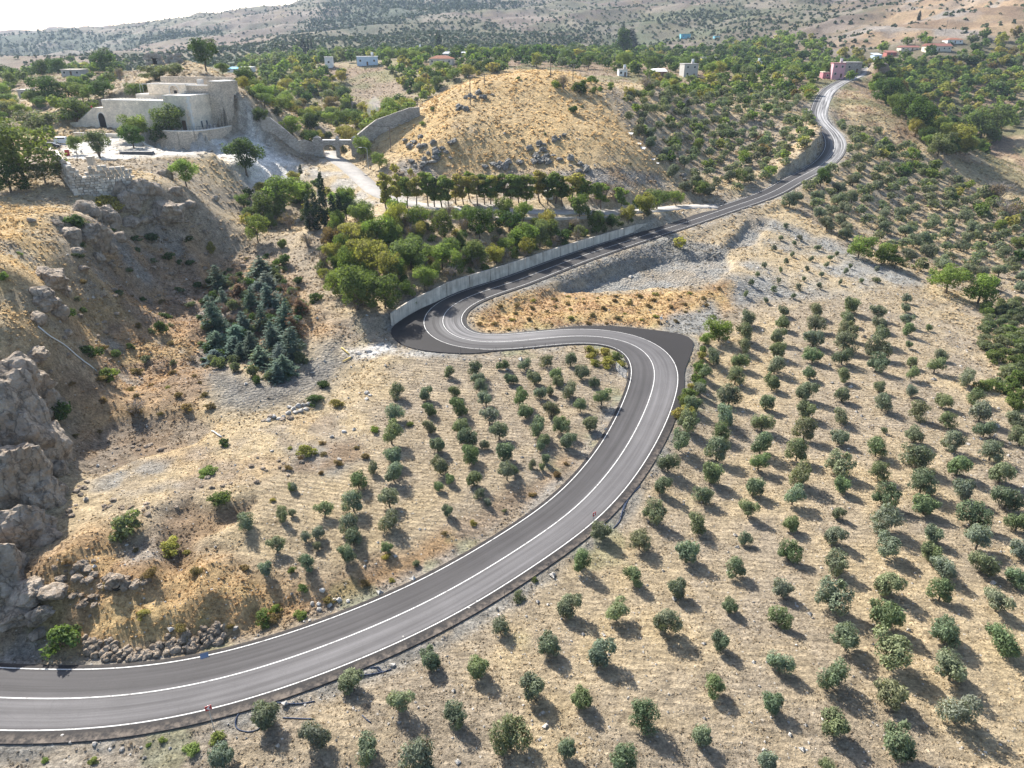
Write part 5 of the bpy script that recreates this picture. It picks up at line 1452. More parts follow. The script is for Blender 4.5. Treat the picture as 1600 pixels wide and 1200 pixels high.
# old gate with two arches and the walls running up from it
def gate():
    zb = 20.7
    a = Vector([float(q) for q in at_z(490, 246, zb)]); c = Vector([float(q) for q in at_z(627 - 66, 246, zb)])
    d = (c - a).normalized(); L = (c - a).length; n = Vector((d.y, -d.x, 0))
    root = thing('stone_gate', 'old stone gate with two round arches across the access road', 'gate', a)
    inv = Matrix.Translation(-a)
    sc = L / 71.0                                 # metres per surveyed pixel along the gate
    cuts = [(0, 16), (36, 42), (60, 71)]          # piers
    hts = 5.4
    P = lambda s, t, z: a + d * s * sc + n * t + Vector((0, 0, z))
    T = 1.5
    for i, (s0, s1) in enumerate(cuts):
        mb = MB(); mb.poly([P(s0, 0, -2), P(s1, 0, -2), P(s1, -T, -2), P(s0, -T, -2)], 2 + hts)
        mb.build('pier', MAT_OLDWALL, root).matrix_parent_inverse = inv
        mb = MB(); m = (s0 + s1) / 2
        w0 = (s1 - s0) * .36
        base = [P(m - w0, .0, hts + .004), P(m + w0, 0, hts + .004), P(m + w0, -T, hts + .004), P(m - w0, -T, hts + .004)]
        vs = [mb.bm.verts.new(p) for p in base]; mid = [mb.bm.verts.new(p + Vector((0, 0, .9))) for p in base]; tip = mb.bm.verts.new(P(m, -T / 2, hts + 1.6))
        for k in range(4):
            mb.bm.faces.new((vs[k], vs[(k + 1) % 4], mid[(k + 1) % 4], mid[k])); mb.bm.faces.new((mid[k], mid[(k + 1) % 4], tip))
        mb.bm.faces.new(vs[::-1])
        mb.build('pier_cap', MAT_OLDWALL, root).matrix_parent_inverse = inv
    for s0, s1 in ((16, 36), (42, 60)):
        mb = MB(); n_ = 12
        outer = []
        for k in range(n_ + 1):
            t = math.pi - math.pi * k / n_
            s = (s0 + s1) / 2 + (s1 - s0) / 2 * math.cos(t); z = 2.6 + 1.5 * math.sin(t)
            outer.append((s, z))
        for k in range(n_):
            (sa, za), (sb, zb_) = outer[k], outer[k + 1]
            f = [mb.bm.verts.new(P(s, t, z)) for t in (-.004, -T + .004) for s, z in ((sa, za), (sb, zb_), (sb, hts - .004), (sa, hts - .004))]
            for q in ((0, 1, 2, 3), (7, 6, 5, 4), (0, 4, 5, 1), (1, 5, 6, 2), (2, 6, 7, 3), (3, 7, 4, 0)): mb.bm.faces.new([f[i] for i in q])
        mb.build('arch', MAT_OLDWALL, root).matrix_parent_inverse = inv
        mb = MB(); mb.poly([P(s0, .12, hts + .004), P(s1, .12, hts + .004), P(s1, -T - .12, hts + .004), P(s0, -T - .12, hts + .004)], .25)
        mb.build('cornice', MAT_COPING, root).matrix_parent_inverse = inv
    return P(71, -T / 2, 0), P(0, -T / 2, 0)
gr, gl = gate()
wall_line('old_wall', 'ruined stone wall climbing the golden hill from the gate', 'wall', [(gr.x, gr.y)] + px_line([(590, 212), (612, 200), (640, 188), (656, 180)]), [5.6, 5.0, 4.5, 4.0, 2.5], 1.2, MAT_OLDWALL, -3, None, rough=.35)
wall_line('old_wall', 'ruined stone wall running up the white scree to the fortress', 'wall', [(gl.x, gl.y)] + px_line([(468, 238), (448, 224), (425, 205), (408, 192)]), [4.4, 3.6, 4.6, 4.2, 2.0], 1.2, MAT_OLDWALL, -3, None, rough=.35)
wall_line('terrace_kerb_wall', 'low pale wall along the near side of the terrace road', 'wall', px_line([(640, 336), (720, 341), (800, 343), (880, 343), (960, 341)]), [.5, .6, .6, .6, .5], .35, MAT_CONC, -1, None)

# ruined bastion in front of the court: coursed blocks with a broken top
def block_mat():
    m = simple('weathered_limestone', (.52, .46, .385), .95, .25, 1.2, .03)
    nt = m.node_tree; L = nt.links.new
    ge = N(nt, 'ShaderNodeNewGeometry'); cr = N(nt, 'ShaderNodeValToRGB'); L(ge.outputs['Random Per Island'], cr.inputs[0])
    e = cr.color_ramp.elements; e[0].color = (.30, .26, .21, 1); e[1].color = (.66, .60, .51, 1); x = e.new(.35); x.color = (.50, .43, .35, 1); x = e.new(.6); x.color = (.46, .42, .37, 1)
    mx = [n for n in nt.nodes if n.type == 'MIX'][0]; L(cr.outputs[0], mx.inputs[6])
    return m
MAT_BLOCK = block_mat()
def bastion():
    pts = [G(86, 262), G(118, 303), G(165, 304), G(210, 300)]
    top = [4.3, 6.2, 6.4, 5.6]
    O = Vector(pts[1]); root = thing('ruined_bastion', 'ruined bastion wall of weathered stone blocks with a broken top', 'ruin', O)
    rr = random.Random(4)
    mb = MB(); core = MB()
    cnt = 0
    zb = min(p[2] for p in pts) - 1.5
    for i in range(3):
        a, b = Vector(pts[i]), Vector(pts[i + 1]); a.z = b.z = 0
        L = (b - a).length; d = (b - a).normalized(); n = Vector((d.y, -d.x, 0)); rz = math.atan2(d.y, d.x)
        ca = [a, b, b - n * 1.6, a - n * 1.6]
        row = 0; z = zb
        while z < pts[i][2] + 7:
            hh = rr.uniform(.45, .68); s = rr.uniform(-.5, 0)
            while s < L:
                w = rr.uniform(.55, 1.25); t = (s + w / 2) / L
                zt = (pts[i][2] + (pts[i + 1][2] - pts[i][2]) * t) + top[i] + (top[i + 1] - top[i]) * t - 1.3 * max(0, fbm(np.array([s * 1.0 + i * 40]), np.array([3.3]), 3.0, 2, 9)[0]) - (2.4 * max(0, 1 - abs(s - .33 * L) / 1.6) if i == 1 else 0)
                if z + hh < zt and rr.random() > .03:
                    c = a + d * (s + w / 2) + n * rr.uniform(-.08, .14)
                    mb.box((c.x - O.x, c.y - O.y, z + hh / 2 - O.z), (w * .9, 1.0 + rr.uniform(-.15, .15), hh * .86), rz + rr.uniform(-.04, .04), taper=rr.uniform(.9, .98)); cnt += 1
                s += w
            z += hh
        zc = zb; k = [core.bm.verts.new(Vector((p.x - O.x, p.y - O.y, zb - O.z))) for p in (a - n * .2, b - n * .2, b - n * 2.2, a - n * 2.2)]
        hgt = min(pts[i][2] + top[i], pts[i + 1][2] + top[i + 1]) - 2.6
        k2 = [core.bm.verts.new((q.co.x, q.co.y, hgt - O.z)) for q in k]
        for j in range(4): core.bm.faces.new((k[j], k[(j + 1) % 4], k2[(j + 1) % 4], k2[j]))
        core.bm.faces.new(k2)
    core.build('rubble_core', MAT_BLOCK, root)
    tag(mb.build('stone_blocks', MAT_BLOCK, root), kind='stuff')
    # a stump of pillar on top
    p = G(152, 300); m2 = MB(); m2.box((p[0] - O.x, p[1] - O.y + .6, p[2] + 6.4 - O.z), (1.2, 1.2, 1.6)); m2.box((p[0] - O.x, p[1] - O.y + .6, p[2] + 7.35 - O.z), (1.4, 1.4, .25))
    m2.build('pillar_stump', MAT_BLOCK, root)
bastion()
# cave-like ruin on the mound behind the fortress
def mound_ruin():
    p = Vector(G(252, 100)); root = thing('mound_ruin', 'small dark mouthed stone ruin on the mound behind the fortress', 'ruin', p)
    rr = random.Random(8); mb = MB()
    for k in range(60):
        a = rr.uniform(-1, 1); hh = rr.uniform(0, 3.4)
        if abs(a + .35) < .16 and hh < 2.2: continue
        mb.box((a * 7, rr.uniform(-.3, .3) + abs(a) * 1.5, hh), (rr.uniform(1, 1.8), 1.6, rr.uniform(.6, 1.1)), rr.uniform(-.2, .2), taper=.85)
    mb.build('stones', MAT_OLDWALL, root)
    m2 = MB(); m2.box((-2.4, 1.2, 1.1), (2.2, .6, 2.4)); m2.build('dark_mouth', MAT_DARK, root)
mound_ruin()

# ------------------------------------------------------------------ houses
MATS_H = {}
def hm(col, rough=.85, var=.12, sc=.7):
    k = (col, rough)
    if k not in MATS_H: MATS_H[k] = simple('paint_%d' % len(MATS_H), col, rough, var, sc)
    return MATS_H[k]
def tile_roof_mat():
    m, nt, b, out = new_mat('clay_tiles'); L = nt.links.new
    tc = N(nt, 'ShaderNodeTexCoord'); wv = N(nt, 'ShaderNodeTexWave', Scale=1.6, Distortion=.6); L(tc.outputs['Object'], wv.inputs['Vector'])
    cr = N(nt, 'ShaderNodeValToRGB'); L(wv.outputs['Fac'], cr.inputs[0]); cr.color_ramp.elements[0].color = (.22, .085, .05, 1); cr.color_ramp.elements[1].color = (.36, .16, .095, 1)
    L(cr.outputs[0], b.inputs['Base Color']); b.inputs['Roughness'].default_value = .9
    bp = N(nt, 'ShaderNodeBump', Distance=.05); L(wv.outputs['Fac'], bp.inputs['Height']); L(bp.outputs[0], b.inputs['Normal'])
    return m
MAT_TILES = tile_roof_mat()
MAT_SHEET = simple('grey_sheet_metal', (.42, .43, .44), .5, .15, .5, 0, .4)
def house(name, label, cat, px, py, wpx, hpx, depth, roof, wall, roofm, rz=0.0, nwin=3, storeys=1, tank=False, door=True, wing=None, lift=0.0):
    x, y, z = G(px, py); dep = project(x, y, z)[2]
    w = wpx * dep / F; h = hpx * dep / F
    d = depth
    y += d / 2 * .8
    z = min(z, float(H(x, y))) + lift
    root = thing(name, label, cat, (x, y, z), rz)
    HOUSE_CLEAR.append((x, y - d * .3, max(w, d) * .62))
    for k in (1, 2, 3): HOUSE_CLEAR.append((x - x / y * k * 5, y - d * .5 - k * 5, w * .42))
    wallh = h if roof == 'flat' else h * .66
    mb = MB(); mb.box((0, 0, wallh / 2 - 1.5), (w, d, wallh + 3)); mb.build('wall', wall, root)
    if roof == 'flat':
        mb = MB(); mb.box((0, 0, wallh + .16), (w + .5, d + .5, .3)); r = mb.build('roof', roofm, root)
    elif roof == 'shed':
        mb = MB(); q = h - wallh
        V = [(-w / 2 - .4, -d / 2 - .4, wallh + .004), (w / 2 + .4, -d / 2 - .4, wallh + .004), (w / 2 + .4, d / 2 + .4, wallh + q), (-w / 2 - .4, d / 2 + .4, wallh + q)]
        lo = [mb.bm.verts.new(p) for p in V]; hi = [mb.bm.verts.new((p[0], p[1], p[2] + .15)) for p in V]
        mb.bm.faces.new(lo[::-1]); mb.bm.faces.new(hi)
        for i in range(4): mb.bm.faces.new((lo[i], lo[(i + 1) % 4], hi[(i + 1) % 4], hi[i]))
        r = mb.build('roof', roofm, root)
    else:
        mb = MB(); q = h - wallh; e = .5; ins = min(w, d) / 2 if roof == 'hip' else 0
        b = [(-w / 2 - e, -d / 2 - e), (w / 2 + e, -d / 2 - e), (w / 2 + e, d / 2 + e), (-w / 2 - e, d / 2 + e)]
        lo = [mb.bm.verts.new((*p, wallh + .004)) for p in b]
        r0 = mb.bm.verts.new((-w / 2 - e + ins, 0, wallh + q)); r1 = mb.bm.verts.new((w / 2 + e - ins, 0, wallh + q))
        mb.bm.faces.new(lo[::-1]); mb.bm.faces.new((lo[0], lo[1], r1, r0)); mb.bm.faces.new((lo[2], lo[3], r0, r1)); mb.bm.faces.new((lo[1], lo[2], r1)); mb.bm.faces.new((lo[3], lo[0], r0))
        r = mb.build('roof', roofm, root)
    sh = wallh / storeys
    for s in range(storeys):
        for i in range(nwin):
            wx = -w / 2 + w * (i + .5) / nwin
            if door and s == 0 and i == nwin // 2 and nwin > 1:
                mb = MB(); mb.box((wx, -d / 2 - .02, 1.05), (1.0, .12, 2.1)); mb.build('door', MAT_WOOD, root); continue
            mb = MB(); mb.box((wx, -d / 2 - .03, s * sh + sh * .55), (min(1.3, w / nwin * .6), .14, min(1.3, sh * .45)))
            f = mb.build('window', MAT_COPING, root)
            mb = MB(); mb.box((wx, -d / 2 - .08, s * sh + sh * .55), (min(1.1, w / nwin * .5), .1, min(1.1, sh * .38)))
            mb.build('pane', MAT_GLASS, f)
    if tank:
        mb = MB(); mb.tube([(w * .25, 0, wallh + 1.3), (w * .25, 0, wallh + 2.7)], .75, 12); t = mb.build('water_tank', hm((.66, .67, .68), .5), root)
        mb = MB(); mb.box((w * .25, 0, wallh + .8), (1.5, 1.5, 1.0)); mb.build('tank_stand', MAT_CONC, t)
    return root
WHITE, CREAM, PBLUE, GREYC = hm((.70, .69, .66)), hm((.60, .53, .44)), hm((.50, .60, .70)), hm((.40, .385, .36))
PINK, ROSE, BROWNR, TURQ = hm((.58, .32, .35)), hm((.38, .17, .19)), hm((.24, .105, .08)), hm((.16, .42, .52))
house('tower_house', 'small square white tower house among the valley trees', 'house', 514, 106, 12, 15, 5, 'flat', WHITE, WHITE, .1, 1, 1, False, False)
house('house', 'pale blue flat roofed house in front of big trees', 'house', 573, 102, 32, 12, 9, 'flat', PBLUE, WHITE, .15, 3, 1, True)
house('house', 'cream house with red tiled hip roof above the valley', 'house', 690, 101, 36, 13, 9, 'hip', CREAM, MAT_TILES, -.1, 4)
house('shed', 'long grey metal roofed shed behind the red tiled house', 'shed', 716, 89, 46, 7, 12, 'shed', GREYC, MAT_SHEET, -.1, 2, 1)
house('house', 'little pale house with a roof tank beside the metal shed', 'house', 653, 84, 13, 8, 7, 'flat', CREAM, WHITE, 0, 2, 1, True)
house('house', 'low house with bright blue roof behind the fortress', 'house', 362, 113, 16, 7, 8, 'shed', WHITE, hm((.14, .38, .62)), .1, 2)
house('house', 'low white house beside the blue roofed one', 'house', 386, 113, 18, 7, 8, 'flat', WHITE, WHITE, .1, 3)
house('shed', 'low white roofed shed below the dark cypresses', 'shed', 437, 103, 25, 4, 7, 'shed', GREYC, WHITE, .2, 2)
house('house', 'white walled house with pale blue roof in the dark trees', 'house', 883, 88, 22, 10, 9, 'hip', WHITE, hm((.60, .68, .74)), 0, 3)
house('house', 'dark brown roofed house left of the minaret', 'house', 922, 81, 20, 7, 9, 'gable', GREYC, BROWNR, .2, 2)
house('house', 'concrete house with overhanging white flat roof', 'house', 1026, 98, 24, 10, 9, 'flat', GREYC, WHITE, 0, 3)
house('house', 'house with rusty wall under a white sheet roof', 'house', 1030, 119, 22, 10, 8, 'shed', hm((.30, .17, .13)), WHITE, 0, 2)
house('house', 'small pale house with a roof tank by the orchard edge', 'house', 973, 119, 13, 9, 7, 'flat', WHITE, GREYC, 0, 2, 1, True)
house('house', 'grey two storey concrete house among the trees', 'house', 1077, 121, 22, 19, 9, 'flat', GREYC, GREYC, .1, 2, 2, True)
house('house', 'unfinished grey house behind the two storey one', 'house', 1108, 102, 26, 11, 9, 'flat', GREYC, GREYC, -.1, 3)
house('house', 'grey house with roof tank at the orchard top', 'house', 1183, 108, 12, 10, 7, 'flat', GREYC, WHITE, 0, 1, 1, True)
house('shed', 'turquoise shed on the hillside', 'shed', 1071, 60, 15, 6, 9, 'flat', TURQ, TURQ, 0, 2)
house('shed', 'tiny blue shed on the hillside', 'shed', 1120, 60, 8, 3, 7, 'flat', TURQ, TURQ, 0, 1)
house('pink_house', 'pink two storey house at the roadside', 'house', 1309, 124, 18, 20, 9, 'flat', PINK, ROSE, -.15, 2, 2, True, lift=1.0)
house('annex', 'low rose walled wing of the pink house', 'house', 1293, 123, 14, 9, 8, 'flat', ROSE, CREAM, -.15, 1)
house('stone_house', 'grey stone house beside the pink one', 'house', 1333, 116, 24, 14, 10, 'flat', MAT_OLDWALL, GREYC, -.2, 2, lift=1.0)
house('shed', 'small shed with red roof by the upper road end', 'shed', 1392, 88, 15, 8, 7, 'shed', hm((.34, .12, .1)), BROWNR, 0, 1)
house('house', 'long low house with thin red roof above the ravine', 'house', 1421, 79, 28, 7, 8, 'gable', CREAM, BROWNR, 0, 4)
house('house', 'long red roofed house with several windows above the ravine', 'house', 1466, 80, 38, 11, 9, 'gable', CREAM, BROWNR, 0, 5)
house('house', 'brown tiled hip roofed house highest above the ravine', 'house', 1491, 68, 24, 8, 9, 'hip', WHITE, MAT_TILES, 0, 3)
house('shed', 'pale blue tarpaulin covered shed beside the upper road', 'shed', 1370, 92, 12, 8, 6, 'shed', PBLUE, PBLUE, .2, 1)
house('shed', 'low stone farm sheds left of the big dark tree', 'shed', 113, 118, 30, 8, 8, 'flat', GREYC, CREAM, 0, 3)
house('shed', 'grey concrete block hut in the left trees', 'shed', 38, 152, 14, 10, 6, 'flat', GREYC, GREYC, 0, 1)
house('hut', 'small white hut beside the terrace road', 'hut', 858, 311, 12, 12, 4, 'flat', WHITE, WHITE, 0, 1)
# minaret
x, y, z = G(964, 74); dep = project(x, y, z)[2]; k = dep / F
mr_ = thing('minaret', 'slim white minaret with pale blue spire beside the tall cypress', 'minaret', (x, y, z))
mb = MB(); mb.tube([(0, 0, -2), (0, 0, 9 * k)], 1.5 * k, 10, 1.2 * k); mb.build('shaft', WHITE, mr_)
mb = MB(); mb.tube([(0, 0, 6.6 * k), (0, 0, 7.4 * k)], 2.0 * k, 10); mb.build('balcony', WHITE, mr_)
mb = MB(); mb.tube([(0, 0, 9 * k), (0, 0, 14 * k)], 1.4 * k, 10, .05); mb.build('spire', hm((.45, .55, .68)), mr_)
HOUSE_CLEAR.append((x, y - 10, 6))
MIXW = [('mid', .3), ('dark', .14), ('bright', .28), ('yellow', .20), ('grey', .05), ('rust', .03)]
MIXD = [('dark', .42), ('mid', .3), ('bright', .12), ('grey', .1), ('yellow', .06)]
SLOPE = [(500,395),(530,355),(590,350),(640,348),(800,345),(950,342),(1035,338),(1030,350),(940,382),(800,420),(700,455),(630,490),(560,485),(500,430)]
wood(SLOPE, 5.2, 21, MIXW, (3.2, 6.2), (.95, 1.4), 'leafy')
wood(SLOPE, 3.4, 22, [('mid', .4), ('grey', .2), ('bright', .2), ('yellow', .2)], (1.6, 3.0), (.6, .9), 'shrub')
wood(SLOPE, 6.5, 23, [], (2.6, 4.2), (.7, 1.0), 'bare')
wood([(380,300),(470,275),(500,290),(545,320),(520,350),(470,350),(400,365),(360,345)], 5.5, 24, MIXW, (3.0, 5.0), (.8, 1.1), 'leafy')
# valley behind the golden hill and the village gardens
VAL = [(405,205),(380,150),(380,112),(440,112),(540,112),(530,140),(545,165),(600,172),(640,150),(620,125),(600,110),(640,105),(760,102),(790,112),(700,132),(650,165),(600,205),(560,225),(470,222)]
wood(VAL, 8.0, 31, MIXW, (4.5, 8.5), (.75, 1.0), 'leafy')
wood(VAL, 7.0, 32, [('yellow', .4), ('mid', .3), ('grey', .3)], (2.5, 4.5), (.6, .8), 'shrub')
wood([(380,112),(380,92),(480,88),(640,86),(780,86),(900,80),(1000,78),(1150,80),(1250,88),(1290,105),(1270,125),(1180,128),(1080,128),(1000,122),(900,110),(800,104),(600,108)], 11, 33, MIXD, (6, 10), (.75, 1.0), 'leafy')
wood([(1010,122),(1270,125),(1265,165),(1180,150),(1060,150)], 7.5, 34, MIXW, (4, 7), (.75, 1), 'leafy')
# old olive terraces between the golden hill and the road
wood([(985,150),(1060,140),(1180,150),(1255,165),(1270,190),(1275,215),(1225,262),(1150,300),(1080,310),(1045,275),(1000,225),(975,185)], 5.6, 41, [], (3.6, 5.2), (.7, .9), 'olive')
wood([(985,150),(1060,140),(1180,150),(1255,165),(1270,190),(1275,215),(1225,262),(1150,300),(1080,310),(1045,275),(1000,225),(975,185)], 13, 42, MIXW, (3.5, 5.5), (.8, 1), 'leafy')
# the orchard below the upper road, right
ORCH = [(1222,318),(1275,285),(1310,250),(1320,225),(1300,190),(1370,205),(1440,250),(1599,330),(1599,460),(1560,465),(1480,430),(1400,400),(1330,380),(1255,340)]
wood(ORCH, 5.6, 43, [], (3.8, 5.4), (.7, .9), 'olive')
wood([(1330,215),(1440,250),(1590,320),(1599,420),(1520,330),(1420,290)], 9, 44, MIXW, (3.6, 5.6), (.8, 1), 'leafy')
# ravine
RAV = [(1365,112),(1400,100),(1480,95),(1599,90),(1599,190),(1560,215),(1510,245),(1450,238),(1425,200),(1380,160),(1350,125)]
wood(RAV, 7.2, 51, MIXW, (5.5, 9.0), (.75, 1.0), 'leafy')
wood([(1150,85),(1290,85),(1380,80),(1480,62),(1599,55),(1599,95),(1380,105),(1310,108),(1200,110)], 11, 52, MIXW, (6, 10), (.75, 1), 'leafy')
wood([(1130,70),(1220,55),(1290,70),(1280,95),(1150,90)], 14, 53, MIXW, (6, 10), (.75, 1), 'leafy')
# scrub by the right edge and small bushes over the left slope
wood([(1535,480),(1599,470),(1599,600),(1560,590),(1535,545)], 2.6, 61, [('grey', .7), ('mid', .3)], (2.4, 3.8), (.5, .7), 'shrub')
wood([(1555,600),(1599,600),(1599,650),(1575,640)], 2.6, 62, [('grey', .4), ('mid', .6)], (2.2, 3.2), (.6, .8), 'shrub')
wood([(325,440),(420,410),(475,480),(470,590),(400,600),(325,570)], 2.7, 70, [('grey', .6), ('dark', .4)], (1.4, 2.8), (.6, 1.0), 'shrub')
wood([(120,360),(260,330),(420,400),(500,470),(420,540),(300,560),(150,560),(90,480)], 8, 63, [('dark', .5), ('grey', .3), ('mid', .2)], (1.2, 2.6), (.5, .75), 'shrub')
wood([(0,150),(110,150),(150,105),(190,110),(180,140),(110,170),(0,200)], 9, 64, MIXD, (3.5, 7), (.7, .95), 'leafy')
wood([(0,120),(130,108),(200,100),(190,112),(160,112),(0,150)], 13, 65, MIXD, (5, 9), (.7, .95), 'leafy')
wood([(640,180),(760,125),(900,115),(1000,160),(1040,270),(900,280),(700,280),(610,240)], 24, 66, [('grey', .7), ('mid', .3)], (1.0, 2.2), (.5, .7), 'shrub')
wood([(840,135),(900,130),(960,135),(950,150),(860,145)], 6, 67, [('mid', .6), ('bright', .4)], (2.2, 4.2), (.6, .8), 'shrub')
wood([(1080,600),(1090,560),(1100,545),(1085,640),(1060,655)], 2.6, 68, [('yellow', .4), ('mid', .6)], (1.6, 2.8), (.6, .8), 'shrub')
wood([(915,550),(965,556),(975,572),(930,575)], 2.2, 69, [('yellow', .7), ('mid', .3)], (1.8, 2.8), (.5, .7), 'shrub')
wood([(120,350),(260,330),(420,400),(500,480),(330,560),(150,560),(90,480)], 5, 76, [('rust', .5), ('grey', .3), ('dark', .2)], (.9, 2.2), (.4, .65), 'shrub')
RUST = [('rust', .8), ('yellow', .2)]
wood([(110,580),(330,570),(330,640),(200,650),(120,690),(95,640)], 3.4, 71, RUST, (.8, 2.0), (.4, .6), 'shrub')
wood([(440,690),(560,690),(575,720),(520,745),(450,740)], 3.0, 72, RUST, (.7, 1.6), (.4, .6), 'shrub')
wood([(520,900),(640,850),(740,800),(830,760),(930,690),(960,700),(880,780),(770,860),(600,945),(490,985)], 3.4, 73, [('rust', .5), ('grey', .3), ('yellow', .2)], (.7, 1.6), (.4, .6), 'shrub')
wood([(60,880),(260,840),(420,900),(520,930),(480,985),(340,1000),(120,960)], 4.0, 74, [('rust', .6), ('yellow', .2), ('mid', .2)], (.7, 1.8), (.4, .6), 'shrub')
wood([(740,490),(860,460),(1080,458),(1140,445),(1060,508),(900,508),(740,522)], 3.2, 75, [('rust', .8), ('yellow', .2)], (.7, 1.7), (.4, .6), 'shrub')
for t in [(165,586,38,.6,'bright'),(195,820,52,.65,'grey'),(265,855,38,.55,'yellow'),(95,992,58,.7,'mid'),(66,755,28,.8,'dark'),(88,640,44,.8,'dark'),(478,702,30,.6,'yellow'),(342,778,40,.4,'mid'),
          (412,966,30,.6,'mid'),(470,960,22,.4,'bright'),(430,950,18,.6,'bright'),(455,890,14,.6,'mid'),(505,600,22,.5,'dark'),(525,628,22,.5,'yellow'),(490,622,30,.4,'dark'),(325,735,30,.35,'bright'),
          (330,385,16,1.0,'yellow'),(250,510,22,1.0,'dark'),(262,400,20,.6,'dark'),(442,405,26,.7,'dark'),(170,315,46,.5,'yellow'),(120,345,34,.6,'dark'),(350,690,18,.6,'dark'),(140,548,34,.6,'dark'),(180,552,20,.6,'mid'),
          (253,1155,14,.5,'bright'),(70,1187,14,.4,'bright'),(145,1188,16,.5,'bright'),(232,1163,10,.5,'bright'),(340,1150,26,.4,'bright'),(300,1170,30,.35,'bright'),(810,932,20,.6,'grey'),
          (835,905,10,.5,'mid'),(612,905,12,.4,'yellow'),(1095,600,24,.7,'mid'),(455,760,14,1.0,'mid'),(425,780,12,.5,'yellow'),(585,670,16,.6,'bright'),(640,662,14,.4,'bright'),(470,310,24,.7,'mid'),(1540,600,30,.6,'mid'),
          (30,395,10,.5,'bright'),(5,430,18,.6,'bright'),(210,372,20,.4,'dark'),(235,370,24,.5,'dark'),(390,440,22,.7,'dark'),(440,380,18,.9,'mid'),(318,470,16,.5,'dark'),(660,192,10,.6,'bright'),(895,170,18,.6,'dark'),(910,137,20,.7,'dark'),(1370,437,16,.5,'grey')]:
    at_px(SHRUBS, t[0], t[1], t[2], t[3], t[4], 'shrub')

def drop_hidden(lst):
    """leave out what stands where the photograph could not show it"""
    out = []
    for t in lst:
        px, py, dep = project(t['x'], t['y'], t['z'] + t['h'] * .8)
        if not (-60 < px < 1660 and -30 < py < 1260): continue
        s = np.linspace(.02, .97, 160)
        hz = CAM_H + (t['z'] + t['h'] * .9 - CAM_H) * s
        if (H(t['x'] * s, t['y'] * s) > hz + 1.0).any(): continue
        out.append(t)
    return out
TREES, SHRUBS, OLIVES2, BARES = map(drop_hidden, (TREES, SHRUBS, OLIVES2, BARES))
TREES = [t for t in TREES if t['vis'] == 2 or clear_of_houses(t['x'], t['y'], t['w'])]

def individuals(lst, limit):
    lst.sort(key=lambda t: -t['app'])
    return lst[:limit], lst[limit:]

def stuff_mass(name, label, rest, kinds, base_w, base_h, far_kind=None):
    """the plants beyond the countable ones as one object: each keeps its own crown"""
    if not rest: return
    Vs, Qs, Ts, Cs, off = [], [], [], [], 0
    protos = []
    for cr, _ in PROTO[far_kind]:
        n = len(cr.vertices); co = np.empty(n * 3, np.float32); cr.vertices.foreach_get('co', co)
        ti = np.empty(n, np.float32); cr.attributes['tint'].data.foreach_get('value', ti)
        protos.append((co.reshape(-1, 3), ti))
    rg = np.random.default_rng(5)
    for t in rest:
        co, ti = protos[rg.integers(len(protos))]
        a = rg.uniform(0, 6.28); c, s = math.cos(a), math.sin(a)
        v = co * np.array([t['w'] / base_w, t['w'] / base_w, t['h'] / base_h])
        v = np.stack([v[:, 0] * c - v[:, 1] * s + t['x'], v[:, 0] * s + v[:, 1] * c + t['y'], v[:, 2] + t['z'] - .1], 1)
        Vs.append(v); Qs.append(np.arange(len(v)).reshape(-1, 4) + off); off += len(v)
        Ts.append(ti); Cs.append(np.repeat([[*t['col'], 1]], len(v), 0))
    me = np_mesh(name, np.concatenate(Vs), np.concatenate(Qs), [MAT_LEAF_MASS], attrs={'tint': np.concatenate(Ts), 'leafcol': np.concatenate(Cs)})
    tag(link(name, me), label, kind='stuff')

MAT_LEAF_MASS = leaf_material('leaves_of_the_mass')
_nt = MAT_LEAF_MASS.node_tree
_a = N(_nt, 'ShaderNodeAttribute', attribute_name='leafcol')
for l in list(_nt.links):
    if l.from_node.type == 'OBJECT_INFO':
        _nt.links.new(_a.outputs['Color'], l.to_socket)

# leafy trees
ind, rest = individuals(TREES, 300)
for t in ind:
    shape = 'tall slender' if t['kind'] == 'street' else 'spreading' if t['w'] > t['h'] * 1.22 else 'round'
    size = 'small ' if t['w'] < 3.8 else 'large ' if t['w'] > 7.5 else ''
    t['look'] = f'{size}{shape} {hue_word(t["col"])}'
label_by_landmark(ind, 'tree')
for i, t in enumerate(ind):
    put_plant('leafy_tree', t['label'], 'tree', t['kind'], t['x'], t['y'], t['z'] - .1, t['w'], t['h'], t['col'], 'leafy trees of the slopes and gardens', 6.0 if t['kind'] == 'leafy' else 3.0, i, h0=6.4 if t['kind'] == 'leafy' else 6.6)
stuff_mass('distant_woodland', 'green garden and ravine woods around the village', rest, None, 6.0, 6.4, 'leafy_low')
# shrubs
ind, rest = individuals(SHRUBS, 290)
for t in ind:
    t['look'] = f'{"small" if t["w"] < 1.8 else "wide" if t["w"] > 3.2 else "low"} {hue_word(t["col"])}'
label_by_landmark(ind, 'shrub')
for i, t in enumerate(ind):
    put_plant('shrub', t['label'], 'shrub', 'shrub', t['x'], t['y'], t['z'] - .05, t['w'], t['h'], t['col'], 'shrubs on the slopes', 2.0, i, part='foliage', stem='stem', h0=1.35)
stuff_mass('distant_shrubs', 'scrub bushes among the trees', rest, None, 2.0, 1.35, 'shrub')
# leafless bushes
for t in BARES: t['look'] = ('tall ' if t['h'] > 3.2 else 'low ') + 'greyish brown leafless'
label_by_landmark(BARES, 'bush')
for i, t in enumerate(BARES):
    put_plant('bare_bush', t['label'], 'bush', 'bare', t['x'], t['y'], t['z'], t['w'], t['h'], (.16, .12, .08), 'leafless bushes', 2.7, i, part='dry_leaves', stem='twigs', h0=2.6)
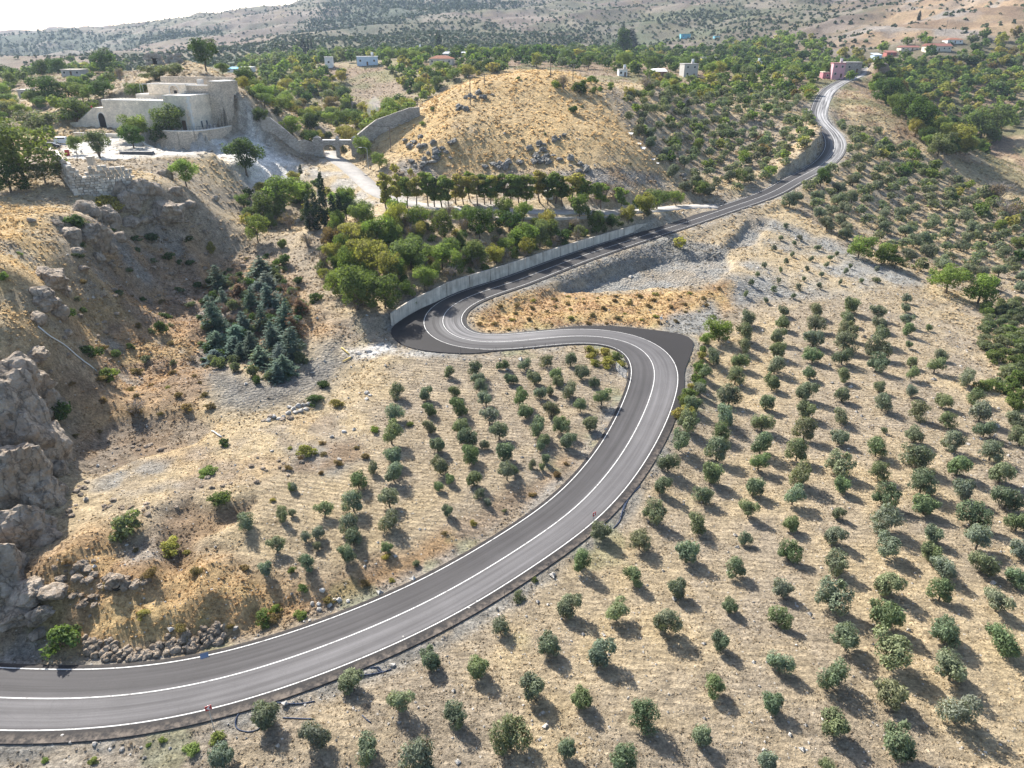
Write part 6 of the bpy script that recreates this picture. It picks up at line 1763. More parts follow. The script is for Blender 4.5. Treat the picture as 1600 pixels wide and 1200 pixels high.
# olives of the older orchards: the largest few as single trees, the others in one mass
ind, rest = individuals(OLIVES2, 300 - N_OLIVE)
for t in ind: t['look'] = 'old spreading grey green'
label_by_landmark(ind, 'olive tree')
for i, t in enumerate(ind):
    put_plant('olive_tree', t['label'], 'olive tree', 'olive', t['x'], t['y'], t['z'] - .1, t['w'], t['h'], t['col'], 'olive trees of the old orchards', 3.0, i, h0=2.75)
for s in range(6):
    lob = make_lobes(900 + s, 3.0, 2.6, .3, 5, .75, (.36, .54), .9)
    proto('olive_low', crown_mesh('olive_far', lob, 330, .25, .15, 920 + s, inner=.6, zmin=.1), None)
stuff_mass('olive_orchard', 'old olive orchards on the terraces by the upper road', rest, None, 3.0, 2.75, 'olive_low')

# cypresses by the terrace
for i, (px, py, hp, wp) in enumerate([(484,360,52,11),(496,359,60,11),(508,353,84,12),(523,353,50,11),(532,348,48,11),(470,272,14,5)]):
    x, y, z = G(px, py); dep = project(x, y, z)[2]
    h = hp * dep / F / .97; w = wp * dep / F
    lab = ['first', 'second', 'tallest', 'fourth', 'fifth', 'tiny lone'][i]
    put_plant('cypress_tree', f'{lab} narrow dark cypress ' + ('in the short row beside the terrace road' if i < 5 else 'below the white scree slope'), 'cypress', 'cypress', x, y, z, w * 1.15, h, (.040, .062, .034), 'cypresses', 1.1, i, h0=7.0)
# dark conifers in the village
for i, (px, py, hp, wp, lab) in enumerate([(475,85,24,10,'dark cypress group left of the white tower house'),(483,85,24,4,'slim cypress beside the dark cypress group'),(488,85,23,4,'second slim cypress beside the dark cypress group'),(685,76,24,10,'dark conical cypress behind the metal roofed shed'),(972,72,34,10,'tallest dark cypress beside the white minaret'),(984,76,28,24,'broad dark pine beside the minaret'),(439,86,10,5,'small dark conifer at the edge of the olive hill'),(1435,32,14,5,'pair of small dark conifers above the red roofs')]):
    x, y, z = G(px, py); dep = project(x, y, z)[2]
    put_plant('conifer_tree', lab, 'conifer', 'cypress', x, y, z, wp * dep / F, hp * dep / F, (.035, .052, .034), 'dark conifers of the village', 1.1, 40 + i, h0=7.0)
# blue green spruces on the shaded slope
SPR = [(345,440,30,60),(410,420,40,44),(375,455,30,40),(405,450,30,40),(340,500,30,70),(330,480,24,50),(338,535,30,36),(336,556,34,34),(370,520,30,52),(385,505,30,60),(395,540,30,54),(410,560,36,48),(430,530,36,60),(446,500,34,64),(455,545,40,62),(440,575,36,44),(435,560,30,50),(365,545,34,40),(425,470,30,48),(462,515,26,50),(405,600,0,0),(420,445,30,40),(350,470,26,44),(392,470,26,50),(470,480,24,40),(376,555,26,34),(412,500,30,54),(434,588,32,40)]
SPR = [s for s in SPR if s[2]]
SPR.sort(key=lambda s: s[1])
for i, (px, py, wp, hp) in enumerate(SPR):
    rr = random.Random(i); x, y, z = G(px, py + hp * .22); dep = project(x, y, z)[2]
    rust = i in (4, 9, 14)
    col = (.15, .085, .045) if rust else jit((.085, .125, .095), rr, .22)
    sp_ = put_plant('spruce_tree', f'{"rust brown dying" if rust else "blue green"} spruce on the shaded slope, {ordinal(i + 1)} counting downhill', 'spruce', 'spruce', x, y, z, wp * dep / F * rr.uniform(1.0, 1.6), hp * dep / F * rr.uniform(.5, .9), col, 'spruces on the shaded slope', 2.9, i, part='boughs', h0=5.0)
    sp_.rotation_euler.x = rr.uniform(-.16, .16); sp_.rotation_euler.y = rr.uniform(-.16, .16)
# rust brown dead thicket among the spruces
wood_pts = scatter([(350,450),(460,450),(470,520),(400,520),(345,500)], 3.0, 77)
dead = []
for x, y in wood_pts[:24]: add(dead, x, y, 2.6, 1.9, (.15, .095, .06), R, 'bare')
for t in dead: t['look'] = 'rust brown dead leafless'
label_by_landmark(dead, 'bush')
for i, t in enumerate(dead):
    put_plant('dead_bush', t['label'], 'bush', 'bare', t['x'], t['y'], t['z'], t['w'], t['h'], t['col'], 'dead bushes among the spruces', 2.7, i, part='dry_leaves', stem='twigs', h0=2.6)

# scrub and groves on the far hills: thousands of small crowns in one object
MAT_FAR = MAT_LEAF_MASS.copy(); MAT_FAR.name = 'far_leaves'
for n_ in MAT_FAR.node_tree.nodes:
    if n_.type == 'MIX_SHADER': n_.inputs[0].default_value = .08
def far_scrub():
    rg = np.random.default_rng(99)
    X_, Y_, S_, K_ = [], [], [], []
    def lattice(P, sp, jitter, smin, smax, kind, keep):
        lo, hi = P.min(0), P.max(0)
        th = .5; n = int(np.hypot(*(hi - lo)) / sp) + 2
        i, j = np.meshgrid(np.arange(-n, n), np.arange(-n, n)); c = (lo + hi) / 2
        gx, gy = i.ravel() * sp, j.ravel() * sp
        x = c[0] + gx * math.cos(th) - gy * math.sin(th) + rg.normal(size=gx.size) * jitter; y = c[1] + gx * math.sin(th) + gy * math.cos(th) + rg.normal(size=gx.size) * jitter
        k = (poly_mask(P, 15, 20, kind, x, y) > rg.random(len(x))) & (rg.random(len(x)) < keep * np.clip(.55 + 1.1 * fbm(x, y, 90, 3, 210 + kind), .1, 1))
        X_.append(x[k]); Y_.append(y[k]); S_.append(rg.uniform(smin, smax, k.sum())); K_.append(np.full(k.sum(), kind))
    lattice(ZP['grovehill'], 7.6, .7, 3.8, 5.4, 1, 1.9)
    lattice(ZP['scrubhill'], 8, 4, 2.2, 5.2, 2, 1.3)
    for z_ in ('pinehill', 'pineleft', 'blueridge'): lattice(ZP[z_], 8.5 if z_ != 'blueridge' else 12, 4, 4, 6.5, 3, 1.5)
    lattice(ZP['redleft'], 20, 9, 2.0, 4.0, 2, .6)
    lattice(ZP['goldfar'], 9, 5, 1.6, 4.6, 2, 1.1)
    far_ = np.array([(-1500, 3000), (-700, 760), (-330, 600), (0, 660), (250, 640), (560, 700), (1300, 1500), (1400, 2600)], float)
    lattice(far_, 11.5, 5.5, 1.8, 5.0, 2, 1.15)
    x, y, s, kd = map(np.concatenate, (X_, Y_, S_, K_))
    z = H(x, y); pine = kd == 3; grove = (kd == 1) * 1.0
    px_, py_, dp_ = project(x, y, z)
    k = (px_ > -120) & (px_ < 1720) & (py_ > -40) & (dp_ > 0)
    x, y, z, s, pine, grove = x[k], y[k], z[k], s[k], pine[k], grove[k]
    h = np.where(pine, rg.uniform(6, 11, len(x)), s * rg.uniform(.6, .85, len(x)))
    print('far crowns', len(x))
    m = 6
    N_ = len(x)
    d = rg.normal(size=(N_, m, 3)); d[..., 2] = np.abs(d[..., 2]) + .1; d /= np.linalg.norm(d, axis=2, keepdims=True)
    P = d * np.stack([s * .45, s * .45, h * .8], 1)[:, None] * rg.uniform(.7, 1.1, (N_, m, 1)) + np.stack([x, y, z], 1)[:, None]
    P = P.reshape(-1, 3); D = d.reshape(-1, 3)
    Nn = D + rg.normal(size=D.shape) * .35; Nn /= np.linalg.norm(Nn, axis=1, keepdims=True)
    a_ = np.cross(Nn, rg.normal(size=Nn.shape)); a_ /= np.linalg.norm(a_, axis=1, keepdims=True); b_ = np.cross(Nn, a_)
    q = (np.repeat(s, m) * .36)[:, None] * rg.uniform(.7, 1.3, (len(P), 1))
    V = np.stack([P - a_ * q, P - b_ * q, P + a_ * q, P + b_ * q], 1).reshape(-1, 3)
    base = np.where(pine[:, None], np.array([[.045, .068, .04]]), np.where((grove > .5)[:, None], np.array([[.070, .090, .052]]), np.array([[.066, .082, .045]])))
    col = base * rg.uniform(.75, 1.25, (N_, 1))
    col = np.concatenate([col, np.ones((N_, 1))], 1)
    me = np_mesh('hillside_scrub', V, np.arange(len(V)).reshape(-1, 4), [MAT_FAR], attrs={'tint': np.repeat(np.clip(rg.normal(.5, .15, len(P)), 0, 1), 4), 'leafcol': np.repeat(np.repeat(col, m, 0), 4, 0)})
    tag(link('hillside_scrub', me), 'scrub, olive groves and pines dotting the far hills', kind='stuff')
far_scrub()
# ------------------------------------------------------------------ rock
from mathutils import noise as mnoise
def rock_material(name, c0, c1, stain=(.30, .22, .15)):
    m, nt, b, out = new_mat(name); L = nt.links.new
    tc = N(nt, 'ShaderNodeTexCoord'); oi = N(nt, 'ShaderNodeObjectInfo')
    sc = N(nt, 'ShaderNodeNewGeometry')
    n1_ = N(nt, 'ShaderNodeTexNoise', Scale=.55, Detail=9.0, Roughness=.72); L(sc.outputs['Position'], n1_.inputs['Vector'])
    n2_ = N(nt, 'ShaderNodeTexNoise', Scale=3.5, Detail=6.0, Roughness=.75); L(sc.outputs['Position'], n2_.inputs['Vector'])
    mp = N(nt, 'ShaderNodeMapping'); mp.inputs['Scale'].default_value = (.9, .9, .25); L(sc.outputs['Position'], mp.inputs['Vector'])
    vo = N(nt, 'ShaderNodeTexVoronoi', Scale=.7); vo.feature = 'DISTANCE_TO_EDGE'; wp_ = N(nt, 'ShaderNodeVectorMath', operation='MULTIPLY_ADD'); wp_.inputs[1].default_value = (1.8,) * 3; L(n1_.outputs['Color'], wp_.inputs[0]); L(mp.outputs[0], wp_.inputs[2]); L(wp_.outputs[0], vo.inputs['Vector'])
    cr = N(nt, 'ShaderNodeValToRGB'); L(n1_.outputs['Fac'], cr.inputs[0])
    e = cr.color_ramp.elements; e[0].position = .32; e[0].color = (*c0, 1); e[1].position = .64; e[1].color = (*c1, 1)
    x = e.new(.48); x.color = (*[(a + b_) / 2 * .95 for a, b_ in zip(c0, c1)], 1)
    st = N(nt, 'ShaderNodeMapRange'); st.inputs['From Min'].default_value = .52; st.inputs['From Max'].default_value = .66; st.inputs['To Max'].default_value = .75; L(n2_.outputs['Fac'], st.inputs['Value'])
    mx = N(nt, 'ShaderNodeMix', data_type='RGBA'); L(st.outputs[0], mx.inputs[0]); L(cr.outputs[0], mx.inputs[6]); mx.inputs[7].default_value = (*stain, 1)
    ck = N(nt, 'ShaderNodeMapRange'); ck.inputs['From Max'].default_value = .05; ck.inputs['To Min'].default_value = .62; L(vo.outputs['Distance'], ck.inputs['Value'])
    mc = N(nt, 'ShaderNodeMix', data_type='RGBA', blend_type='MULTIPLY'); mc.inputs[0].default_value = 1; L(mx.outputs[2], mc.inputs[6]); L(ck.outputs[0], mc.inputs[7])
    L(mc.outputs[2], b.inputs['Base Color']); b.inputs['Roughness'].default_value = .95
    h = N(nt, 'ShaderNodeMath', operation='MULTIPLY_ADD'); h.inputs[1].default_value = .35; L(n2_.outputs['Fac'], h.inputs[0]); L(n1_.outputs['Fac'], h.inputs[2])
    h2 = N(nt, 'ShaderNodeMath', operation='MULTIPLY_ADD'); h2.inputs[1].default_value = .35; L(ck.outputs[0], h2.inputs[0]); L(h.outputs[0], h2.inputs[2])
    mb_ = N(nt, 'ShaderNodeMapping'); mb_.inputs['Rotation'].default_value = (.35, .2, 0); mb_.inputs['Scale'].default_value = (.25, .25, 1.6); L(sc.outputs['Position'], mb_.inputs['Vector'])
    nb_ = N(nt, 'ShaderNodeTexNoise', Scale=1.0, Detail=5.0, Roughness=.65); L(mb_.outputs[0], nb_.inputs['Vector'])
    h3_ = N(nt, 'ShaderNodeMath', operation='MULTIPLY_ADD'); h3_.inputs[1].default_value = .9; L(nb_.outputs['Fac'], h3_.inputs[0]); L(h2.outputs[0], h3_.inputs[2]); h2 = h3_
    bp = N(nt, 'ShaderNodeBump', Strength=1.0, Distance=.55); L(h2.outputs[0], bp.inputs['Height']); L(bp.outputs[0], b.inputs['Normal'])
    return m
MAT_CRAG = rock_material('grey_limestone', (.20, .16, .12), (.50, .42, .335), (.36, .25, .155))
MAT_DARKROCK = rock_material('dark_grey_rock', (.14, .135, .125), (.33, .315, .285), (.24, .19, .12))
MAT_WHITEROCK = rock_material('pale_boulder', (.40, .37, .33), (.66, .63, .58), (.42, .34, .25))

def rock_mesh(name, seed, sub, mat, facets=12, rough=.16, squash=(1, 1, 1)):
    rr = random.Random(seed); facets += 6
    pl = []
    for _ in range(facets):
        d = Vector((rr.gauss(0, 1), rr.gauss(0, 1), rr.gauss(0, 1))).normalized(); pl.append((d, rr.uniform(.62, .95)))
    bm = bmesh.new(); bmesh.ops.create_icosphere(bm, subdivisions=sub, radius=1)
    off = Vector((seed * 3.1, seed * 1.7, 0))
    for v in bm.verts:
        d = v.co.normalized(); r = 1.05
        for n_, h in pl:
            k = d.dot(n_)
            if k > .05: r = min(r, h / k)
        r *= 1 + rough * (mnoise.fractal(d * 1.9 + off, 1.0, 2.1, 5) ) - rough * .5 * abs(mnoise.noise(d * 3.7 + off))
        v.co = Vector((d.x * r * squash[0], d.y * r * squash[1], d.z * r * squash[2]))
    me = bpy.data.meshes.new(name); bm.to_mesh(me); bm.free(); me.materials.append(mat)
    return me
ROCKS = [rock_mesh('rock', 10 + i, 3, MAT_CRAG) for i in range(8)]
BIGROCKS = [rock_mesh('large_rock', 30 + i, 5, MAT_CRAG, 22, .2) for i in range(5)]
DARKROCKS = [rock_mesh('dark_rock', 50 + i, 3, MAT_DARKROCK, 10, .3) for i in range(6)]
WHITEROCKS = [rock_mesh('pale_rock', 70 + i, 2, MAT_WHITEROCK, 10, .1) for i in range(6)]
def rock_at(px, py, wpx, name, label, cat, lib, hk=.8, sink=.25, group=None, dk=1.0):
    rr = random.Random(int(px * 17 + py * 3))
    x, y, z = G(px, py)
    if x != x: return
    w = wpx * project(x, y, z)[2] / F / 2
    o = link(name, rr.choice(lib), loc=(x, y, z + w * hk * (.5 - sink)), rot=(rr.uniform(-.25, .25), rr.uniform(-.25, .25), rr.uniform(0, 6.28)), scale=(w * rr.uniform(.9, 1.15), w * dk * rr.uniform(.9, 1.15), w * hk * rr.uniform(.9, 1.2)))
    tag(o, label, cat, group); return o

def rock_labels(lst, where, adj):
    """label every rock by its look and its order along the group"""
    out = []
    for i, t in enumerate(lst):
        size = 'small' if t[2] < 20 else 'large' if t[2] > 36 else 'middling'
        out.append(f'{size} {adj} rock {where}, {ordinal(i + 1)} from the top')
    return out
# crag at the near left
CRAG = [(18,616,100,1.0),(66,640,54,1.0),(26,685,112,1.25),(66,712,74,1.3),(92,738,34,1.0),(16,765,120,1.25),(64,780,66,1.1),(92,770,28,.9),(36,832,84,.9),(72,842,40,.8),(0,905,86,1.0),(44,925,56,.6),(84,925,40,.5),(22,962,60,.5),(60,962,44,.5),(50,600,40,.7),(60,990,26,.5)]
CRAG.sort(key=lambda t: t[1])
for t, lab in zip(CRAG, rock_labels(CRAG, 'of the crag at the road end', 'grey limestone')):
    rock_at(t[0], t[1], t[2] * 1.2, 'crag_rock', lab, 'rock', BIGROCKS if t[2] > 40 else ROCKS, t[3], .42, 'rocks of the near crag')
# bluff under the bastion and along the ridge
BLUFF = [(135,335,34,1.0),(165,348,42,1.2),(200,322,44,1.1),(222,300,40,.9),(262,335,48,.8),(112,372,32,.9),(146,374,42,1.1),(172,388,20,1.0),(75,440,44,1.0),(70,475,42,.9),(92,490,30,.8),(60,500,28,.7),(215,312,32,.8),(188,302,30,.9),(243,298,24,.8),(258,275,24,.7),(335,312,16,.6),(55,556,42,.6),(30,575,34,.6),(120,395,24,.8),(155,405,20,.8),(250,320,20,.7),(205,350,26,.8),(186,372,22,.8),(275,300,22,.7),(228,345,18,.7),(295,320,18,.6),(90,350,18,.6),(48,345,12,.6),(105,520,16,.5),(62,462,30,.8),(100,455,22,.8),(130,420,18,.6)]
BLUFF.sort(key=lambda t: t[1])
for t, lab in zip(BLUFF, rock_labels(BLUFF, 'on the ridge below the bastion', 'weathered grey')):
    rock_at(t[0], t[1], t[2] * 1.2, 'bluff_rock', lab, 'rock', BIGROCKS if t[2] > 34 else ROCKS, t[3], .4, 'rocks on the ridge below the bastion')
# dark outcrops on the golden hill
rr_ = random.Random(3)
OUT = []
for (cx, cy, sx, sy, n_) in ((683,240,28,16,20),(640,225,16,10,8),(850,248,34,14,22),(780,258,22,6,10),(745,150,26,8,10),(840,230,14,8,8),(905,262,16,8,6),(720,170,16,6,4),(870,215,20,8,5),(1075,275,14,8,4),(655,260,20,6,6)):
    for _ in range(n_): OUT.append((cx + rr_.gauss(0, .5) * sx, cy + rr_.gauss(0, .5) * sy, rr_.uniform(5, 15), rr_.uniform(.5, .9)))
OUT.sort(key=lambda t: t[1])
for i, t in enumerate(OUT):
    rock_at(t[0], t[1], t[2], 'outcrop_rock', f'{"large" if t[2] > 11 else "small"} dark rock on the golden hill, {ordinal(i + 1)} counting down from the top', 'rock', DARKROCKS, t[3], .25, 'dark rocks on the golden hill')
# pale boulders
BOUL = [(450,646,9),(458,640,10),(466,636,11),(474,634,9),(482,632,10),(489,630,9),(443,652,8),(436,655,8),(462,645,8),(470,643,9),(452,637,8),(478,640,8),(427,652,10),(420,657,8)]
BOUL.sort(key=lambda t: -t[0])
for i, t in enumerate(BOUL): rock_at(t[0], t[1], t[2] * 1.1, 'boulder', f'pale boulder heaped under the gravel slope, {ordinal(i + 1)} from the grove side', 'boulder', WHITEROCKS, .8, .2, 'pale boulders heaped under the gravel slope')
B2 = [(504,923,9),(488,944,8),(498,945,8),(516,946,9),(522,938,7),(530,938,9),(499,953,9),(544,940,7),(473,966,6),(484,970,6),(478,965,6)]
for i, t in enumerate(B2): rock_at(t[0], t[1], t[2] * 1.1, 'boulder', f'white boulder above the road inside the bend, {ordinal(i + 1)} of the scattered group', 'boulder', WHITEROCKS, .8, .2, 'white boulders above the road inside the bend')
B3 = [(613,1040,11),(630,996,7),(710,961,6),(722,954,6),(733,951,7),(745,940,6),(97,1150,8),(148,1163,9),(190,1172,10),(111,1160,7),(45,1143,5),(172,1171,6),(220,1168,6),(155,1146,5),(538,675,9),(530,718,8),(518,683,9),(450,735,9),(573,624,8),(578,618,7),(167,1094,5),(193,1043,5),(368,982,10),(425,705,6),(573,614,9)]
for i, t in enumerate(B3): rock_at(t[0], t[1], t[2], 'boulder', f'lone pale stone lying in the dry grass near the road, {ordinal(i + 1)} of many', 'boulder', WHITEROCKS, .7, .2, 'lone pale stones near the road')

# rocks breaking through the rough slope above the lower road
MAT_BROWNROCK = rock_material('brown_rock', (.17, .13, .095), (.42, .35, .275), (.30, .19, .10))
BROWNROCKS = [rock_mesh('brown_rock', 110 + i, 3, MAT_BROWNROCK, 11, .28) for i in range(5)]
rs_ = random.Random(12); SL = []
for (cx, cy, sx, sy, n_) in ((165,905,36,14,14),(205,905,28,12,10),(110,885,36,24,14),(130,935,24,14,8),(240,800,40,12,8),(175,790,40,10,8),(440,725,50,16,10),(130,760,14,12,8),(110,800,14,16,8),(240,700,60,10,10),(430,655,30,6,8),(330,760,50,14,8),(200,400,90,40,16),(300,370,90,40,14),(260,460,120,50,18),(380,440,60,40,8),(160,500,60,40,12),(120,570,50,30,10)):
    for _ in range(n_): SL.append((cx + rs_.gauss(0, .5) * sx, cy + rs_.gauss(0, .5) * sy, rs_.uniform(6, 20) * (1 if cy > 870 else .6)))
SL.sort(key=lambda t: -t[1])
for i, t in enumerate(SL):
    rock_at(t[0], t[1], t[2], 'slope_rock', f'{"large" if t[2] > 12 else "small"} brownish rock on the left hillside, {ordinal(i + 1)} going uphill from the road', 'rock', BROWNROCKS, rs_.uniform(.4, .8), .3, 'brownish rocks on the left hillside')
def cave():
    x, y, z = G(182, 924); dep = project(x, y, z)[2]; k = dep / F
    t = thing('cave_mouth', 'dark cave mouth in brown rock above the golden terrace', 'cave', (x, y, z))
    for a, h, s, nm in ((-13, 5, 10, 'rock_jamb'), (13, 6, 11, 'rock_jamb'), (0, 17, 15, 'rock_lintel'), (-6, 14, 9, 'rock_lintel')):
        link(nm, BROWNROCKS[int(abs(a)) % 5], t, (a * k, .4, h * k), (.2, .1, a), (s * k, s * k * .8, s * k * .75))
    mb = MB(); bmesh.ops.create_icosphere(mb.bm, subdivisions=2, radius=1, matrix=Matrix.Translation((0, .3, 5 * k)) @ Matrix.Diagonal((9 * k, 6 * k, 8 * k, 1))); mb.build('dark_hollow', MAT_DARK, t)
cave()

# dry stone wall under the grassy terrace
def dry_wall():
    top = [(128,996),(150,1002),(175,1000),(200,1008),(240,1006),(270,992),(300,985),(330,975),(348,978)]
    bot = [(132,1018),(150,1030),(175,1035),(205,1034),(240,1026),(275,1020),(300,1018),(330,1012),(350,1004)]
    x, y, z = G(210, 1034); root = thing('dry_stone_wall', 'tumbled dry stone wall under the golden grass terrace by the road', 'stone wall', (x, y, z))
    rr = random.Random(6); meshes = [rock_mesh('stone', 90 + i, 2, MAT_BROWNROCK, 9, .08) for i in range(5)]
    n_ = 0
    for i in range(230):
        t = rr.random() * (len(top) - 1); k = int(t); f = t - k
        a = (top[k][0] + (top[k + 1][0] - top[k][0]) * f, top[k][1] + (top[k + 1][1] - top[k][1]) * f)
        b = (bot[k][0] + (bot[k + 1][0] - bot[k][0]) * f, bot[k][1] + (bot[k + 1][1] - bot[k][1]) * f)
        s = rr.random() ** .8
        if 205 < a[0] < 240 and s < .45: continue
        p = G(a[0] + (b[0] - a[0]) * s, a[1] + (b[1] - a[1]) * s)
        r = rr.uniform(.22, .46)
        link('stone', rr.choice(meshes), root, (p[0] - x, p[1] - y, p[2] - z + r * .25), (rr.random() * 3, rr.random() * 3, rr.random() * 6), (r * 1.2, r, r * .9)); n_ += 1
dry_wall()

# ------------------------------------------------------------------ dry grass and stones nobody could count
def straw_material():
    m, nt, b, out = new_mat('dry_straw'); L = nt.links.new
    c = N(nt, 'ShaderNodeAttribute', attribute_name='leafcol'); L(c.outputs['Color'], b.inputs['Base Color']); b.inputs['Roughness'].default_value = .9; b.inputs['Specular IOR Level'].default_value = .05
    t = N(nt, 'ShaderNodeBsdfTranslucent'); L(c.outputs['Color'], t.inputs['Color'])
    ms = N(nt, 'ShaderNodeMixShader'); ms.inputs[0].default_value = .45; L(b.outputs[0], ms.inputs[1]); L(t.outputs[0], ms.inputs[2]); L(ms.outputs[0], out.inputs[0])
    return m
MAT_STRAW = straw_material()
def tufts():
    rg = np.random.default_rng(17)
    n = 520000
    u = rg.uniform(math.radians(-38), math.radians(38), n); v = rg.uniform(math.log(94), math.log(560), n)
    x = np.exp(v) * np.sin(u); y = np.exp(v) * np.cos(u) + APEX_Y
    w = np.full(n, .35)
    for k, d in {'goldleft': 1, 'brownleft': .7, 'lowrough': .7, 'terrace': 1, 'bank': .8, 'orange': .8, 'goldhill': .4, 'verge': .35, 'dryridge': .7}.items(): w = np.maximum(w, d * poly_mask(ZP[k], 2, 2, 50, x, y))
    soft_ = np.clip(poly_mask(ZP['grove'], 2, 2, 51, x, y) + poly_mask(ZP['lowgrove'], 2, 2, 52, x, y) + poly_mask(ZP['young'], 2, 2, 53, x, y) + poly_mask(ZP['field'], 2, 2, 54, x, y), 0, 1)
    w = np.where(soft_ > .5, .55, w)
    for k in ('court', 'white', 'gravel', 'quarry', 'accside'): w *= 1 - .93 * poly_mask(ZP[k], 1.5, 2, 55, x, y)
    # drift into patches, and into furrow lines on the worked ground
    w *= np.clip(.15 + 1.5 * vnoise(x / 5, y / 5, 3) * vnoise(x / 1.7, y / 1.7, 4) * 1.6, 0, 1)
    th = .14 + .25 * fbm(x, y, 60, 2, 201); fx = x * np.cos(th) + y * np.sin(th); fy = -x * np.sin(th) + y * np.cos(th)
    q = np.abs(((fy + .35 * fbm(x, y, 6, 2, 202)) / .95) % 1.0 - .5) * 2
    w *= np.where(soft_ > .5, .35 + .85 * sstep(.25, .8, q), 1)
    rd, ri, rs = near_line(ROADC, x, y, 30)
    w *= rd > (ROADC[ri, 3] + np.where(rs < 0, sR[ri], sL[ri]) + .5)
    ad, ai, _ = near_line(ACCC, x, y, 20); w *= ad > 3.2
    k = rg.random(n) < w
    x, y, soft_ = x[k], y[k], soft_[k]; n = len(x); z = H(x, y)
    dist_ = np.hypot(x, y)
    s = rg.uniform(.09, .26, n) * np.clip(dist_ / 90, .9, 3.2) * np.where(soft_ > .5, .8, 1.15)
    V, C_ = [], []
    u_, v_ = polar(x, y)
    a = np.clip((u_ - U0) / (U1 - U0) * (NU - 1), 0, NU - 2).astype(int); b = np.clip((v_ - V0) / (V1 - V0) * (NV - 1), 0, NV - 2).astype(int)
    base = (C[a, b] * .88 + straw * .12) * rg.uniform(.85, 1.4, (n, 1)) 
    for j in range(2):
        an = rg.uniform(0, 6.28, n); dx, dy = np.cos(an), np.sin(an)
        lean = rg.uniform(.1, .8, n) * s
        hh = s * rg.uniform(.3, .75, n)
        p0 = np.stack([x - dy * s * .5, y + dx * s * .5, z - .03], 1); p1 = np.stack([x + dy * s * .5, y - dx * s * .5, z - .03], 1)
        p2 = np.stack([x + dx * lean + dy * s * .6, y + dy * lean - dx * s * .6, z + hh], 1); p3 = np.stack([x + dx * lean - dy * s * .5, y + dy * lean + dx * s * .5, z + hh * .7], 1)
        V.append(np.stack([p0, p1, p2, p3], 1).reshape(-1, 3)); C_.append(np.repeat(base, 4, 0))
    V = np.concatenate(V); C_ = np.concatenate(C_); C_ = np.concatenate([C_, np.ones((len(C_), 1))], 1)
    print('tufts', n)
    me = np_mesh('dry_grass', V, np.arange(len(V)).reshape(-1, 4), [MAT_STRAW], attrs={'leafcol': C_})
    tag(link('dry_grass', me), 'dry grass tufts covering the slopes and groves', kind='stuff')
tufts()
def pebbles():
    rg = np.random.default_rng(23)
    n = 26000
    u = rg.uniform(math.radians(-38), math.radians(38), n); v = rg.uniform(math.log(94), math.log(300), n)
    x = np.exp(v) * np.sin(u); y = np.exp(v) * np.cos(u) + APEX_Y
    w = np.full(n, .12)
    for k, d in {'grove': .5, 'lowgrove': .5, 'verge': .9, 'lowrough': .7, 'brownleft': .5, 'gravel': 1, 'white': 1, 'quarry': .8, 'court': .6, 'field': .5, 'young': .5}.items(): w = np.maximum(w, d * poly_mask(ZP[k], 2, 2, 60, x, y))
    rd, ri, rs = near_line(ROADC, x, y, 30)
    w = np.where(rd < ROADC[ri, 3] + np.where(rs < 0, sR[ri], sL[ri]) + 1.6, np.maximum(w, .8), w)
    w *= rd > (ROADC[ri, 3] + np.where(rs < 0, sR[ri], sL[ri]) - .12)
    w *= np.clip(.2 + 1.5 * vnoise(x / 6, y / 6, 8), 0, 1)
    k = rg.random(n) < w; x, y = x[k], y[k]; n = len(x); z = H(x, y)
    s = rg.lognormal(math.log(.085), .55, n).clip(.04, .42) * np.clip(np.hypot(x, y) / 90, .9, 1.6)
    octv = np.array([[1, 0, 0], [0, 1, 0], [-1, 0, 0], [0, -1, 0], [0, 0, .8], [0, 0, -.8]], float)
    octf = np.array([[0, 1, 4], [1, 2, 4], [2, 3, 4], [3, 0, 4], [1, 0, 5], [2, 1, 5], [3, 2, 5], [0, 3, 5]])
    j = octv[None] * rg.uniform(.6, 1.3, (n, 6, 1)) * s[:, None, None] + rg.normal(size=(n, 6, 3)) * .15 * s[:, None, None]
    V = j + np.stack([x, y, z + s * .25], 1)[:, None]
    Fc = octf[None] + (np.arange(n) * 6)[:, None, None]
    me = np_mesh('loose_stones', V.reshape(-1, 3), Fc.reshape(-1, 3), [MAT_WHITEROCK])
    tag(link('loose_stones', me), 'pale loose stones scattered over the soil', kind='stuff')
pebbles()
# ------------------------------------------------------------------ poles, lamps, signs
MAT_POLE = simple('weathered_pole', (.17, .145, .12), .9, .2, 3)
MAT_GALV = simple('galvanised_steel', (.38, .39, .40), .45, .12, 2, 0, .5)
def utility_pole(px, py, hpx, label, lean=0.0):
    x, y, z = G(px, py); h = hpx * project(x, y, z)[2] / F
    t = thing('utility_pole', label, 'utility pole', (x, y, z), 0.4, 'wooden utility poles')
    mb = MB(); mb.tube([(0, 0, -1), (lean, 0, h)], .17, 7, .11); mb.build('pole', MAT_POLE, t)
    mb = MB(); mb.box((lean, 0, h - .5), (1.9, .12, .14)); mb.box((lean, 0, h - 1.2), (1.3, .1, .12)); mb.build('crossarm', MAT_POLE, t)
    for k in (-.8, 0, .8):
        mb = MB(); mb.tube([(lean + k, 0, h - .42), (lean + k, 0, h - .15)], .07, 6, .05); mb.build('insulator', MAT_COPING, t)
    return Vector((x + lean, y, z + h - .15))
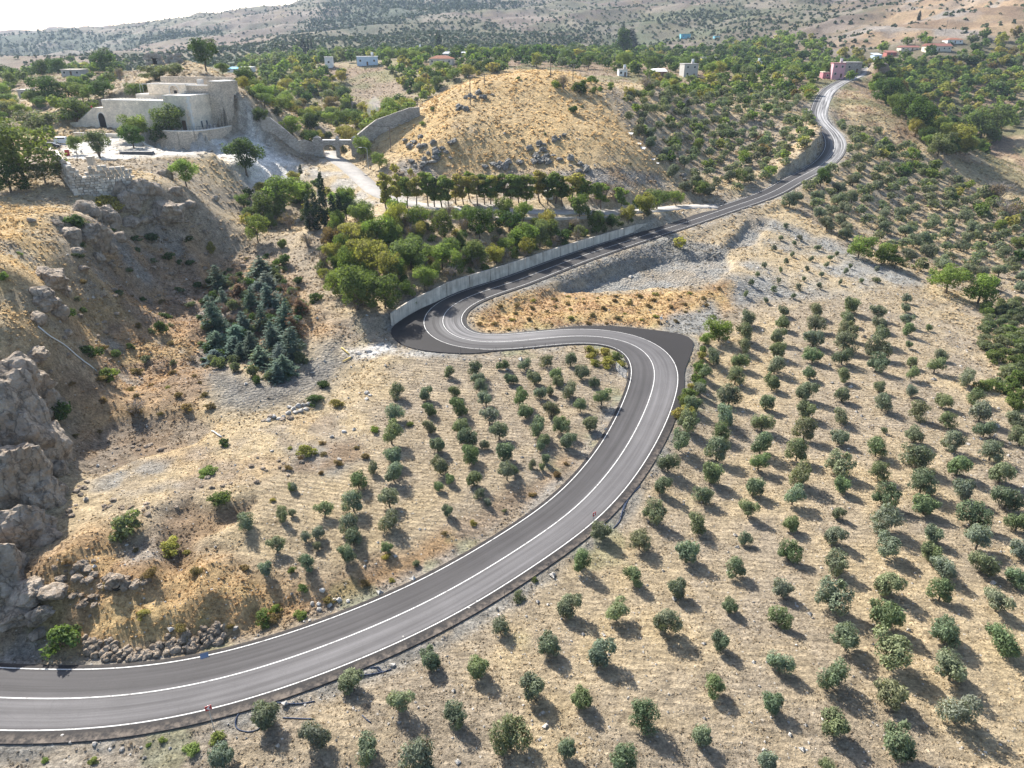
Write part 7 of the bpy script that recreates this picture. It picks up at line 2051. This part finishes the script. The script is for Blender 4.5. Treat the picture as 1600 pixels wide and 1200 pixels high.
UP = [utility_pole(735, 164, 42, 'utility pole on the crest of the golden hill'), utility_pole(611, 236, 36, 'utility pole at the foot of the golden hill by the old wall'),
      utility_pole(412, 188, 30, 'utility pole in the valley behind the white scree'), utility_pole(860, 120, 30, 'utility pole at the far top of the golden hill'),
      utility_pole(895, 126, 24, 'shorter utility pole beside the hilltop bushes'), utility_pole(757, 130, 12, 'small distant pole behind the golden hill'),
      utility_pole(653, 176, 20, 'utility pole near the upper end of the old wall'), utility_pole(1476, 54, 20, 'tall pole among the upper houses'), utility_pole(1429, 72, 18, 'pole above the red roofed long house'), utility_pole(1208, 112, 14, 'pole in the trees left of the pink house')]
def wire(a, b, label, sag=1.5):
    mb = MB(); n_ = 12
    for o in (-.6, .6):
        mb.tube([a.lerp(b, i / n_) + Vector((o, 0, -sag * 4 * (i / n_) * (1 - i / n_))) for i in range(n_ + 1)], .035, 3)
    tag(mb.build('power_line', MAT_IRON), label, 'power line')
wire(UP[0], UP[1], 'power lines sagging down the golden hill to the lower pole')
wire(UP[0], UP[3], 'power lines along the crest of the golden hill')
wire(UP[1], UP[2], 'power lines crossing from the old wall to the valley pole')
wire(UP[3], UP[4], 'short power lines between the two hilltop poles')
def lamp(px, py, hpx, label):
    x, y, z = G(px, py); h = hpx * project(x, y, z)[2] / F
    t = thing('street_lamp', label, 'street lamp', (x, y, z), math.pi)
    mb = MB(); mb.tube([(0, 0, -.5), (0, 0, h * .97)], .11, 8, .07); mb.build('post', MAT_GALV, t)
    mb = MB(); mb.tube([(0, 0, h * .96), (.9, 0, h), (1.8, 0, h * 1.01)], .055, 6, .04); mb.build('arm', MAT_GALV, t)
    mb = MB(); mb.box((2.1, 0, h * 1.005), (.9, .34, .16)); mb.build('lamp_head', MAT_COPING, t)
lamp(576, 264, 32, 'grey street lamp at the kerb of the access road near the gate')

MAT_RED = simple('red_sign_paint', (.42, .05, .05), .4, .08, 3); MAT_WHT = simple('white_sign_paint', (.80, .80, .80), .4, .05, 3); MAT_BLK = simple('black_sign_paint', (.02, .02, .022), .45, .1, 3)
def chevron_sign(px, py, label, bgm, fgm, h=1.9, rz=0.0, w=.55):
    x, y, z = G(px, py)
    t = thing('chevron_sign', label, 'road sign', (x, y, z), rz)
    mb = MB(); mb.tube([(0, 0, -.4), (0, 0, h)], .04, 6); mb.build('post', MAT_GALV, t)
    mb = MB(); mb.box((0, -.06, h - w * .45), (w, .03, w)); p = mb.build('panel', bgm, t)
    mb = MB()
    for k in (-1,):
        c = h - w * .45; q = w * .36
        pts = [(q * .2, q), (q, q), (-q * .1, 0), (q, -q), (q * .2, -q), (-q * .9, 0)]
        f = [mb.bm.verts.new((a, -.082, c + b)) for a, b in pts]; g = [mb.bm.verts.new((a, -.077, c + b)) for a, b in pts]
        mb.bm.faces.new((f[0], f[1], f[2], f[5])); mb.bm.faces.new((f[2], f[3], f[4], f[5]))
        for i in range(6): mb.bm.faces.new((f[i], f[(i + 1) % 6], g[(i + 1) % 6], g[i]))
    mb.build('chevron', fgm, p)
chevron_sign(334, 1138, 'red and white chevron sign on a tall post at the lower road edge', MAT_RED, MAT_WHT, 2.9, .5)
chevron_sign(927, 822, 'red and white chevron sign behind an olive tree at the road edge', MAT_RED, MAT_WHT, 2.1, .7)
chevron_sign(1041, 514, 'black and white chevron sign at the far side of the hairpin', MAT_BLK, MAT_WHT, 1.9, -.3)
chevron_sign(1032, 508, 'white backed sign panel next to the black chevron', MAT_WHT, MAT_RED, 1.8, 2.6)
# thin steel stakes along the outer edge of the lower road
st0 = road_index(-20, 1140, 0); stakes = []
i = max(st0, 60); k = 0
while i < i_b0 - 6:
    if True:
        p = ROADC[i, :2] - ROADN[i] * (hw[i] + sR[i] + .35)
        px_, py_, _d = project(p[0], p[1], float(H(*p)))
        if -10 < px_ < 1610 and py_ < 1210: stakes.append((p[0], p[1]))
    i += 6
for k, (x, y) in enumerate(stakes):
    mb = MB(); mb.tube([(0, 0, -.3), (R.uniform(-.06, .06), R.uniform(-.06, .06), 1.15)], .03, 5)
    tag(mb.build('fence_stake', MAT_IRON, loc=(x, y, float(H(x, y)))), f'thin dark stake on the outer edge of the lower road, {ordinal(k + 1)} along', 'stake', 'stakes on the outer edge of the lower road')
# stakes and wire on the inner hairpin edge
for k, (px, py) in enumerate([(800,548),(818,546),(836,544),(852,542),(866,541),(775,548),(750,549),(720,550)]):
    x, y, z = G(px, py + 3); mb = MB(); mb.tube([(0, 0, -.3), (0, 0, 1.2)], .03, 5)
    tag(mb.build('fence_stake', MAT_IRON, loc=(x, y, z)), f'thin dark stake above the small grove at the hairpin, {ordinal(k + 1)} of the row', 'stake', 'stakes above the small grove')
def mesh_fence():
    a, b = Vector(G(962, 578)), Vector(G(978, 592)); t = thing('mesh_fence', 'short bluish wire mesh fence inside the lower bend', 'fence', a)
    d = b - a
    for i in range(4):
        mb = MB(); p = d * (i / 3); mb.tube([p + Vector((0, 0, -.2)), p + Vector((0, 0, 1.6))], .05, 6); mb.build('post', MAT_GALV, t)
    mb = MB()
    for i in range(25):
        p = d * (i / 24); mb.tube([p + Vector((0, 0, .1)), p + Vector((0, 0, 1.5))], .012, 3)
    for h in np.linspace(.1, 1.5, 9): mb.tube([Vector((0, 0, h)), d + Vector((0, 0, h))], .012, 3)
    mb.build('wire_mesh', MAT_GALV, t)
mesh_fence()

# ------------------------------------------------------------------ hoses, pipes and litter
MAT_HOSE = simple('blue_black_hose', (.035, .05, .09), .5, .2, 3)
MAT_PIPEW = simple('white_plastic_pipe', (.62, .62, .60), .5, .1, 2)
MAT_YEL = simple('yellow_painted_steel', (.58, .42, .12), .6, .15, 2)
def hose(pts, r, label, mat, name='hose', cat='hose', lift=.05):
    P = []
    for (a, b) in pts:
        x, y, z = G(a, b); P.append((x, y))
    C_ = catmull([(p[0], p[1], 0, 0) for p in P], .4)
    mb = MB(); mb.tube([(c[0], c[1], float(H(c[0], c[1])) + lift) for c in C_], r, 6)
    tag(mb.build(name, mat, smooth=True), label, cat)
hose([(392,1098),(384,1104),(376,1112),(369,1123),(368,1134),(374,1141),(388,1144),(402,1141),(410,1134)], .06, 'loop of blue black irrigation hose beside the lower road', MAT_HOSE)
hose([(432,1098),(452,1100),(470,1100),(492,1096)], .06, 'straight irrigation hose by the lowest roadside olive', MAT_HOSE)
hose([(442,1122),(465,1123),(490,1124)], .06, 'short irrigation hose between two olives below the road', MAT_HOSE)
hose([(560,1056),(580,1054),(600,1050),(612,1046)], .06, 'blue hose lying on the grass under the roadside stakes', MAT_HOSE)
hose([(578,1044),(592,1043),(598,1052),(590,1046)], .05, 'small kinked hose scrap next to the blue hose', MAT_HOSE)
hose([(1000,760),(988,772),(978,784),(972,800),(968,815),(958,826)], .07, 'black hose curving down the bank behind the chevron sign', MAT_HOSE)
hose([(984,776),(976,792),(970,808)], .07, 'second black hose on the bank beside the curving one', MAT_HOSE)
hose([(566,1118),(572,1124),(580,1130)], .05, 'hose end lying in the shade of an olive', MAT_HOSE)
hose([(60,512),(80,528),(100,540),(120,557),(140,572),(152,582)], .10, 'long pale pipe running down the ridge side', MAT_PIPEW, 'pipe', 'pipe', .25)
hose([(331,675),(340,680),(347,684)], .10, 'short white pole lying beside the low field', MAT_PIPEW, 'fallen_pole', 'pole', .15)
hose([(534,545),(540,550),(546,555)], .13, 'yellow painted beam end by the pale rubble at the hairpin', MAT_YEL, 'beam', 'beam', .2)
hose([(536,566),(542,563),(548,560)], .11, 'second yellow beam lying lower by the hairpin', MAT_YEL, 'beam', 'beam', .2)
def panel(px, py, wpx, hk, col, label, name, cat, tilt=.5, rz=.3):
    x, y, z = G(px, py); w = wpx * project(x, y, z)[2] / F
    t = thing(name, label, cat, (x, y, z), rz)
    mb = MB(); mb.box((0, 0, 0), (w, w * hk, .06)); mb.box((0, w * hk / 2 - .05, .05), (w, .08, .05)); mb.box((0, -w * hk / 2 + .05, .05), (w, .08, .05))
    mb.build('sheet', simple(name + '_paint', col, .5, .15, 2), t, loc=(0, 0, w * hk * .5 * math.sin(tilt) + .05), rot=(tilt, 0, 0))
panel(320, 1028, 12, .8, (.20, .24, .32), 'blue grey metal sheet leaning at the foot of the bank by the road', 'metal_sheet', 'sheet', .7, .4)
for i, (px, py, w, lab) in enumerate([(985,210,9,'topmost white sheet lying along the edge of the golden field'),(998,226,8,'second white sheet down the edge of the golden field'),(1004,233,10,'third white sheet down the edge of the golden field'),(1020,250,7,'fourth white sheet down the edge of the golden field'),(1027,256,6,'lowest white sheet at the corner of the golden field')]):
    panel(px, py, w, .55, (.5, .49, .47), lab, 'white_sheet', 'sheet', .5, -.7)
# rubble spill of pale stone at the hairpin and by the court
for i, (px, py, w) in enumerate([(560,552,12),(575,548,14),(590,545,12),(603,541,10),(548,558,10),(585,553,10)]):
    rock_at(px, py, w, 'rubble_block', f'pale rubble lump dumped beside the hairpin, {ordinal(i + 1)} from the wall', 'rubble', WHITEROCKS, .4, .3, 'pale rubble beside the hairpin')
for i, (px, py, w) in enumerate([(210,236,10),(222,238,8),(200,240,8),(232,232,8),(188,238,7),(170,226,8),(345,226,8),(330,236,8),(256,232,7)]):
    rock_at(px, py, w, 'rubble_block', f'white rubble lump in the fortress court, {ordinal(i + 1)} in the heap', 'rubble', WHITEROCKS, .5, .25, 'white rubble in the fortress court')

# ------------------------------------------------------------------ vehicles
MAT_TYRE = simple('tyre_rubber', (.02, .02, .02), .9, .1, 4)
def vehicle(name, label, cat, px, py, rz, paint, van=False, at=None):
    x, y, z = G(px, py) if at is None else at
    t = thing(name, label, cat, (x, y, z + .02), rz)
    Lh, W2, Hh = (2.4, .92, 1.95) if van else (2.15, .86, 1.45)
    prof = [(-Lh, .35), (-Lh, 1.0), (-Lh * .98, Hh * .92), (-Lh * .86, Hh), (Lh * .25, Hh), (Lh * .62, 1.08), (Lh * .95, .92), (Lh, .6), (Lh * .98, .35)] if van else \
           [(-Lh, .35), (-Lh, .85), (-Lh * .8, .98), (-Lh * .52, Hh), (Lh * .12, Hh), (Lh * .48, .98), (Lh * .93, .82), (Lh, .55), (Lh * .98, .32)]
    mb = MB(); rings = []
    for yy, k in ((-W2, .93), (-W2 * .9, 1.0), (W2 * .9, 1.0), (W2, .93)):
        rings.append([mb.bm.verts.new((px_ * (1 if abs(yy) < W2 * .95 else .985), yy, .35 + (pz - .35) * k)) for px_, pz in prof])
    for a, b in zip(rings[:-1], rings[1:]):
        for i in range(len(prof)): mb.bm.faces.new((a[i], a[(i + 1) % len(prof)], b[(i + 1) % len(prof)], b[i]))
    mb.bm.faces.new(rings[0]); mb.bm.faces.new(rings[-1][::-1])
    mb.build('body', paint, t)
    gh = Hh - .42
    for s in (-1, 1):
        mb = MB(); x0, x1 = (-Lh * .8, Lh * .3) if van else (-Lh * .55, Lh * .25)
        mb.box(((x0 + x1) / 2, s * W2 * .985, gh + .16), (x1 - x0, .03, .42)); mb.build('side_window', MAT_GLASS, t)
        for k in (-.62, .62):
            mb = MB(); mb.tube([(Lh * k, s * (W2 - .16), .33), (Lh * k, s * (W2 + .02), .33)], .33, 12); w_ = mb.build('wheel', MAT_TYRE, t)
            mb = MB(); mb.tube([(Lh * k, s * (W2 + .02), .33), (Lh * k, s * (W2 + .035), .33)], .19, 10); mb.build('rim', MAT_GALV, w_)
        mb = MB(); mb.box((Lh * .985, s * W2 * .68, .68), (.06, .3, .16)); mb.build('headlight', MAT_COPING, t)
        mb = MB(); mb.box((-Lh, s * W2 * .8, .85), (.05, .16, .3)); mb.build('tail_light', MAT_RED, t)
    mb = MB(); a = (Lh * .30, Hh - .1) if van else (Lh * .16, Hh - .06); b = (Lh * .58, 1.14) if van else (Lh * .44, 1.03)
    mb.face([(a[0] + .03, -W2 * .8, a[1] + .02), (a[0] + .03, W2 * .8, a[1] + .02), (b[0] + .03, W2 * .84, b[1] + .03), (b[0] + .03, -W2 * .84, b[1] + .03)]); mb.build('windscreen', MAT_GLASS, t)
vehicle('parked_van', 'white van parked under the trees left of the fortress', 'van', 101, 225, .15, hm((.72, .72, .72), .35), True)
vehicle('parked_car', 'dark car parked in the shade beside the white van', 'car', 82, 231, .3, hm((.03, .035, .05), .3))
vehicle('parked_car', 'silver grey car at the top of the upper road', 'car', 1351, 100, .2, hm((.45, .48, .52), .3), at=None)
# barrel and orange cart in the court
x, y, z = G(106, 243); t = thing('barrel', 'red barrel at the edge of the car park above the bastion', 'barrel', (x, y, z))
mb = MB(); mb.tube([(0, 0, 0), (0, 0, 1.5)], .55, 14); mb.build('drum', MAT_RED, t)
mb = MB(); mb.tube([(0, 0, .5), (0, 0, .58)], .58, 14); mb.tube([(0, 0, 1.0), (0, 0, 1.08)], .58, 14); mb.build('hoop', MAT_RED, t)
p = FP(6.0, -2.6, 0); t = thing('mixer_cart', 'small orange mixer cart before the fortress door', 'cart', (p.x, p.y, float(H(p.x, p.y))), .3)
MAT_ORANGE = simple('orange_machine_paint', (.62, .2, .04), .5, .15, 2)
mb = MB(); mb.tube([(-.7, 0, 1.0), (-.2, 0, 1.15), (.5, 0, 1.3), (.85, 0, 1.4)], .62, 12, .34); mb.build('drum', MAT_ORANGE, t, smooth=True)
mb = MB(); mb.box((0, -.5, .45), (1.7, .1, .1)); mb.box((0, .5, .45), (1.7, .1, .1)); mb.box((-.6, 0, .5), (.1, 1.0, .1)); mb.box((.6, 0, .6), (.1, 1.0, .5)); mb.build('frame', MAT_ORANGE, t)
for s in (-.55, .55):
    mb = MB(); mb.tube([(-.5, s, .3), (-.5, s * 1.15, .3)], .3, 12); mb.build('wheel', MAT_TYRE, t)
# awning frames and scaffold in the court
def frame_(name, label, cat, p, s, rz=0.0, levels=1):
    t = thing(name, label, cat, (p.x, p.y, float(H(p.x, p.y))), rz)
    for sx in (-1, 1):
        for sy in (-1, 1):
            mb = MB(); mb.tube([(sx * s[0] / 2, sy * s[1] / 2, -.3), (sx * s[0] / 2, sy * s[1] / 2, s[2])], .07, 6); mb.build('post', MAT_GALV, t)
    for l in range(levels):
        h = s[2] * (l + 1) / levels; mb = MB()
        for sx in (-1, 1): mb.tube([(sx * s[0] / 2, -s[1] / 2, h), (sx * s[0] / 2, s[1] / 2, h)], .06, 5)
        for sy in (-1, 1): mb.tube([(-s[0] / 2, sy * s[1] / 2, h), (s[0] / 2, sy * s[1] / 2, h)], .06, 5)
        mb.build('rail', MAT_GALV, t)
    return t
frame_('scaffold', 'pale scaffold tower behind the left end of the fortress roof', 'scaffold', FP(FW - 2, 19, 0), (3, 2.4, 12), .1, 4)
tb = frame_('bench_frame', 'low dark metal table frame under the court tree', 'table', FP(13, -7.5, 0), (4.2, 1.6, 1.3), -.3)
mb = MB(); mb.box((0, 0, 1.34), (4.4, 1.8, .08)); mb.build('tabletop', hm((.18, .26, .40), .6), tb)
p = FP(12, -13.5, 0)
x, y, z = G(215, 241); t = thing('rubble_trough', 'long dark grey trough on the near edge of the court', 'trough', (x, y, z), -.05)
mb = MB(); mb.box((0, 0, .35), (9, 1.4, .7), taper=.95); mb.build('trough_body', hm((.10, .10, .105), .8), t)
mb = MB(); mb.box((0, 0, .74), (8.4, 1.1, .06)); mb.build('fill', MAT_WHITEROCK, t)
# small flag on the crag
x, y, z = G(5, 572); t = thing('red_flag', 'little red flag on a leaning stick above the crag', 'flag', (x, y, z))
mb = MB(); mb.tube([(0, 0, -.3), (-.25, 0, 1.3)], .03, 5); mb.build('stick', MAT_POLE, t)
mb = MB(); mb.box((-.5, 0, 1.1), (.55, .03, .38), .1); mb.build('cloth', MAT_RED, t)

# ------------------------------------------------------------------ people
def person(label, p, rz, shirt, trousers, stride=.18, arm=.1):
    """one skinned body, 1.72 m, mid step; head, clothes and hair over it"""
    t = thing('person', label, 'person', p, rz)
    V = [(0, 0, .95), (0, 0, 1.15), (0, 0, 1.38), (0, 0, 1.47), (0, .01, 1.56), (0, .015, 1.66),
         (-.17, 0, 1.40), (-.22, arm, 1.13), (-.22, arm + .1, .90), (.17, 0, 1.40), (.22, -arm, 1.13), (.22, -arm + .08, .90),
         (-.09, 0, .90), (-.10, -stride * .5, .5), (-.10, -stride, .09), (-.10, -stride + .14, .04), (.09, 0, .90), (.10, stride * .6, .5), (.10, stride * .8, .09), (.10, stride * .8 + .14, .04)]
    E = [(0, 1), (1, 2), (2, 3), (3, 4), (4, 5), (2, 6), (6, 7), (7, 8), (2, 9), (9, 10), (10, 11), (0, 12), (12, 13), (13, 14), (14, 15), (0, 16), (16, 17), (17, 18), (18, 19)]
    rad = [.15, .13, .15, .06, .09, .085, .065, .045, .035, .065, .045, .035, .09, .065, .045, .04, .09, .065, .045, .04]
    me = bpy.data.meshes.new('body'); me.from_pydata(V, E, [])
    o = link('body', me, t)
    md = o.modifiers.new('skin', 'SKIN'); sk = me.skin_vertices[0].data
    for i, r in enumerate(rad): sk[i].radius = (r, r * .85)
    sk[0].use_root = True
    o.modifiers.new('smooth', 'SUBSURF').render_levels = 1
    dg = bpy.context.evaluated_depsgraph_get(); ev = o.evaluated_get(dg); m2 = bpy.data.meshes.new_from_object(ev); o.modifiers.clear(); o.data = m2; m2.name = 'body'
    skin = hm((.42, .26, .18), .6); m2.materials.clear(); m2.materials.append(skin); m2.materials.append(shirt); m2.materials.append(trousers)
    for f in m2.polygons:
        z = f.center.z; f.material_index = 2 if z < .96 and abs(f.center.x) < .2 else 1 if z < 1.46 and not (abs(f.center.x) > .19 and z < 1.0) else 0; f.use_smooth = True
    mb = MB(); bmesh.ops.create_uvsphere(mb.bm, u_segments=10, v_segments=6, radius=.105, matrix=Matrix.Translation((0, -.015, 1.66))); mb.build('hair', hm((.03, .022, .018), .8), t, smooth=True)
sp = FP(FW + 6.6, 2.6, 5.1); person('person in a red top walking down the outside stair', (sp.x, sp.y, FO.z + 4.9), .8, MAT_RED, hm((.02, .022, .03)))
sp = FP(FW + 2.0, 2.6, 6.0); person('person in dark clothes standing on the stair landing', (sp.x, sp.y, FO.z + 6.0), -1.2, hm((.03, .03, .04)), hm((.03, .032, .045)), .06)
sp = FP(-3.9, 1.2, 0); person('person in a dark red top on the platform by the railing', (sp.x, sp.y, float(H(sp.x, sp.y))), 2.0, hm((.14, .02, .04)), hm((.02, .02, .025)), .05)

# thin smoke rising from the valley gardens
def smoke():
    x, y, z = G(586, 192); m = bpy.data.materials.new('smoke'); m.use_nodes = True; nt = m.node_tree; nt.nodes.clear()
    out = nt.nodes.new('ShaderNodeOutputMaterial'); v = nt.nodes.new('ShaderNodeVolumePrincipled'); v.inputs['Density'].default_value = .07; v.inputs['Color'].default_value = (.9, .92, .95, 1)
    nt.links.new(v.outputs[0], out.inputs['Volume'])
    mb = MB(); bmesh.ops.create_icosphere(mb.bm, subdivisions=3, radius=1)
    for q in mb.bm.verts:
        k = 1 + .3 * mnoise.noise(q.co * 2.0); q.co = Vector((q.co.x * 2.6 * k + q.co.z * .8, q.co.y * 2.6 * k, (q.co.z + .9) * 4.2))
    tag(mb.build('smoke', m, loc=(x, y, z + 2)), kind='stuff')
smoke()
# ------------------------------------------------------------------ air
def haze():
    m = bpy.data.materials.new('haze'); m.use_nodes = True
    nt = m.node_tree; nt.nodes.clear()
    out = nt.nodes.new('ShaderNodeOutputMaterial')
    v = nt.nodes.new('ShaderNodeVolumePrincipled')
    v.inputs['Color'].default_value = (.62, .77, 1.0, 1)
    v.inputs['Density'].default_value = HAZE_DENSITY
    v.inputs['Anisotropy'].default_value = 0.3
    nt.links.new(v.outputs[0], out.inputs['Volume'])
    zmin = float(GZ.min()) - 1.0
    zmax = max(float(GZ.max()), CAM_H) + 30
    mb = MB(); mb.box((0, 2250, (zmin + zmax) / 2), (7600, 4900, zmax - zmin))
    tag(mb.build('haze', m), kind='stuff')
HAZE_DENSITY = 0.000075
haze()
